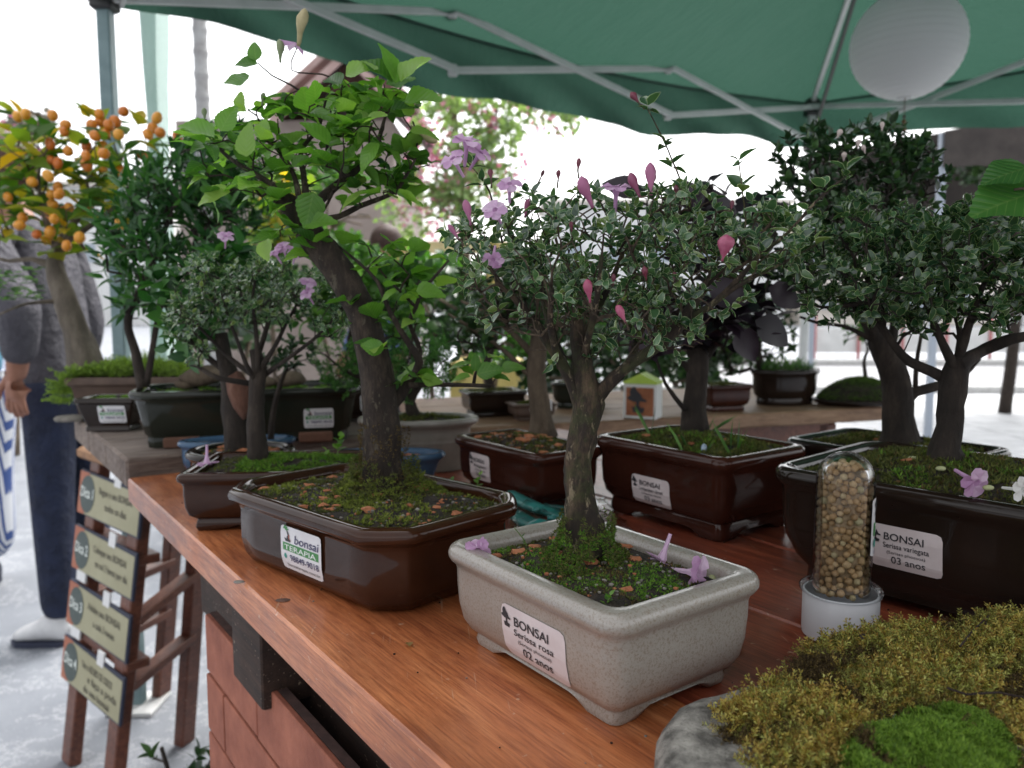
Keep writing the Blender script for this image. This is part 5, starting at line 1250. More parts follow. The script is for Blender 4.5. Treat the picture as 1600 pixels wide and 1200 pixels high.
lv += [leafat(612, 128, -.75, .6, .034), leafat(618, 130, -.02, 1, .036), leafat(626, 128, .75, .65, .036), leafat(632, 160, 1, .05, .036), leafat(540, 118, .5, .2, .03), leafat(560, 170, .2, -1, .03), leafat(640, 205, 1, .1, .026),
       leafat(400, 95, -.1, .9, .018), leafat(402, 100, -1, .1, .02), leafat(390, 118, -1, -.5, .024), leafat(345, 205, .5, 1, .028), leafat(335, 215, -1, .35, .034), leafat(400, 275, -1, -.2, .038), leafat(360, 300, -1, -.2, .032), leafat(385, 245, 0, 1, .03),
       leafat(490, 300, -.3, -1, .035), leafat(475, 350, .9, .2, .03), leafat(425, 340, .2, .4, .022), leafat(415, 375, .1, -.5, .022), leafat(745, 585, .9, .3, .026), leafat(742, 580, .2, 1, .016), leafat(735, 588, -1, .1, .018), leafat(768, 590, 1, -.1, .018), leafat(600, 545, -.9, .1, .022), leafat(620, 455, -.9, -.2, .02), leafat(650, 455, .9, .0, .028), leafat(700, 405, .9, .3, .016), leafat(575, 300, -.9, -.2, .03)]
place_leaves(Bn, lv, GRE, [L_gre])
M_cap = mat('dry_calyx', (.28, .24, .12), (.42, .36, .20), 60, .7); M_capg = mat('green_bud', (.12, .17, .08), (.2, .24, .12), 60, .5)
for px, py, s_, d, m in ((466, 72, .030, (.15, 0, 1), M_cap), (438, 98, .019, (0, 0, 1), M_capg), (320, 188, .011, (-.2, 0, 1), M_capg), (409, 165, .011, (0, 0, 1), M_capg), (640, 166, .010, (1, 0, .1), M_capg), (642, 198, .026, (.8, 0, -.6), M_cap), (480, 155, .011, (.1, 0, 1), M_capg)):
    mb = MB(); bud_mb(mb, P_(px, py, -.005), Vector(d), s_, .19); mb.build('flower_bud', [m], Bn, smooth=True)
mb = MB(); p = P_(462, 72, -.005)
for d in ((-.9, 0, .2), (-.4, -.3, -.3), (.5, 0, -.5)): mb.add([p, p + Vector(d) * .012 + Vector((0, 0, -.002)), p + Vector(d) * .014 + Vector((0, -.002, .002)), p + Vector((0, 0, .003))], [(0, 1, 2, 3)])
mb.build('lilac_petals', [M_petal], Bn)
bb = pb.w(0, 0, pb.h - .004) + (P_(600, 775) - pb.w(0, 0, 0)) * Vector((1, 1, 0))
moss_skirt(Bn, bb, .026, .034, 3600, .0024, M_mossO, .8); moss_skirt(Bn, bb, .029, .02, 2200, .0026, MATS['yellow_green_moss'], .8, 'pale_moss'); moss_skirt(Bn, bb, .0195, .065, 2000, .0020, M_mossD, .3, 'brown_moss')
for px, py, h, n, l in ((545, 800, .012, 3, .011), (552, 812, .010, 3, .009), (745, 770, .022, 5, .007), (700, 775, .014, 4, .009), (505, 735, .022, 5, .010), (675, 800, .006, 3, .012)): sprig('s', Z(px, py, TOP + .052), h, n, l, Bn)
for px, py, an in ((640, 765, .3), (720, 780, -.4)):
    mb = MB(); p = Z(px, py, TOP + .056); mb.tube([p, p + Vector((.015, .004, .003)), p + Vector((.03, .002, .001)), p + Vector((.042, .012, .004))], [.0016, .0014, .0012, .0006], 6, amp=.2, nsc=200); mb.build('root', [B_Btw], Bn, smooth=True)

# ---------- C: small brown pot with the bright moss, twiggy serissa ------------------------------
def simple_blades(pot, root, n, size, m, name='moss', scale=40, thr=-.3, templ=None, sx=0, cond=None):
    P = []
    for x, y in pot.rand(n, 1.0):
        if cond and not cond(x, y): continue
        if noise.noise(Vector((x * scale + sx, y * scale, 2))) < thr: continue
        P.append((pot.w(x, y, pot.soilz(x, y) - .0005), Vector((0, 0, 1))))
    return scatter_mesh(name, templ or TUFT, moss_mats(P, size), [m], root, 'stuff')
pc = Vector((-.250, .845, TOP + .0005)); Y = .845
Cn = thing('bonsai', pc, 'small leaved bonsai with lilac flowers in a brown pot of bright green moss', 'bonsai', 'bonsais on the display table')
pC = Pot(pc, R(5), .096, .066, .062, 'round', .008); pC.build(Cn, G_dark if False else G_brown); pC.build_soil(Cn, .014)
simple_blades(pC, Cn, 5200, .0036, M_mossG, thr=-.25, cond=lambda x, y: x > -.045)
simple_blades(pC, Cn, 1500, .003, M_mossO, name='olive_moss')
T = Tree(P_(403, 715), .0005); T.k0 = .9; T.k1 = .62
T.limb([P_(404, 722), P_(402, 690), P_(400, 650), P_(401, 610), P_(405, 575), P_(398, 545)], [.0135, .0105, .0098, .0095, .0095, .007], .008)
for pts in ([(402, 600), (385, 570), (370, 530), (355, 490), (345, 455)], [(404, 580), (400, 520), (395, 470), (400, 430)], [(405, 580), (430, 540), (450, 500), (470, 465)], [(400, 590), (360, 560), (320, 520), (290, 490)], [(408, 590), (450, 560), (490, 530), (520, 500)], [(402, 560), (420, 500), (430, 450)], [(395, 600), (340, 590), (305, 570)]):
    T.limb([P_(x, y, random.uniform(-.02, .02)) for x, y in pts], [.0055, .0042, .003, .0022, .0016][:len(pts)], .008)
blobs = [(390, 440, 90, 45, .07), (330, 450, 55, 55, .06), (460, 450, 55, 55, .06), (300, 500, 45, 50, .05), (510, 490, 40, 45, .05), (400, 480, 80, 40, .06), (310, 560, 35, 22, .04)]
T.grow(blob_pts(blobs, 330, Y), .009, .3, -.1); T.build(Cn, B_dark, B_dark, amp=.15, nsc=80, sides=12)
place_leaves(Cn, rosettes([t for t in T.tips if XY(t[0])[1] < 520 or random.random() < .5], .0088, (2, 3)) + rosettes(chain_tips(T, .2, .6), .008, (1, 2)), SER, [L_ser, L_serM], limit=300)
for px, py in ((448, 405), (458, 412), (352, 388), (490, 475), (440, 412), (478, 458)):
    mb = MB(); flower_mb(mb, P_(px, py, -.06), Vector((random.uniform(-.4, .4), -.6, .8)), .018); mb.build('flower', [M_petal], Cn)
sprig('s', pC.w(.055, .02, .062), .022, 7, .012, Cn)
fallen(331, 742, TOP + .066, (0, -.1, -1), 'fallen lilac flower on the rim of the brown pot with bright moss', s_=.024, at=pC.w(-.070, -.040, .088))

# ---------- D: round dark bowl behind it, dark trunk with reddish deadwood ------------------------
pc = Vector((-.335, .955, TOP + .0005)); Y = .955
Dn = thing('bonsai', pc, 'dark trunked bonsai with hanging reddish deadwood in a round dark bowl', 'bonsai', 'bonsais on the display table')
pD = Pot(pc, 0, .066, .060, .056, 'oval'); pD.build(Dn, G_dark); pD.build_soil(Dn, .012); dress_soil(pD, Dn, 700, .003, [M_mossD, M_mossO], .1, chips=10, pebbles=80, chipsz=.006)
T = Tree(P_(372, 700), .0008)
T.limb([P_(374, 712), P_(370, 680), P_(366, 640), P_(362, 600), P_(352, 560), P_(345, 520)], [.022, .017, .015, .014, .011, .008], .01)
T.limb([P_(360, 585), P_(320, 555), P_(290, 520), P_(275, 480)], [.007, .005, .004, .002], .01)
T.grow(blob_pts([(300, 480, 60, 50, .05), (280, 450, 45, 35, .05), (350, 430, 50, 50, .05), (290, 540, 30, 30, .04)], 50, Y), .012, .3, 0); T.build(Dn, B_dark, B_dark, amp=.2, nsc=60)
mb = MB(); mb.tube([P_(366, 590, -.025), P_(376, 610, -.035), P_(379, 635, -.035), P_(381, 655, -.033)], [.010, .014, .011, .002], 12, 0, .35, 120); mb.build('deadwood', [B_red], Dn, smooth=True)
place_leaves(Dn, rosettes(T.tips, .030, (2, 3), (.7, 1.2)), PLAIN, [L_pod], limit=200)
# ---------- E: shallow blue dish --------------------------------------------------------------
pc = Vector((-.374, 1.052, TOP + .0005)); Y = 1.052
En = thing('bonsai', pc, 'shallow oval blue pot behind the round dark bowl, planted with a thin tree', 'bonsai', 'bonsais on the display table')
pE = Pot(pc, R(15), .077, .038, .052, 'oval'); pE.build(En, G_blue); pE.build_soil(En, .004); dress_soil(pE, En, 300, .003, [M_mossO, M_mossD], .2, chips=8, pebbles=120)
T = Tree(P_(425, 680)); T.limb([P_(422, 690), P_(428, 640), P_(438, 600), P_(450, 570)], [.006, .005, .004, .003], .01); T.grow(blob_pts([(450, 560, 50, 30, .03)], 26, Y), .012); T.build(En, B_dark, sides=8)
place_leaves(En, rosettes(T.tips, .014, (2, 3)), PLAIN, [L_dk], limit=80)
# ---------- F: long dark green pot on the grey table -------------------------------------------
pc = Vector((-.405, 1.205, .8455)); Y = 1.205
Fn = thing('bonsai', pc, 'tall dark leaved bonsai in a long dark green pot on the grey table', 'bonsai', 'bonsais on the grey table')
pF = Pot(pc, R(15), .165, .07, .084, 'chamfer', .022, prof=[(.022, 0), (.021, .1), (.0215, .17), (.0215, .2), (.018, .24), (.010, .75), (.008, .84), (.003, .87), (.0005, .9), (0, .95), (.002, 1)]); pF.build(Fn, G_green); pF.build_soil(Fn, .003)
ft = MB()
for x, y in ((-.095, -.052), (.095, -.052)): ft.box(pF.w(x, y, .008), (.05, .012, .016), (pF.ax, pF.ay, Vector((0, 0, 1))), bev=.002)
for x, y in ((-.095, -.050), (.095, -.050)):
    q = MB(); q.box(pF.w(x, y, .008), (.05, .016, .0155), (pF.ax, pF.ay, Vector((0, 0, 1))), bev=.002); q.build('foot', [G_foot], Fn)
simple_blades(pF, Fn, 1500, .005, M_mossG, thr=0); sticker_terapia(pF, Fn, '-y', .100, .037, .044, .030)
Y = 1.17
T = Tree(P_(225, 598), .0012); T.limb([P_(224, 606), P_(218, 580), P_(212, 550), P_(200, 500), P_(225, 440), P_(250, 380), P_(270, 320)], [.010, .008, .007, .0065, .006, .005, .003], .012); T.limb([P_(228, 604), P_(236, 560), P_(246, 500), P_(262, 450), P_(320, 380), P_(350, 330)], [.008, .0065, .006, .005, .004, .002], .012)
blobs = [(300, 300, 100, 65, .10), (250, 370, 90, 60, .10), (350, 340, 70, 70, .09), (240, 320, 60, 55, .08), (220, 410, 70, 45, .08), (380, 280, 45, 50, .07), (230, 470, 60, 30, .06), (330, 250, 60, 40, .07)]
T.grow(blob_pts(blobs, 230, Y), .018, .25, 0); T.build(Fn, B_dark, B_dark, amp=.12, nsc=50, sides=10)
place_leaves(Fn, rosettes(T.tips, .034, (3, 4), (.4, 1.1), upbias=.8) + rosettes(chain_tips(T, .15, .5), .03, (1, 2)), NARROW, [L_pod], limit=300)
for i, (px, py, r_) in enumerate(((305, 590, .022), (338, 584, .026), (290, 600, .014), (420, 596, .016), (450, 592, .02))):
    p = P_(px, py, 0, 1.2); b = MB(); b.ball(p, r_, 12, 8, 0, (1.3, .8, .55), .5, 40); tagp(b.build('stone', [B_tan], smooth=True, org=p), ['tan rounded stone on the left of the long green pot', 'largest tan stone in the long green pot', 'small tan stone at the far left of the long green pot', 'tan stone right of the trunks in the long green pot', 'rightmost tan stone in the long green pot'][i], 'stone', 'stones in the long green pot')
# ---------- G: little brown pot with label -----------------------------------------------------
pc = Vector((-.672, 1.305, .8455)); Y = 1.305
Gn = thing('bonsai', pc, 'little brown pot of moss with a white green label at the left table end', 'bonsai', 'bonsais on the grey table')
pG = Pot(pc, R(4), .048, .036, .056, 'round', .005, prof=[(.012, 0), (.012, .12), (.014, .16), (.013, .2), (.005, .7), (.004, .82), (0, .86), (0, .96), (.002, 1)], feet=False); pG.build(Gn, G_dark); pG.build_soil(Gn, .006); simple_blades(pG, Gn, 900, .006, M_mossG, thr=-.1); sticker_terapia(pG, Gn, '-y', .010, .029, .044, .029)
b = MB()
# ---------- H: kumquat in the wide tray with lime ground cover ----------------------------------
pc = Vector((-.70, 1.475, .8455)); Y = 1.475
Hn = thing('bonsai', pc, 'kumquat tree full of orange fruit in a wide brown pot with lime ground cover', 'bonsai', 'bonsais on the grey table')
pH = Pot(pc, R(4), .115, .07, .078, 'round', .01, prof=[(.02, 0), (.018, .1), (.010, .75), (.006, .8), (.001, .84), (0, .96), (.002, 1)], feet=False); pH.build(Hn, G_matte); pH.build_soil(Hn, .012)
P = []
for x, y in pH.rand(900): P.append((pH.w(x, y, pH.h + random.uniform(-.004, .022) * (1 - abs(x) / .13)), Vector((random.gauss(0, .5), random.gauss(0, .5), 1)).normalized()))
for _ in range(240):
    t = random.random(); P.append((pH.w(-.09 - .045 * t + random.gauss(0, .006), -.06 + random.uniform(-.01, .10), pH.h + .008 - .06 * t * t), Vector((-1, -.3, .2))))
scatter_mesh('ground_cover', FROND, moss_mats(P, .020, .7), [M_lime], Hn, 'stuff')
T = Tree(P_(130, 575), .0012); T.k0 = .8; T.limb([P_(140, 592), P_(128, 548), P_(112, 500), P_(98, 455), P_(85, 415), P_(95, 380), P_(120, 340), P_(140, 300)], [.044, .033, .028, .025, .020, .012, .008, .004], .02)
T.limb([P_(85, 418), P_(50, 405), P_(15, 408), P_(-20, 400)], [.012, .007, .005, .003], .015); T.limb([P_(92, 400), P_(70, 340), P_(60, 280), P_(70, 240)], [.01, .007, .005, .003], .015); T.limb([P_(100, 380), P_(160, 340), P_(210, 290), P_(235, 240)], [.008, .006, .004, .003], .015)
T.limb([P_(-20, 500, -.1), P_(20, 482, -.1), P_(45, 474, -.05), P_(92, 470)][::-1], [.006, .004, .003, .002], .015)
blobs = [(30, 220, 45, 45, .08), (20, 290, 45, 40, .08), (150, 250, 80, 70, .10), (100, 320, 70, 60, .10), (180, 320, 60, 50, .09), (60, 300, 50, 60, .08), (60, 240, 45, 40, .07), (220, 230, 50, 35, .07), (15, 340, 35, 50, .06), (110, 380, 60, 30, .07)]
T.grow(blob_pts(blobs, 135, Y), .02, .3, .1); T.build(Hn, B_grey, B_tan, amp=.25, nsc=25, sides=18)
place_leaves(Hn, alt_leaves(T, .050, .09), PLAIN, [L_kum], limit=300)
M_kf = leafmat('kumquat_fruit', [(0, (.60, .14, .015)), (.5, (.72, .26, .02)), (1, (.80, .38, .04))], .12, .35, tint=(1, 1, .5), coat=.2); fb = MB(); fb.ball((0, 0, 0), .0092, 16, 12, 0, (1, 1, 1.1), .10, 60); fo = fb.build('fruit', [M_kf], Hn, smooth=True, org=(0, 0, 0)); first = True
FR = [(27, 182), (40, 178), (82, 180), (102, 195), (100, 206), (155, 178), (143, 195), (156, 190), (170, 196), (180, 190), (193, 174), (185, 210), (165, 210), (160, 227), (162, 240), (78, 225), (135, 228), (134, 243), (135, 258), (80, 250), (90, 255), (75, 275), (160, 262), (188, 267), (222, 242), (231, 210), (250, 207), (238, 200), (245, 184), (277, 214), (106, 236), (90, 292), (80, 304), (92, 303), (82, 319), (108, 324), (138, 322), (78, 334), (84, 342), (35, 340), (30, 352), (78, 362), (57, 366), (72, 375), (104, 384), (124, 371), (12, 308), (50, 284), (190, 386), (186, 350), (100, 330), (148, 212)]
for i, (px, py) in enumerate(FR):
    o = fo if i == 0 else fo.copy()
    if i: COL.objects.link(o)
    o.location = P_(px, py, random.uniform(-.12, .0)) - pc; o.scale = [random.uniform(.8, 1.12), random.uniform(.8, 1.12), random.uniform(.85, 1.15)]; o.rotation_euler = (random.uniform(-.5, .5), random.uniform(-.5, .5), 0)
# low twigs with small leaves poking in at the far left edge
P = [basis(P_(random.uniform(-20, 60), random.uniform(420, 470), random.uniform(-.2, -.1)), Vector((random.gauss(0, 1), random.gauss(0, 1), .3)), Vector((0, -.3, 1)), .018) for _ in range(90)]
scatter_mesh('small_leaves', PLAIN, P, [L_bush], Hn, 'stuff')
fl = Vector((-.80, 1.40, .8455)); b = MB(); b.lathe([(.0, .0), (.024, .001), (.026, .006), (.022, .009), (0, .0095)], fl, 24); tagp(b.build('flat_stone', [M_peb], smooth=True, org=fl), 'flat round grey stone at the left corner of the grey table', 'stone')

# ---------- J: grey oval pot with juniper ------------------------------------------------------
pc = Vector((-.133, 1.10, TOP + .0005)); Y = 1.10
Jn = thing('bonsai', pc, 'fluffy green juniper in a grey oval pot behind the blue pot', 'bonsai', 'bonsais on the display table')
pJ = Pot(pc, R(5), .086, .052, .075, 'oval', prof=[(.022, 0), (.020, .1), (.018, .3), (.0175, .31), (.0155, .5), (.015, .51), (.0125, .72), (.012, .8), (.006, .86), (.001, .9), (0, .95), (.002, 1)], feet=False); pJ.build(Jn, G_grey); pJ.build_soil(Jn, .01); simple_blades(pJ, Jn, 700, .006, M_mossO)
T = Tree(P_(650, 640), .001); T.limb([P_(650, 655), P_(640, 625), P_(655, 600), P_(650, 560)], [.011, .009, .007, .004], .01); T.limb([P_(642, 620), P_(590, 600), P_(540, 580), P_(515, 560)], [.006, .005, .004, .002], .01)
JB = [(650, 555, 62, 45, .06), (680, 590, 38, 40, .05), (620, 590, 50, 40, .05), (525, 560, 40, 38, .05), (540, 590, 40, 25, .04), (600, 530, 30, 30, .04)]
T.grow(blob_pts(JB, 70, Y), .012, .3, 0); T.build(Jn, B_dark, sides=10)
P = []
for t_, d in T.tips + [(p, Vector((0, 0, 1))) for p in blob_pts(JB, 520, Y, shell=.5)]: P.append((t_, (d + Vector((random.gauss(0, .6), random.gauss(-.3, .6), .6))).normalized()))
scatter_mesh('foliage', FROND, moss_mats(P, .017, .5), [L_jun], Jn, 'stuff')
# ---------- K: dark pot with blue label --------------------------------------------------------
pc = Vector((-.30, 1.42, .8455)); Y = 1.42
Kn = thing('bonsai', pc, 'round crowned green bonsai in a dark pot behind the long green pot', 'bonsai', 'bonsais on the grey table')
pK = Pot(pc, R(8), .075, .05, .07, 'round', .01); pK.build(Kn, G_dark); pK.build_soil(Kn, .005); simple_blades(pK, Kn, 500, .006, M_mossO); sticker_terapia(pK, Kn, '-y', .045, .035, .042, .028)
T = Tree(P_(550, 590), .0015); T.limb([P_(548, 615), P_(556, 570), P_(548, 530), P_(560, 480)], [.012, .01, .008, .005], .015); KB = [(560, 450, 75, 50, .08), (610, 470, 55, 45, .07), (510, 480, 50, 40, .06), (640, 420, 50, 35, .06)]
T.grow(blob_pts(KB, 110, Y), .02, .3, 0); T.build(Kn, B_dark, sides=10); place_leaves(Kn, rosettes(T.tips, .030, (2, 3)) , PLAIN, [L_bush], limit=260)
# ---------- L: blue oval pot with gravel -------------------------------------------------------
pc = Vector((-.161, .978, TOP + .0005)); Y = .978
Ln = thing('bonsai', pc, 'blue oval pot filled with tan and red gravel behind the brown eight sided pot', 'bonsai', 'bonsais on the display table')
pL = Pot(pc, R(3), .077, .036, .047, 'oval', prof=[(.022, 0), (.018, .2), (.010, .65), (.006, .78), (.0015, .85), (0, .92), (.002, 1)], feet=False); pL.build(Ln, G_blue); pL.build_soil(Ln, .003); dress_soil(pL, Ln, 100, .003, [M_mossO], .3, chips=45, pebbles=500, chipsz=.005)
T = Tree(P_(600, 700), .001); T.limb([P_(600, 712), P_(596, 650), P_(590, 610), P_(600, 560)], [.006, .005, .004, .003], .01); T.grow(blob_pts([(600, 500, 40, 50, .03)], 24, Y), .012); T.build(Ln, B_dark, sides=8); place_leaves(Ln, rosettes(T.tips, .016, (2, 3)), PLAIN, [L_bush], limit=60)

# ---------- M: maroon pot with the pale trunk ---------------------------------------------------
u_, v_ = .733, .5545; pc = UV(u_, v_, TOP + .0005); Y = .95
Mn = thing('bonsai', pc, 'pale trunked bonsai with a dark twiggy crown in a maroon pot behind the pink serissa', 'bonsai', 'bonsais on the display table')
pM = Pot(pc, YAW, .050, .088, .072, 'round', .012); pM.build(Mn, G_maroon); pM.build_soil(Mn, .016); dress_soil(pM, Mn, 1500, .004, [M_mossO, M_mossD], .0, chips=30, pebbles=260, chipsz=.005)
sticker_bonsai(pM, Mn, '-x', -.032, .0395, .042, .032, 'Adenium', '(Obesum)', '04 anos')
T = Tree(P_(845, 660), .001); T.limb([P_(848, 682), P_(845, 650), P_(840, 610), P_(838, 570), P_(842, 535), P_(838, 500)], [.022, .0155, .0135, .0125, .012, .008], .012)
T.limb([P_(838, 560), P_(800, 520), P_(760, 490), P_(720, 470)], [.007, .005, .004, .002], .012); T.limb([P_(842, 545), P_(880, 500), P_(920, 470)], [.006, .005, .003], .012); T.limb([P_(840, 600), P_(790, 550), P_(740, 515), P_(700, 490)], [.005, .004, .003, .002], .012)
MBL = [(770, 500, 75, 35, .07), (850, 480, 80, 40, .07), (740, 540, 40, 30, .05), (920, 500, 60, 40, .06), (820, 420, 60, 40, .06)]
T.grow(blob_pts(MBL, 150, Y), .014, .3, 0); T.build(Mn, B_tan, B_dark, amp=.12, nsc=60, sides=16); place_leaves(Mn, rosettes(T.tips, .015, (2, 3), drop=.15), PLAIN, [L_dk], limit=240)
# ---------- N: maroon pot, purple leaves ------------------------------------------------------------
pc = UV(.562, .6597, TOP + .0005); Y = .86
Nn = thing('bonsai', pc, 'purple leaved bonsai in a large maroon pot with a white label 03 anos', 'bonsai', 'bonsais on the display table')
pN = Pot(pc, YAW, .071, .095, .086, 'round', .017); pN.build(Nn, G_maroon); pN.build_soil(Nn, .016)
simple_blades(pN, Nn, 4600, .0045, M_mossO, thr=-.3); simple_blades(pN, Nn, 2600, .0045, M_mossG, thr=.12, name='green_moss'); simple_blades(pN, Nn, 9, .03, L_bush, name='grass', templ=GRASS)
sticker_bonsai(pN, Nn, '-x', -.006, .036, .054, .031, 'Loropetalum rubrum', '(Loropetalum chinense)', '03 anos')
dress_soil(pN, Nn, 10, .003, [M_mossO], .5, chips=7, pebbles=20)
b = MB(); p = Z(1100, 703, TOP + .086); b.ball(p, .005, 10, 8, 0, (.7, .7, 1.3)); tagp(b.build('bead', [mat('pale_blue_glass', (.25, .33, .42), rough=.15, coat=.5)], smooth=True, org=p), 'pale blue glass bead on the moss of the large maroon pot', 'bead')
T = Tree(P_(1085, 660), .001); T.limb([P_(1086, 678), P_(1084, 640), P_(1088, 600), P_(1092, 560), P_(1080, 520), P_(1060, 480)], [.018, .0150, .0135, .013, .011, .008], .012)
T.limb([P_(1086, 590), P_(1062, 560), P_(1045, 530)], [.005, .004, .003], .012); T.limb([P_(1092, 570), P_(1130, 520), P_(1165, 470), P_(1180, 420)], [.008, .006, .004, .003], .012); T.limb([P_(1070, 640, -.01), P_(1040, 600, -.01), P_(1025, 560), P_(1010, 530)], [.004, .003, .002, .002], .012)
NB = [(1150, 500, 80, 45, .05), (1190, 440, 55, 60, .05), (1120, 420, 80, 60, .05), (1090, 330, 70, 50, .05), (1160, 350, 60, 50, .05), (1050, 480, 60, 50, .05), (1010, 330, 50, 40, .04), (1000, 520, 50, 40, .04), (1100, 540, 60, 30, .05)]
T.grow(blob_pts(NB, 150, Y), .014, .3, .2); T.build(Nn, B_dark, B_dark, amp=.12, nsc=60, sides=16)
lv = alt_leaves(T, .026, .05)
lv += [basis(P_(x, y, -.04), Vector(d), Vector((0, -1, .3)), s_) for x, y, d, s_ in ((1180, 500, (.9, 0, -.5), .050), (1150, 515, (.6, 0, -.8), .042), (1105, 450, (.8, 0, -.2), .05), (1200, 450, (.8, 0, -.3), .045), (1130, 360, (-.2, 0, 1), .045), (1090, 330, (-.5, 0, .9), .04), (1030, 500, (-.6, 0, -.6), .045), (1160, 400, (.6, 0, .6), .05), (1000, 300, (-.8, 0, .3), .04))]
place_leaves(Nn, lv, [leaf_templ(.36, n=6, fold=.3, curl=.2, seed=31, wav=.06), leaf_templ(.33, n=6, fold=.15, curl=.35, seed=32, wav=.05)], [L_pur], limit=300)
# ---------- O: big dark pot, variegated serissa -----------------------------------------------------
pc = Vector((.372, .606, TOP + .0005)); Y = .62
On = thing('bonsai', pc, 'variegated bonsai with a broad crown in the big dark pot labelled Serissa variegata', 'bonsai', 'bonsais on the display table')
pO = Pot(pc, YAW + R(6), .101, .133, .099, 'round', .026, prof=[(.026, .0), (.024, .05), (.0245, .12), (.0245, .15), (.016, .25), (.0085, .42), (.006, .6), (.0055, .8), (.004, .85), (.001, .885), (0, .93), (.0012, .975), (.0035, 1.0)]); pO.build(On, G_dark); pO.build_soil(On, .020)
simple_blades(pO, On, 6500, .0040, M_mossO, thr=-.35); simple_blades(pO, On, 3400, .0042, M_mossG, thr=.2, name='green_moss', sx=4, scale=25); simple_blades(pO, On, 1500, .004, M_mossD, thr=0, name='brown_moss', sx=8); dress_soil(pO, On, 10, .003, [M_mossO], .5, chips=6, pebbles=90)
sticker_bonsai(pO, On, '-x', -.021, .0520, .052, .0335, 'Serissa variegata', '(Serissa phoesoa)', '03 anos')
T = Tree(P_(1478, 712), .00055); T.k0 = .84; T.k1 = .62; T.limb([P_(1480, 735), P_(1476, 700), P_(1484, 650), P_(1488, 615), P_(1492, 585), P_(1500, 560)], [.0215, .0140, .0120, .0115, .0120, .010], .008)
for pts, r in (([(1490, 600), (1455, 580), (1420, 565), (1390, 530), (1360, 490), (1330, 470)], [.008, .0068, .006, .005, .0035, .002]), ([(1495, 580), (1470, 530), (1450, 480), (1440, 440)], [.007, .005, .004, .002]),
               ([(1498, 570), (1540, 545), (1580, 530), (1630, 520), (1680, 500)], [.010, .008, .007, .005, .003]), ([(1495, 570), (1510, 520), (1530, 460), (1550, 420)], [.007, .0055, .004, .002]), ([(1490, 590), (1500, 520), (1480, 450), (1490, 400)], [.005, .004, .003, .002]),
               ([(1340, 475), (1290, 480), (1250, 475)], [.003, .002, .001])):
    T.limb([P_(x, y, random.uniform(-.012, .012)) for x, y in pts], r, .007)
blobs = [(1290, 420, 60, 55, .05), (1350, 400, 80, 65, .07), (1430, 400, 90, 70, .08), (1520, 390, 90, 75, .08), (1600, 400, 80, 75, .08), (1680, 420, 60, 60, .07), (1400, 470, 80, 35, .06), (1540, 480, 80, 30, .06), (1460, 340, 60, 35, .05), (1300, 480, 50, 25, .04), (1400, 410, 160, 100, .09), (1560, 420, 130, 100, .09), (1440, 440, 120, 90, .08), (1330, 350, 60, 50, .05)]
T.grow(blob_pts(blobs, 620, Y, shell=.1), .008, .3, -.1); T.build(On, B_dark, B_dark, amp=.18, nsc=85, sides=20)
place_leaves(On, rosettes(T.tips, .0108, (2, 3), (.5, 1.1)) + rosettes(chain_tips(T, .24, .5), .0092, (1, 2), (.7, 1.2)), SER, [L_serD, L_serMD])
fallen(1492, 734, TOP + .116, (.25, -.8, -.25), 'fallen lilac flower on the moss of the big dark pot', s_=.024)
fallen(1566, 762, TOP + .112, (.3, -.8, .1), 'fallen white flower at the right on the moss of the big dark pot', group='fallen white flowers', s_=.018, m=M_petalW)
for i, (px, py) in enumerate(((1470, 732), (1426, 716), (1544, 762), (1270, 728))):
    b = MB(); p = Z(px, py, TOP + .108 if i < 3 else TOP + .09); b.ball(p, .0032, 8, 6, 0, (1.3, .8, .6)); tagp(b.build('fallen_petal', [M_pelg], smooth=True, org=p), ['pale green fallen petal left of the lilac flower on the big dark pot', 'pale green fallen petal beside the trunk in the big dark pot', 'pale green fallen petal next to the fallen white flower', 'pale green fallen petal in the left corner of the big dark pot'][i], 'petal')
# ---------- P: dark pot behind it, dark tree --------------------------------------------------------
pc = Vector((.430, .868, TOP + .0005)); Y = .85
Pn = thing('bonsai', pc, 'tall dark crowned bonsai with forked trunk and pale buds in the back right pot', 'bonsai', 'bonsais on the display table')
pP = Pot(pc, YAW, .074, .098, .078, 'round', .02); pP.build(Pn, G_dark); pP.build_soil(Pn, .014); simple_blades(pP, Pn, 3000, .005, M_mossO, thr=-.2); simple_blades(pP, Pn, 1200, .005, M_mossD, thr=0, name='brown_moss'); dress_soil(pP, Pn, 10, .003, [M_mossO], .5, chips=6, pebbles=40)
T = Tree(P_(1405, 685), .0008); T.k0 = .82; T.k1 = .62; T.limb([P_(1408, 705), P_(1404, 670), P_(1400, 630), P_(1398, 590), P_(1385, 550), P_(1370, 520), P_(1345, 480)], [.030, .0205, .0185, .0185, .016, .0125, .008], .011)
T.limb([P_(1402, 640), P_(1430, 612), P_(1460, 605), P_(1500, 590), P_(1530, 560)], [.012, .010, .008, .006, .004], .011); T.limb([P_(1390, 560), P_(1400, 480), P_(1390, 400), P_(1380, 320)], [.009, .007, .005, .003], .011); T.limb([P_(1430, 610), P_(1432, 570), P_(1440, 520)], [.005, .004, .003], .011)
T.limb([P_(1368, 515), P_(1320, 440), P_(1290, 360), P_(1270, 300)], [.008, .006, .004, .002], .011); T.limb([P_(1380, 540), P_(1320, 510), P_(1280, 505), P_(1250, 495)], [.006, .004, .003, .002], .011); T.limb([P_(1392, 420), P_(1430, 350), P_(1450, 290)], [.005, .004, .002], .011)
blobs = [(1280, 260, 70, 55, .07), (1350, 250, 80, 50, .07), (1420, 270, 60, 60, .07), (1300, 340, 80, 60, .08), (1380, 340, 90, 60, .08), (1260, 430, 60, 50, .06), (1340, 450, 70, 40, .06), (1440, 250, 25, 40, .04)]
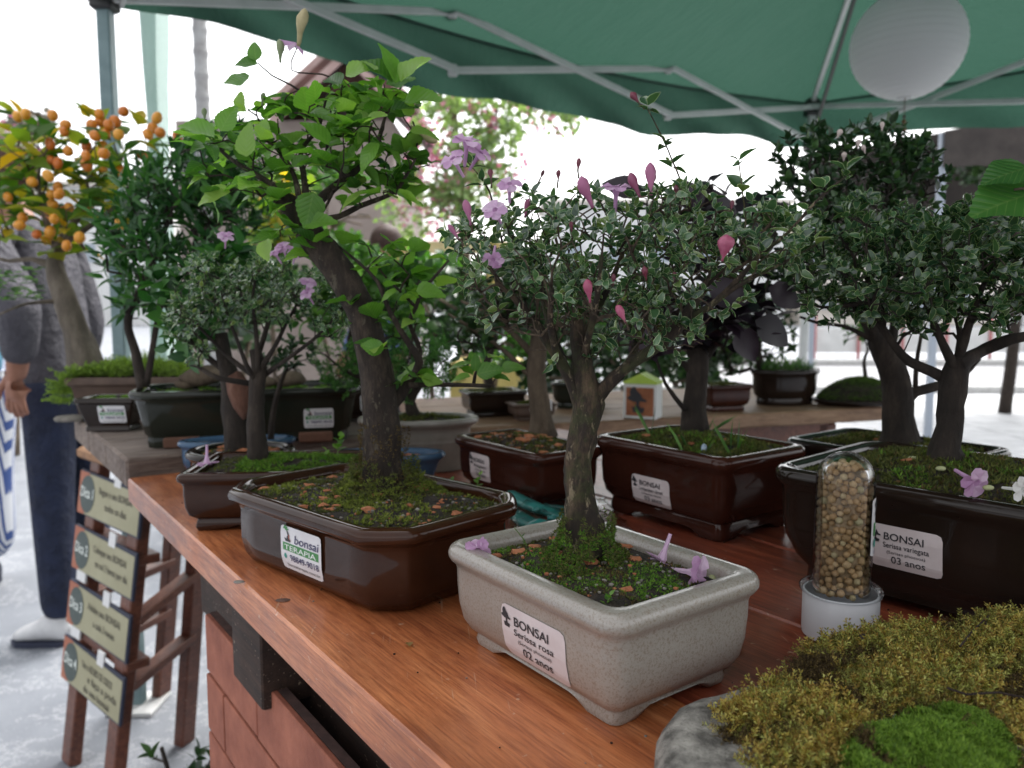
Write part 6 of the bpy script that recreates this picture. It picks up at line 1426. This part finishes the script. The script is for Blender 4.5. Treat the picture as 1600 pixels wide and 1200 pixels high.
T.grow(blob_pts(blobs + [(1230, 300, 25, 30, .03), (1275, 215, 30, 20, .03), (1380, 210, 40, 18, .03)], 400, Y), .012, .35, -.1); T.build(Pn, B_dark, B_dark, amp=.2, nsc=50, sides=18)
place_leaves(Pn, rosettes(T.tips, .0125, (2, 4), (.4, 1.1)) + rosettes(chain_tips(T, .22, .5), .0115, (1, 2)), PLAIN, [L_dk])
for px, py in ((1340, 232), (1352, 240), (1378, 205), (1318, 252), (1308, 216)):
    mb = MB(); bud_mb(mb, P_(px, py, -.07), Vector((random.uniform(-.5, .5), -.2, 1)), .009, .28); mb.build('pale_bud', [mat('pale_pink_bud', (.5, .42, .38), (.62, .5, .48), 60, .5)], Pn, smooth=True)

# ---------- small pots on the back table ---------------------------------------------------------
def small(name, px, py, Y0, a, b, h, kind, g, label, yaw=18, blobs=None, trunk=None, lm=None, lsz=.02, nt=60, templ=None, moss=M_mossO, z=TOP + .0005, grass=0, lim=150, bark=None, group='pots on the back table', r=.008):
    pc = D(px, py, Y0); pc = Vector((pc.x, pc.y, z)); t_ = thing('bonsai', pc, label, 'bonsai', group); q = Pot(pc, R(yaw), a, b, h, kind, r, feet=False); q.build(t_, g); q.build_soil(t_, .008); simple_blades(q, t_, 700, .007, moss, thr=-.2)
    if grass: simple_blades(q, t_, grass, .028, L_bush, name='grass', templ=GRASS)
    if trunk:
        T = Tree(D(*trunk[0], Y0), .0015); n = len(trunk); T.limb([D(x, y, Y0) for x, y in trunk], [.011 * (1 - .6 * i / (n - 1)) for i in range(n)], .015)
        T.grow(blob_pts(blobs, nt, Y0), .02, .3, 0); T.build(t_, bark or B_dark, sides=10); place_leaves(t_, rosettes(T.tips, lsz, (2, 3)), templ or PLAIN, [lm or L_dk], limit=lim)
    return t_
small('bonsai', 770, 640, 1.66, .066, .045, .055, 'round', G_dark, 'dark bonsai in a small dark brown pot left on the back table', trunk=[(768, 618), (762, 570), (775, 520), (760, 480)], blobs=[(745, 480, 60, 45, .08), (800, 500, 50, 40, .07), (770, 430, 60, 50, .08)], lm=L_dk, nt=90)
small('bonsai', 830, 640, 1.60, .048, .036, .035, 'round', G_matte, 'low tray with a white label in the middle of the back table')
small('bonsai', 905, 640, 1.80, .07, .045, .06, 'oval', G_green, 'green shrub bonsai in an oval dark pot behind the pink serissa trunk', trunk=[(900, 610), (896, 560), (910, 520)], blobs=[(900, 500, 70, 45, .08), (860, 540, 45, 30, .06)], lm=L_bush, nt=60)
small('bonsai', 1129, 630, 1.74, .056, .04, .060, 'round', G_maroon, 'empty looking small brown pot left of the dark tub on the back table')
small('bonsai', 1226, 612, 1.86, .088, .06, .085, 'oval', G_dark, 'wide dark tub with grass and a dense dark bush on the back table', grass=160, trunk=[(1190, 590), (1185, 540), (1200, 500), (1190, 450)], blobs=[(1170, 540, 80, 50, .08), (1130, 480, 80, 50, .08), (1200, 490, 40, 40, .06), (1080, 540, 60, 40, .08)], lm=L_dk, nt=200, lim=300)
for px, lab in ((845, 'x'),):
    p = D(px, 633, 1.565); b = MB(); b.box(p, (.045, .001, .022), bev=.0002); tagp(b.build('label_card', [M_paper], org=p), 'white label card leaning on the low tray of the back table', 'label')
# moss mound on a flat stone tray with a tiny tree
pc = Vector((D(1355, 625, 1.80).x, 1.84, TOP + .001)); mo = thing('moss_mound', pc, 'moss mound with a tiny tree on a flat dark tray on the back table', 'bonsai', 'pots on the back table')
b = MB(); b.lathe([(0, 0), (.095, .001), (.112, .010), (.112, .014), (.10, .0145), (0, .0145)], pc, 32, ry=.62); b.build('tray', [G_dark], mo, smooth=True)
b = MB(); prof = [(.098, .0145), (.092, .026), (.075, .042), (.05, .054), (.025, .060), (0.001, .062)]; b.lathe(prof, pc, 32, ry=.6, cap1=True); b.build('earth', [M_soil], mo, smooth=True)
P = []
for _ in range(3800):
    a = random.uniform(0, 6.283); q = math.sqrt(random.random()) * .099; z = .0145 + .047 * (1 - (q / .099) ** 2.2); P.append((pc + Vector((q * math.cos(a), q * .6 * math.sin(a), z)), Vector((q * math.cos(a) * 6, q * math.sin(a) * 6, 1)).normalized()))
scatter_mesh('moss', TUFT, moss_mats(P, .006), [leafmat('mound_moss', [(0, (.04, .085, .015)), (1, (.12, .19, .035))], .25, .8)], mo, 'stuff')  # moss in darker greens than the green moss of the pots
T = Tree(D(1352, 585, 1.84), .001); T.limb([D(1353, 592, 1.84), D(1350, 565, 1.84), D(1356, 545, 1.84), D(1350, 530, 1.84)], [.006, .005, .004, .002], .01); T.grow(blob_pts([(1350, 522, 35, 14, .04), (1330, 515, 25, 8, .03), (1375, 530, 22, 10, .03)], 40, 1.84), .015); T.build(mo, B_dark, sides=8)
place_leaves(mo, rosettes(T.tips, .014, (2, 3)), PLAIN, [L_bush], limit=100)
# little gift box shaped like a house
bc = D(1004, 655, 1.62); bc.z = TOP + .001; hx = thing('bonsai_kit_box', bc, 'white card box with lime green gable top and bonsai picture on the back table', 'box')
ya = R(-24); bx, by, bz = Vector((math.cos(ya), math.sin(ya), 0)), Vector((-math.sin(ya), math.cos(ya), 0)), Vector((0, 0, 1))
M_card = mat('white_card', (.60, .60, .58), rough=.5); M_lg = mat('lime_print', (.32, .46, .04), (.4, .54, .07), 20, .5); M_pic = mat('orange_print', (.20, .06, .02), (.33, .12, .05), 30, .5)
b = MB(); b.box(bc + bz * .036, (.070, .05, .072), (bx, by, bz), bev=.001); b.build('carton', [M_card], hx)
b = MB(); b.rings([[bc + bx * x + by * y + bz * z for x, y, z in ((-.036, y_, .0725), (.036, y_, .0725), (.036, y_, .076), (.0, y_ * .9, .094), (-.036, y_, .076))] for y_ in (-.0262, .0262)], 0, True, True); b.build('lid', [M_lg], hx)
def fbx(x, y, l=0): return bc + bx * x - by * (.0252 + l) + bz * (.036 + y)
b = MB(); poly2(b, fbx, [(-.029, -.030), (.029, -.030), (.029, .029), (-.029, .029)], 0, .0004); pic = b.build('picture', [M_pic], hx)
b = MB(); bonsai_mark(b, fbx, -.018, -.024, .055, 0, .0008); b.build('emblem', [M_ink], pic)
# ---------- fertilizer bottle ----------------------------------------------------------------------
bc = Z(1311, 993, TOP); bc.z = TOP + .0005
bo = thing('fertilizer_bottle', bc, 'clear round topped tube of ochre fertilizer pellets on a white cap base', 'bottle')
b = MB(); b.lathe([(.0, 0), (.0235, 0), (.0250, .0012), (.0253, .004), (.0253, .031), (.0247, .0322), (.0236, .0322), (.0232, .030), (.0232, .005), (0, .005)], bc, 56); smooth_by_angle(b.build('cap_base', [mat('white_plastic', (.60, .60, .62), rough=.32, coat=.2)], bo), 35)
def clear(name, f0, f1, rough, bl=.3):
    m, t, p_, o_ = nodes(name); gl = t.nodes.new('ShaderNodeBsdfGlossy'); gl.inputs['Roughness'].default_value = rough; tr = t.nodes.new('ShaderNodeBsdfTransparent'); tr.inputs[0].default_value = (.95, .96, .97, 1)
    fr_ = t.nodes.new('ShaderNodeLayerWeight'); fr_.inputs[0].default_value = bl; mr = N(t, 'ShaderNodeMapRange'); mr.inputs[3].default_value = f0; mr.inputs[4].default_value = f1; t.links.new(fr_.outputs['Fresnel'], mr.inputs[0])
    mx = t.nodes.new('ShaderNodeMixShader'); t.links.new(mr.outputs[0], mx.inputs[0]); t.links.new(tr.outputs[0], mx.inputs[1]); t.links.new(gl.outputs[0], mx.inputs[2]); t.links.new(mx.outputs[0], o_.inputs[0]); return m
m = clear('clear_plastic', .0, .75, .05, .22)
GL = m
HB = .131; RB = .0193
def dome(r, top, z0): return [(r, z0)] + [(r, top - r + r * 0)] + [(r * math.cos(a), top - r + r * math.sin(a)) for a in [R(90 * i / 10) for i in range(1, 10)]] + [(.0004, top)]
b = MB(); outer = [(.0240, .0300), (.0275, .0325), (.0278, .0345), (.0262, .0358), (.0225, .0350), (.0205, .0365), (RB, .041), (RB, .06)] + dome(RB, HB, .08)[0:]
inner = [(r - .0008 if r > .001 else .0003, z - (.0008 if z > .11 else 0)) for r, z in reversed(outer[6:])] + [(.0190, .036), (.0190, .0325)]
b.lathe(outer + inner, bc, 56); b.build('clear_tube', [GL], bo, smooth=True)
# packed pellets: those against the wall one by one, then the filling
pel = MB(); pel.ball((0, 0, 0), 1, 12, 8, 0, (1, 1, 1), .12, 1.4); po_ = pel.build('pellet', [M_pel, ], bo, smooth=True, org=(0, 0, 0))
m, t, p_, o_ = nodes('fertilizer_pellets'); rnd = t.nodes.new('ShaderNodeObjectInfo'); c_ = ramp(t, rnd.outputs['Random'], [(0, (.26, .16, .07)), (.5, (.44, .27, .125)), (.85, (.52, .36, .19)), (1, (.36, .32, .17))])
n_ = noise_tex(t, 3, 4); c_ = mixc(t, .5, c_, ramp(t, n_, [(.35, (.6, .6, .6)), (.65, (1.1, 1.1, 1.1))]), 'MULTIPLY'); t.links.new(c_, p_.inputs['Base Color']); p_.inputs['Roughness'].default_value = .7; po_.data.materials[0] = m
cnt = 0; layer = 0; z = .036; pts = []
def fits(p, r): return all((p - q).length > (r + s_) * .82 for q, s_ in pts)
tries = 0
while tries < 26000 and len(pts) < 620:
    tries += 1; r_ = random.uniform(.0019, .0031); zz = random.uniform(.032, .1265); a = random.uniform(0, 6.283)
    Rm = RB - .0010 - r_; top = HB - RB
    if zz > top: 
        d_ = (Rm ** 2 - (zz - top) ** 2)
        if d_ <= 0: continue
        Rm = math.sqrt(d_)
    if zz > .1225: continue
    rho = Rm * (1 if random.random() < .75 else math.sqrt(random.random())); p = Vector((rho * math.cos(a), rho * math.sin(a), zz))
    if fits(p, r_): pts.append((p, r_))
pts.sort(key=lambda q: q[0].y)
for i, (p, r_) in enumerate(pts[:300]):
    o = po_ if i == 0 else po_.copy()
    if i: COL.objects.link(o)
    o.location = p; o.scale = (r_, r_, r_ * .95); o.rotation_euler = (random.uniform(0, 3), random.uniform(0, 3), 0)
b = MB()
for p, r_ in pts[300:]: b.ball(bc + p, r_, 8, 5)
o = b.build('pellet_filling', [m], bo, smooth=True); o['kind'] = 'stuff'
b = MB(); b.lathe([(.0001, .033), (.0148, .034), (.0148, .112), (.008, .119), (.0001, .120)], bc, 20); b.build('pellet_core', [M_pel], bo, smooth=True)['kind'] = 'stuff'
def cyl(x, y, lift=0):
    a = R(14) + x / RB; r_ = RB + .0003 + lift; return bc + Vector((r_ * math.cos(a), r_ * math.sin(a), .081 + y))
g = MB(); n = 12; P = []; w_, h_ = .044, .040
for j in (0, 1):
    for i in range(n + 1): P.append(cyl(-w_ / 2 + w_ * i / n, (-h_ / 2 if j == 0 else h_ / 2) * (.94 if i in (0, n) else 1)))
g.add(P, [(i, i + 1, n + 2 + i, n + 1 + i) for i in range(n)]); stk = g.build('sticker', [M_paper], bo)
g = MB(); P = []
for j in (0, 1):
    for i in range(n + 1): P.append(cyl(-w_ * .44 + w_ * .88 * i / n, -.006 + j * .009, .0003))
g.add(P, [(i, i + 1, n + 2 + i, n + 1 + i) for i in range(n)]); put_text(g, cyl, 'TERAPIA', -w_ * .4, -.004, w_ * .8, .006, 0, 1, .0006); g.build('green_band', [M_inkG, M_inkW], stk)
g = MB(); put_text(g, cyl, 'bonsai', -w_ * .12, .006, w_ * .55, .008, 0, 0, .0006); put_text(g, cyl, '98849-9018', -w_ * .26, -.0135, w_ * .66, .0055, 0, 0, .0006); put_text(g, cyl, 'bonsaiterapia.com.br', -w_ * .42, -.0185, w_ * .8, .003, 0, 0, .0006)
g.build('lettering', [M_inkB], stk)
g = MB(); a = [(-w_ * .38 + math.cos(k * .785) * .003, -.011 + math.sin(k * .785) * .003) for k in range(8)]; poly2(g, cyl, a, 0, .0006); poly2(g, cyl, [(-w_ * .42, .008), (-w_ * .2, .008), (-w_ * .22, .011), (-w_ * .3, .0125), (-w_ * .24, .016), (-w_ * .3, .019), (-w_ * .42, .016), (-w_ * .33, .012)], 1, .0006); g.build('emblem', [M_inkT, M_ink], stk)

# ---------- teal hand tools in a clear bag --------------------------------------------------------------
M_teal = mat('teal_plastic', (.02, .17, .16), (.035, .24, .22), 20, .3, coat=.3)
tg = thing('bagged_tool_set', UV(.56, .47, TOP), 'set of teal plastic garden tools in a crumpled clear bag behind the white pot', 'tool set')
def tp_(px, py, z): return Z(px, py, TOP + z)
b = MB(); 
def ribbon(name, pts, w_, th, m, parent):
    mb = MB(); pts = crom(pts, .006); rings = []
    for i, p in enumerate(pts):
        d = (pts[min(i + 1, len(pts) - 1)] - pts[max(0, i - 1)]).normalized(); s_ = d.cross(Vector((0, 0, 1))).normalized(); u = s_.cross(d); ww = w_ * (.7 + .3 * math.sin(math.pi * i / (len(pts) - 1)))
        rings.append([p + s_ * ww * math.cos(a) + u * th * math.sin(a) for a in [k * math.pi / 5 for k in range(10)]])
    mb.rings(rings, 0, True, True); return mb.build(name, [m], parent, smooth=True)
ribbon('tool', [tp_(798, 772, .022), tp_(830, 790, .022), tp_(860, 800, .020), tp_(895, 815, .012)], .011, .0045, M_teal, tg)
ribbon('tool', [tp_(800, 800, .010), tp_(835, 822, .014), tp_(872, 832, .012), tp_(930, 836, .006)], .012, .005, M_teal, tg)
ribbon('tool', [tp_(822, 850, .006), tp_(820, 830, .018), tp_(842, 815, .026), tp_(866, 826, .016), tp_(870, 850, .005)], .006, .003, M_teal, tg)
ribbon('tool', [tp_(850, 790, .014), tp_(900, 800, .010), tp_(950, 830, .006), tp_(985, 845, .003)], .004, .003, M_teal, tg)
for x, y in ((812, 786), (838, 800), (862, 812)):
    mb = MB(); mb.lathe([(.0025, 0), (.0045, 0), (.0045, .004), (.0025, .004), (.0025, 0)], tp_(x, y, .021), 14); mb.build('rivet', [M_teal], tg, smooth=True)
mb = MB(); n = 34; P = []
c0, c1, c2, c3 = tp_(775, 775, 0), tp_(1012, 862, 0), tp_(945, 785, 0), tp_(790, 870, 0)
for i in range(n + 1):
    for j in range(n + 1):
        u, v = i / n, j / n; q = (c0 * (1 - u) + c2 * u) * (1 - v) + (c3 * (1 - u) + c1 * u) * v
        hgt = .030 * math.sin(math.pi * u) ** .6 * math.sin(math.pi * v) ** .6 * (1 - .55 * u) + .010 * abs(noise.noise(q * 70)) + .005 * abs(noise.noise(q * 160))
        P.append((q.x, q.y, TOP + .0008 + hgt))
mb.add(P, [(i * (n + 1) + j, i * (n + 1) + j + 1, (i + 1) * (n + 1) + j + 1, (i + 1) * (n + 1) + j) for i in range(n) for j in range(n)])
m, t, p_, o_ = nodes('clear_bag'); gl = t.nodes.new('ShaderNodeBsdfGlossy'); gl.inputs['Roughness'].default_value = .12; tr = t.nodes.new('ShaderNodeBsdfTransparent'); tr.inputs[0].default_value = (.95, .96, .96, 1)
fr_ = t.nodes.new('ShaderNodeLayerWeight'); fr_.inputs[0].default_value = .25; mr = N(t, 'ShaderNodeMapRange'); mr.inputs[3].default_value = .05; mr.inputs[4].default_value = .6; t.links.new(fr_.outputs['Fresnel'], mr.inputs[0])
mx = t.nodes.new('ShaderNodeMixShader'); t.links.new(mr.outputs[0], mx.inputs[0]); t.links.new(tr.outputs[0], mx.inputs[1]); t.links.new(gl.outputs[0], mx.inputs[2]); t.links.new(mx.outputs[0], o_.inputs[0])
mb.build('clear_bag', [m], tg, smooth=True)

# ---------- grey stone slab with mosses ------------------------------------------------------------------
zt = TOP + .030
out = [(1020, 1230), (1021, 1185), (1024, 1130), (1045, 1098), (1085, 1082), (1130, 1068), (1180, 1062), (1240, 1040), (1295, 1010), (1345, 992), (1420, 985), (1500, 975), (1580, 968), (1680, 962), (1800, 985), (1900, 1080), (1980, 1230), (1900, 1400), (1600, 1500), (1250, 1480), (1060, 1330)]
ol = [Z(x, y, zt) for x, y in out]; cen_ = sum(ol, Vector()) / len(ol)
rs = thing('moss_stone', Vector((cen_.x, cen_.y, TOP)), 'flat grey stone slab covered with golden and green moss in the front right corner', 'stone')
ol2 = crom(ol + [ol[0]], .008)[:-1]
M_rock = mat('grey_rock', (.10, .092, .082), (.40, .375, .335), 70, .95, 1, 150, .006, lo=.37, hi=.64, detail=12)
mb = MB(); rings = []
for k, (ins, z) in enumerate(((.012, .0006), (.004, .004), (0, .012), (.001, .020), (.005, .0265), (.012, .0295), (.022, .0305), (.04, .031), (.07, .032), (.1, .032))):
    ring = []
    for p in ol2:
        d = (cen_ - p); d.z = 0; L_ = d.length; q = p + d.normalized() * min(ins, L_ * .9) ; nz = noise.noise(Vector((q.x * 45, q.y * 45, z * 60))); q = q + d.normalized() * nz * .0035
        ring.append(Vector((q.x, q.y, TOP + z + (.0022 * noise.noise(Vector((q.x * 60, q.y * 60, 5))) + .0012 * noise.noise(Vector((q.x * 170, q.y * 170, 9))) if k > 3 else 0))))
    rings.append(ring)
mb.rings(rings, 0, True, True); mb.build('slab', [M_rock], rs, smooth=True)
def inside(px, py, poly):
    c = False; j = len(poly) - 1
    for i in range(len(poly)):
        if (poly[i][1] > py) != (poly[j][1] > py) and px < (poly[j][0] - poly[i][0]) * (py - poly[i][1]) / (poly[j][1] - poly[i][1]) + poly[i][0]: c = not c
        j = i
    return c
def toworld(poly, z): return [(Z(x, y, z).x, Z(x, y, z).y) for x, y in poly]
moss_poly = toworld([(1120, 1150), (1130, 1110), (1190, 1080), (1225, 1060), (1240, 1030), (1300, 1002), (1360, 985), (1450, 980), (1560, 966), (1700, 965), (1830, 1000), (1900, 1100), (1900, 1300), (1700, 1420), (1300, 1380), (1215, 1300), (1180, 1230), (1165, 1185)], zt)
green_poly = toworld([(1300, 1195), (1345, 1150), (1400, 1112), (1470, 1108), (1530, 1120), (1575, 1150), (1600, 1180), (1620, 1215), (1600, 1300), (1350, 1330), (1300, 1260)], zt)
xs = [p[0] for p in moss_poly]; ys = [p[1] for p in moss_poly]
def pdist(x, y, poly):
    best = 9
    for i in range(len(poly)):
        ax_, ay_ = poly[i]; bx_, by_ = poly[(i + 1) % len(poly)]; dx, dy = bx_ - ax_, by_ - ay_; t_ = max(0, min(1, ((x - ax_) * dx + (y - ay_) * dy) / (dx * dx + dy * dy))); best = min(best, math.hypot(x - ax_ - t_ * dx, y - ay_ - t_ * dy))
    return best
def mound(x, y):
    e = min(1, pdist(x, y, moss_poly) / .022); base = .003 * e ** .6 + .0065 * e * (noise.noise(Vector((x * 35, y * 35, 1))) + .6 * noise.noise(Vector((x * 90, y * 90, 2))))
    if inside(x, y, green_poly): base += .006 * min(1, pdist(x, y, green_poly) / .012)
    return max(.001, base)
# bumpy peat under the moss, coloured darker to imitate shade between fronds
n = 90; x0, x1, y0, y1 = min(xs), max(xs), max(.16, min(ys)), max(ys); idx = {}; V = []; Fc = []
for i in range(n + 1):
    for j in range(n + 1):
        x, y = x0 + (x1 - x0) * i / n, y0 + (y1 - y0) * j / n
        if inside(x, y, moss_poly): idx[i, j] = len(V); V.append((x, y, zt + mound(x, y) - .0015))
for i in range(n):
    for j in range(n):
        q = [(i, j), (i + 1, j), (i + 1, j + 1), (i, j + 1)]
        if all(k in idx for k in q): Fc.append([idx[k] for k in q])
mb = MB(); mb.add(V, Fc); mb.build('peat', [mat('brown_peat', (.03, .02, .01), (.09, .055, .02), 200, .95, 1, 300, .002)], rs, smooth=True)
gp, yp, op, dp = [], [], [], []
cnt = 0
while cnt < 60000:
    x, y = random.uniform(x0, x1), random.uniform(max(y0, .2), y1); cnt += 1
    if not inside(x, y, moss_poly): continue
    v1 = noise.noise(Vector((x * 28, y * 28, 4))) + random.gauss(0, .15); v2 = noise.noise(Vector((x * 16, y * 16, 8)))
    nn = Vector((random.gauss(0, .3), random.gauss(0, .3), 1)).normalized(); e_ = pdist(x, y, moss_poly)
    if e_ < .008 and random.random() < .4: continue
    p = Vector((x, y, zt + mound(x, y) - .001))
    gi = inside(x, y, green_poly)
    if gi and (pdist(x, y, green_poly) > .004 or random.random() < .5) and noise.noise(Vector((x * 60, y * 60, 4))) > -.42: gp.append((p, nn))
    elif gi: dp.append((p, nn))
    elif v1 < -.2: dp.append((p, nn))
    elif y > .37 + .05 * v2: op.append((p, nn)) if random.random() < .55 else yp.append((p, nn))
    elif v1 > .05 or random.random() < .6: yp.append((p, nn))
    else: op.append((p, nn))
M_lm = leafmat('lime_moss', [(0, (.08, .15, .02)), (.5, (.15, .26, .03)), (1, (.25, .37, .05))], .3, .8)
scatter_mesh('green_moss', TUFT, moss_mats(gp, .0026, .3), [M_lm], rs, 'stuff'); extra = [(p + Vector((random.gauss(0, .0012), random.gauss(0, .0012), 0)), n_) for p, n_ in gp for _ in range(2)]
scatter_mesh('green_moss', TUFT, moss_mats(extra, .0024, .3), [M_lm], rs, 'stuff')
scatter_mesh('golden_moss', FROND, moss_mats(yp, .0070, .9, .8), [M_mossY], rs, 'stuff'); scatter_mesh('olive_moss', FROND, moss_mats(op, .0066, .9, .8), [leafmat('olive_frond', [(0, (.10, .09, .025)), (.5, (.27, .25, .06)), (1, (.48, .50, .15))], .3, .8)], rs, 'stuff'); scatter_mesh('brown_moss', FROND, moss_mats(dp, .0050, .8), [M_mossD], rs, 'stuff')
for pts in ([(1500, 1010), (1520, 985), (1545, 962), (1540, 975)], [(1348, 998), (1342, 990), (1352, 992)], [(1480, 1075), (1510, 1085), (1560, 1082), (1600, 1090)]):
    mb = MB(); mb.tube([Z(x, y, zt + .012) for x, y in pts], .0006, 5); mb.build('twig', [B_Btw], rs)

# ---------- plant reaching in from beyond the right edge --------------------------------------------------
pc = Vector((.56, .46, TOP + .0005)); Y = .50
Rn = thing('bonsai', pc, 'broad serrated leaves of a plant reaching in at the upper right edge', 'bonsai', 'bonsais on the display table')
q = Pot(pc, YAW, .05, .05, .06, 'round', .01); q.build(Rn, G_brown); q.build_soil(Rn, .006); simple_blades(q, Rn, 400, .004, M_mossO)
T = Tree(pc + Vector((0, 0, .06)), .0007); T.limb([pc + Vector((0, 0, .055)), pc + Vector((.0, 0, .15)), pc + Vector((-.03, .02, .25)), P_(1700, 300), P_(1620, 292), P_(1585, 296)], [.010, .008, .006, .003, .002, .001], .01); T.build(Rn, B_tan, sides=12)
lv = [basis(P_(1622, 300, .0), Vector((-1, -.1, -.25)), Vector((.1, -.55, .8)), .044), basis(P_(1606, 262, .0), Vector((-1, .05, -.25)), Vector((-.1, -.6, .8)), .028), basis(P_(1650, 300), Vector((.3, -.3, .9)), Vector((0, -1, .2)), .04), basis(P_(1690, 310), Vector((.9, -.3, .1)), Vector((0, -.5, .8)), .04), basis(P_(1700, 280), Vector((0, .3, .9)), Vector((0, -1, .2)), .04)]
place_leaves(Rn, lv, [leaf_templ(.50, n=12, serr=.035, fold=.2, curl=.15, seed=21, wav=.10)], [leafmat('big_serrated_leaf', [(0, (.018, .07, .018)), (1, (.055, .17, .03))], .35, .38, veins=True)])
# ---------- dark plant below the table, pebble on the table ------------------------------------------------
pc = Vector((-.60, 1.18, 0)); g = thing('dark_shrub', Vector((-.60, 1.30, 0)), 'dark leafy potted plant on the ground under the table end', 'plant')
q = Pot(Vector((-.60, 1.30, 0)), 0, .09, .09, .12, 'oval', feet=False); q.build(g, G_matte); q.build_soil(g, .01)
T = Tree((-.60, 1.30, .12), .002); T.limb([Vector((-.60, 1.30, .1)), Vector((-.59, 1.28, .22)), Vector((-.60, 1.27, .30))], [.008, .006, .004], .03)
T.grow([Vector((-.545 + random.gauss(0, .035), 1.27 + random.gauss(0, .05), .20 + random.gauss(0, .05))) for _ in range(60)], .03); T.build(g, B_dark, sides=6); place_leaves(g, rosettes(T.tips, .028, (2, 3)), PLAIN, [L_dk], limit=200)
p = Z(374, 909, TOP + .001); b = MB(); b.ball(p, .003, 9, 6, 0, (1.5, 1, .45), .4, 200); tagp(b.build('pebble', [M_peb], smooth=True, org=p), 'tiny grey pebble on the orange plank left of the brown pot', 'pebble')
p = Z(442, 938, TOP + .0002); b = MB(); b.lathe([(.0001, .0009), (.004, .0007), (.006, .0002)], p, 16, ry=.7); tagp(b.build('wood_knot', [mat('dark_knot', (.06, .025, .015), (.12, .05, .03), 300, .6)], tb, smooth=True, org=None) if False else b.build('knot', [mat('dark_knot', (.06, .025, .015), (.12, .05, .03), 300, .6)], tb, smooth=True))

# crumbs of soil, bits of leaf and grit lying on the table top
cr = thing('soil_crumbs', UV(.4, .3, TOP), 'scattered crumbs of soil and grit on the display table', 'soil crumbs'); cr['kind'] = 'stuff'
mb = MB()
for _ in range(240):
    u, v = random.uniform(.12, 1.1), random.uniform(.2, .93); p = UV(u, v, TOP + .0004); s_ = random.uniform(.0003, .0010); mb.ball(p, s_, 5, 3, random.choice((0, 0, 1, 2)), (1, random.uniform(.6, 1), .6), .4, 500)
o = mb.build('crumb', [M_soil, M_peb, M_woodS2], cr); o['kind'] = 'stuff'
M_dry = leafmat('dry_leaf', [(0, (.12, .06, .025)), (1, (.3, .2, .07))], .3, .7)
for i, (px, py) in enumerate(((1160, 1010), (640, 1010), (345, 800))):
    me = tri_mesh('dry_leaf', *PLAIN[i % 2][:3], [M_dry], PLAIN[i % 2][3]); p = Z(px, py, TOP + .0015); o = bpy.data.objects.new('dry_leaf', me); COL.objects.link(o)
    o.matrix_world = basis(p, Vector((random.gauss(0, 1), random.gauss(0, 1), 0)), Vector((0, 0, 1)), .009); tagp(o, ['dry leaf bit on the red planks right of the white pot', 'dry leaf bit on the orange plank below the brown pot', 'dry leaf bit on the orange plank near the back corner'][i], 'leaf')
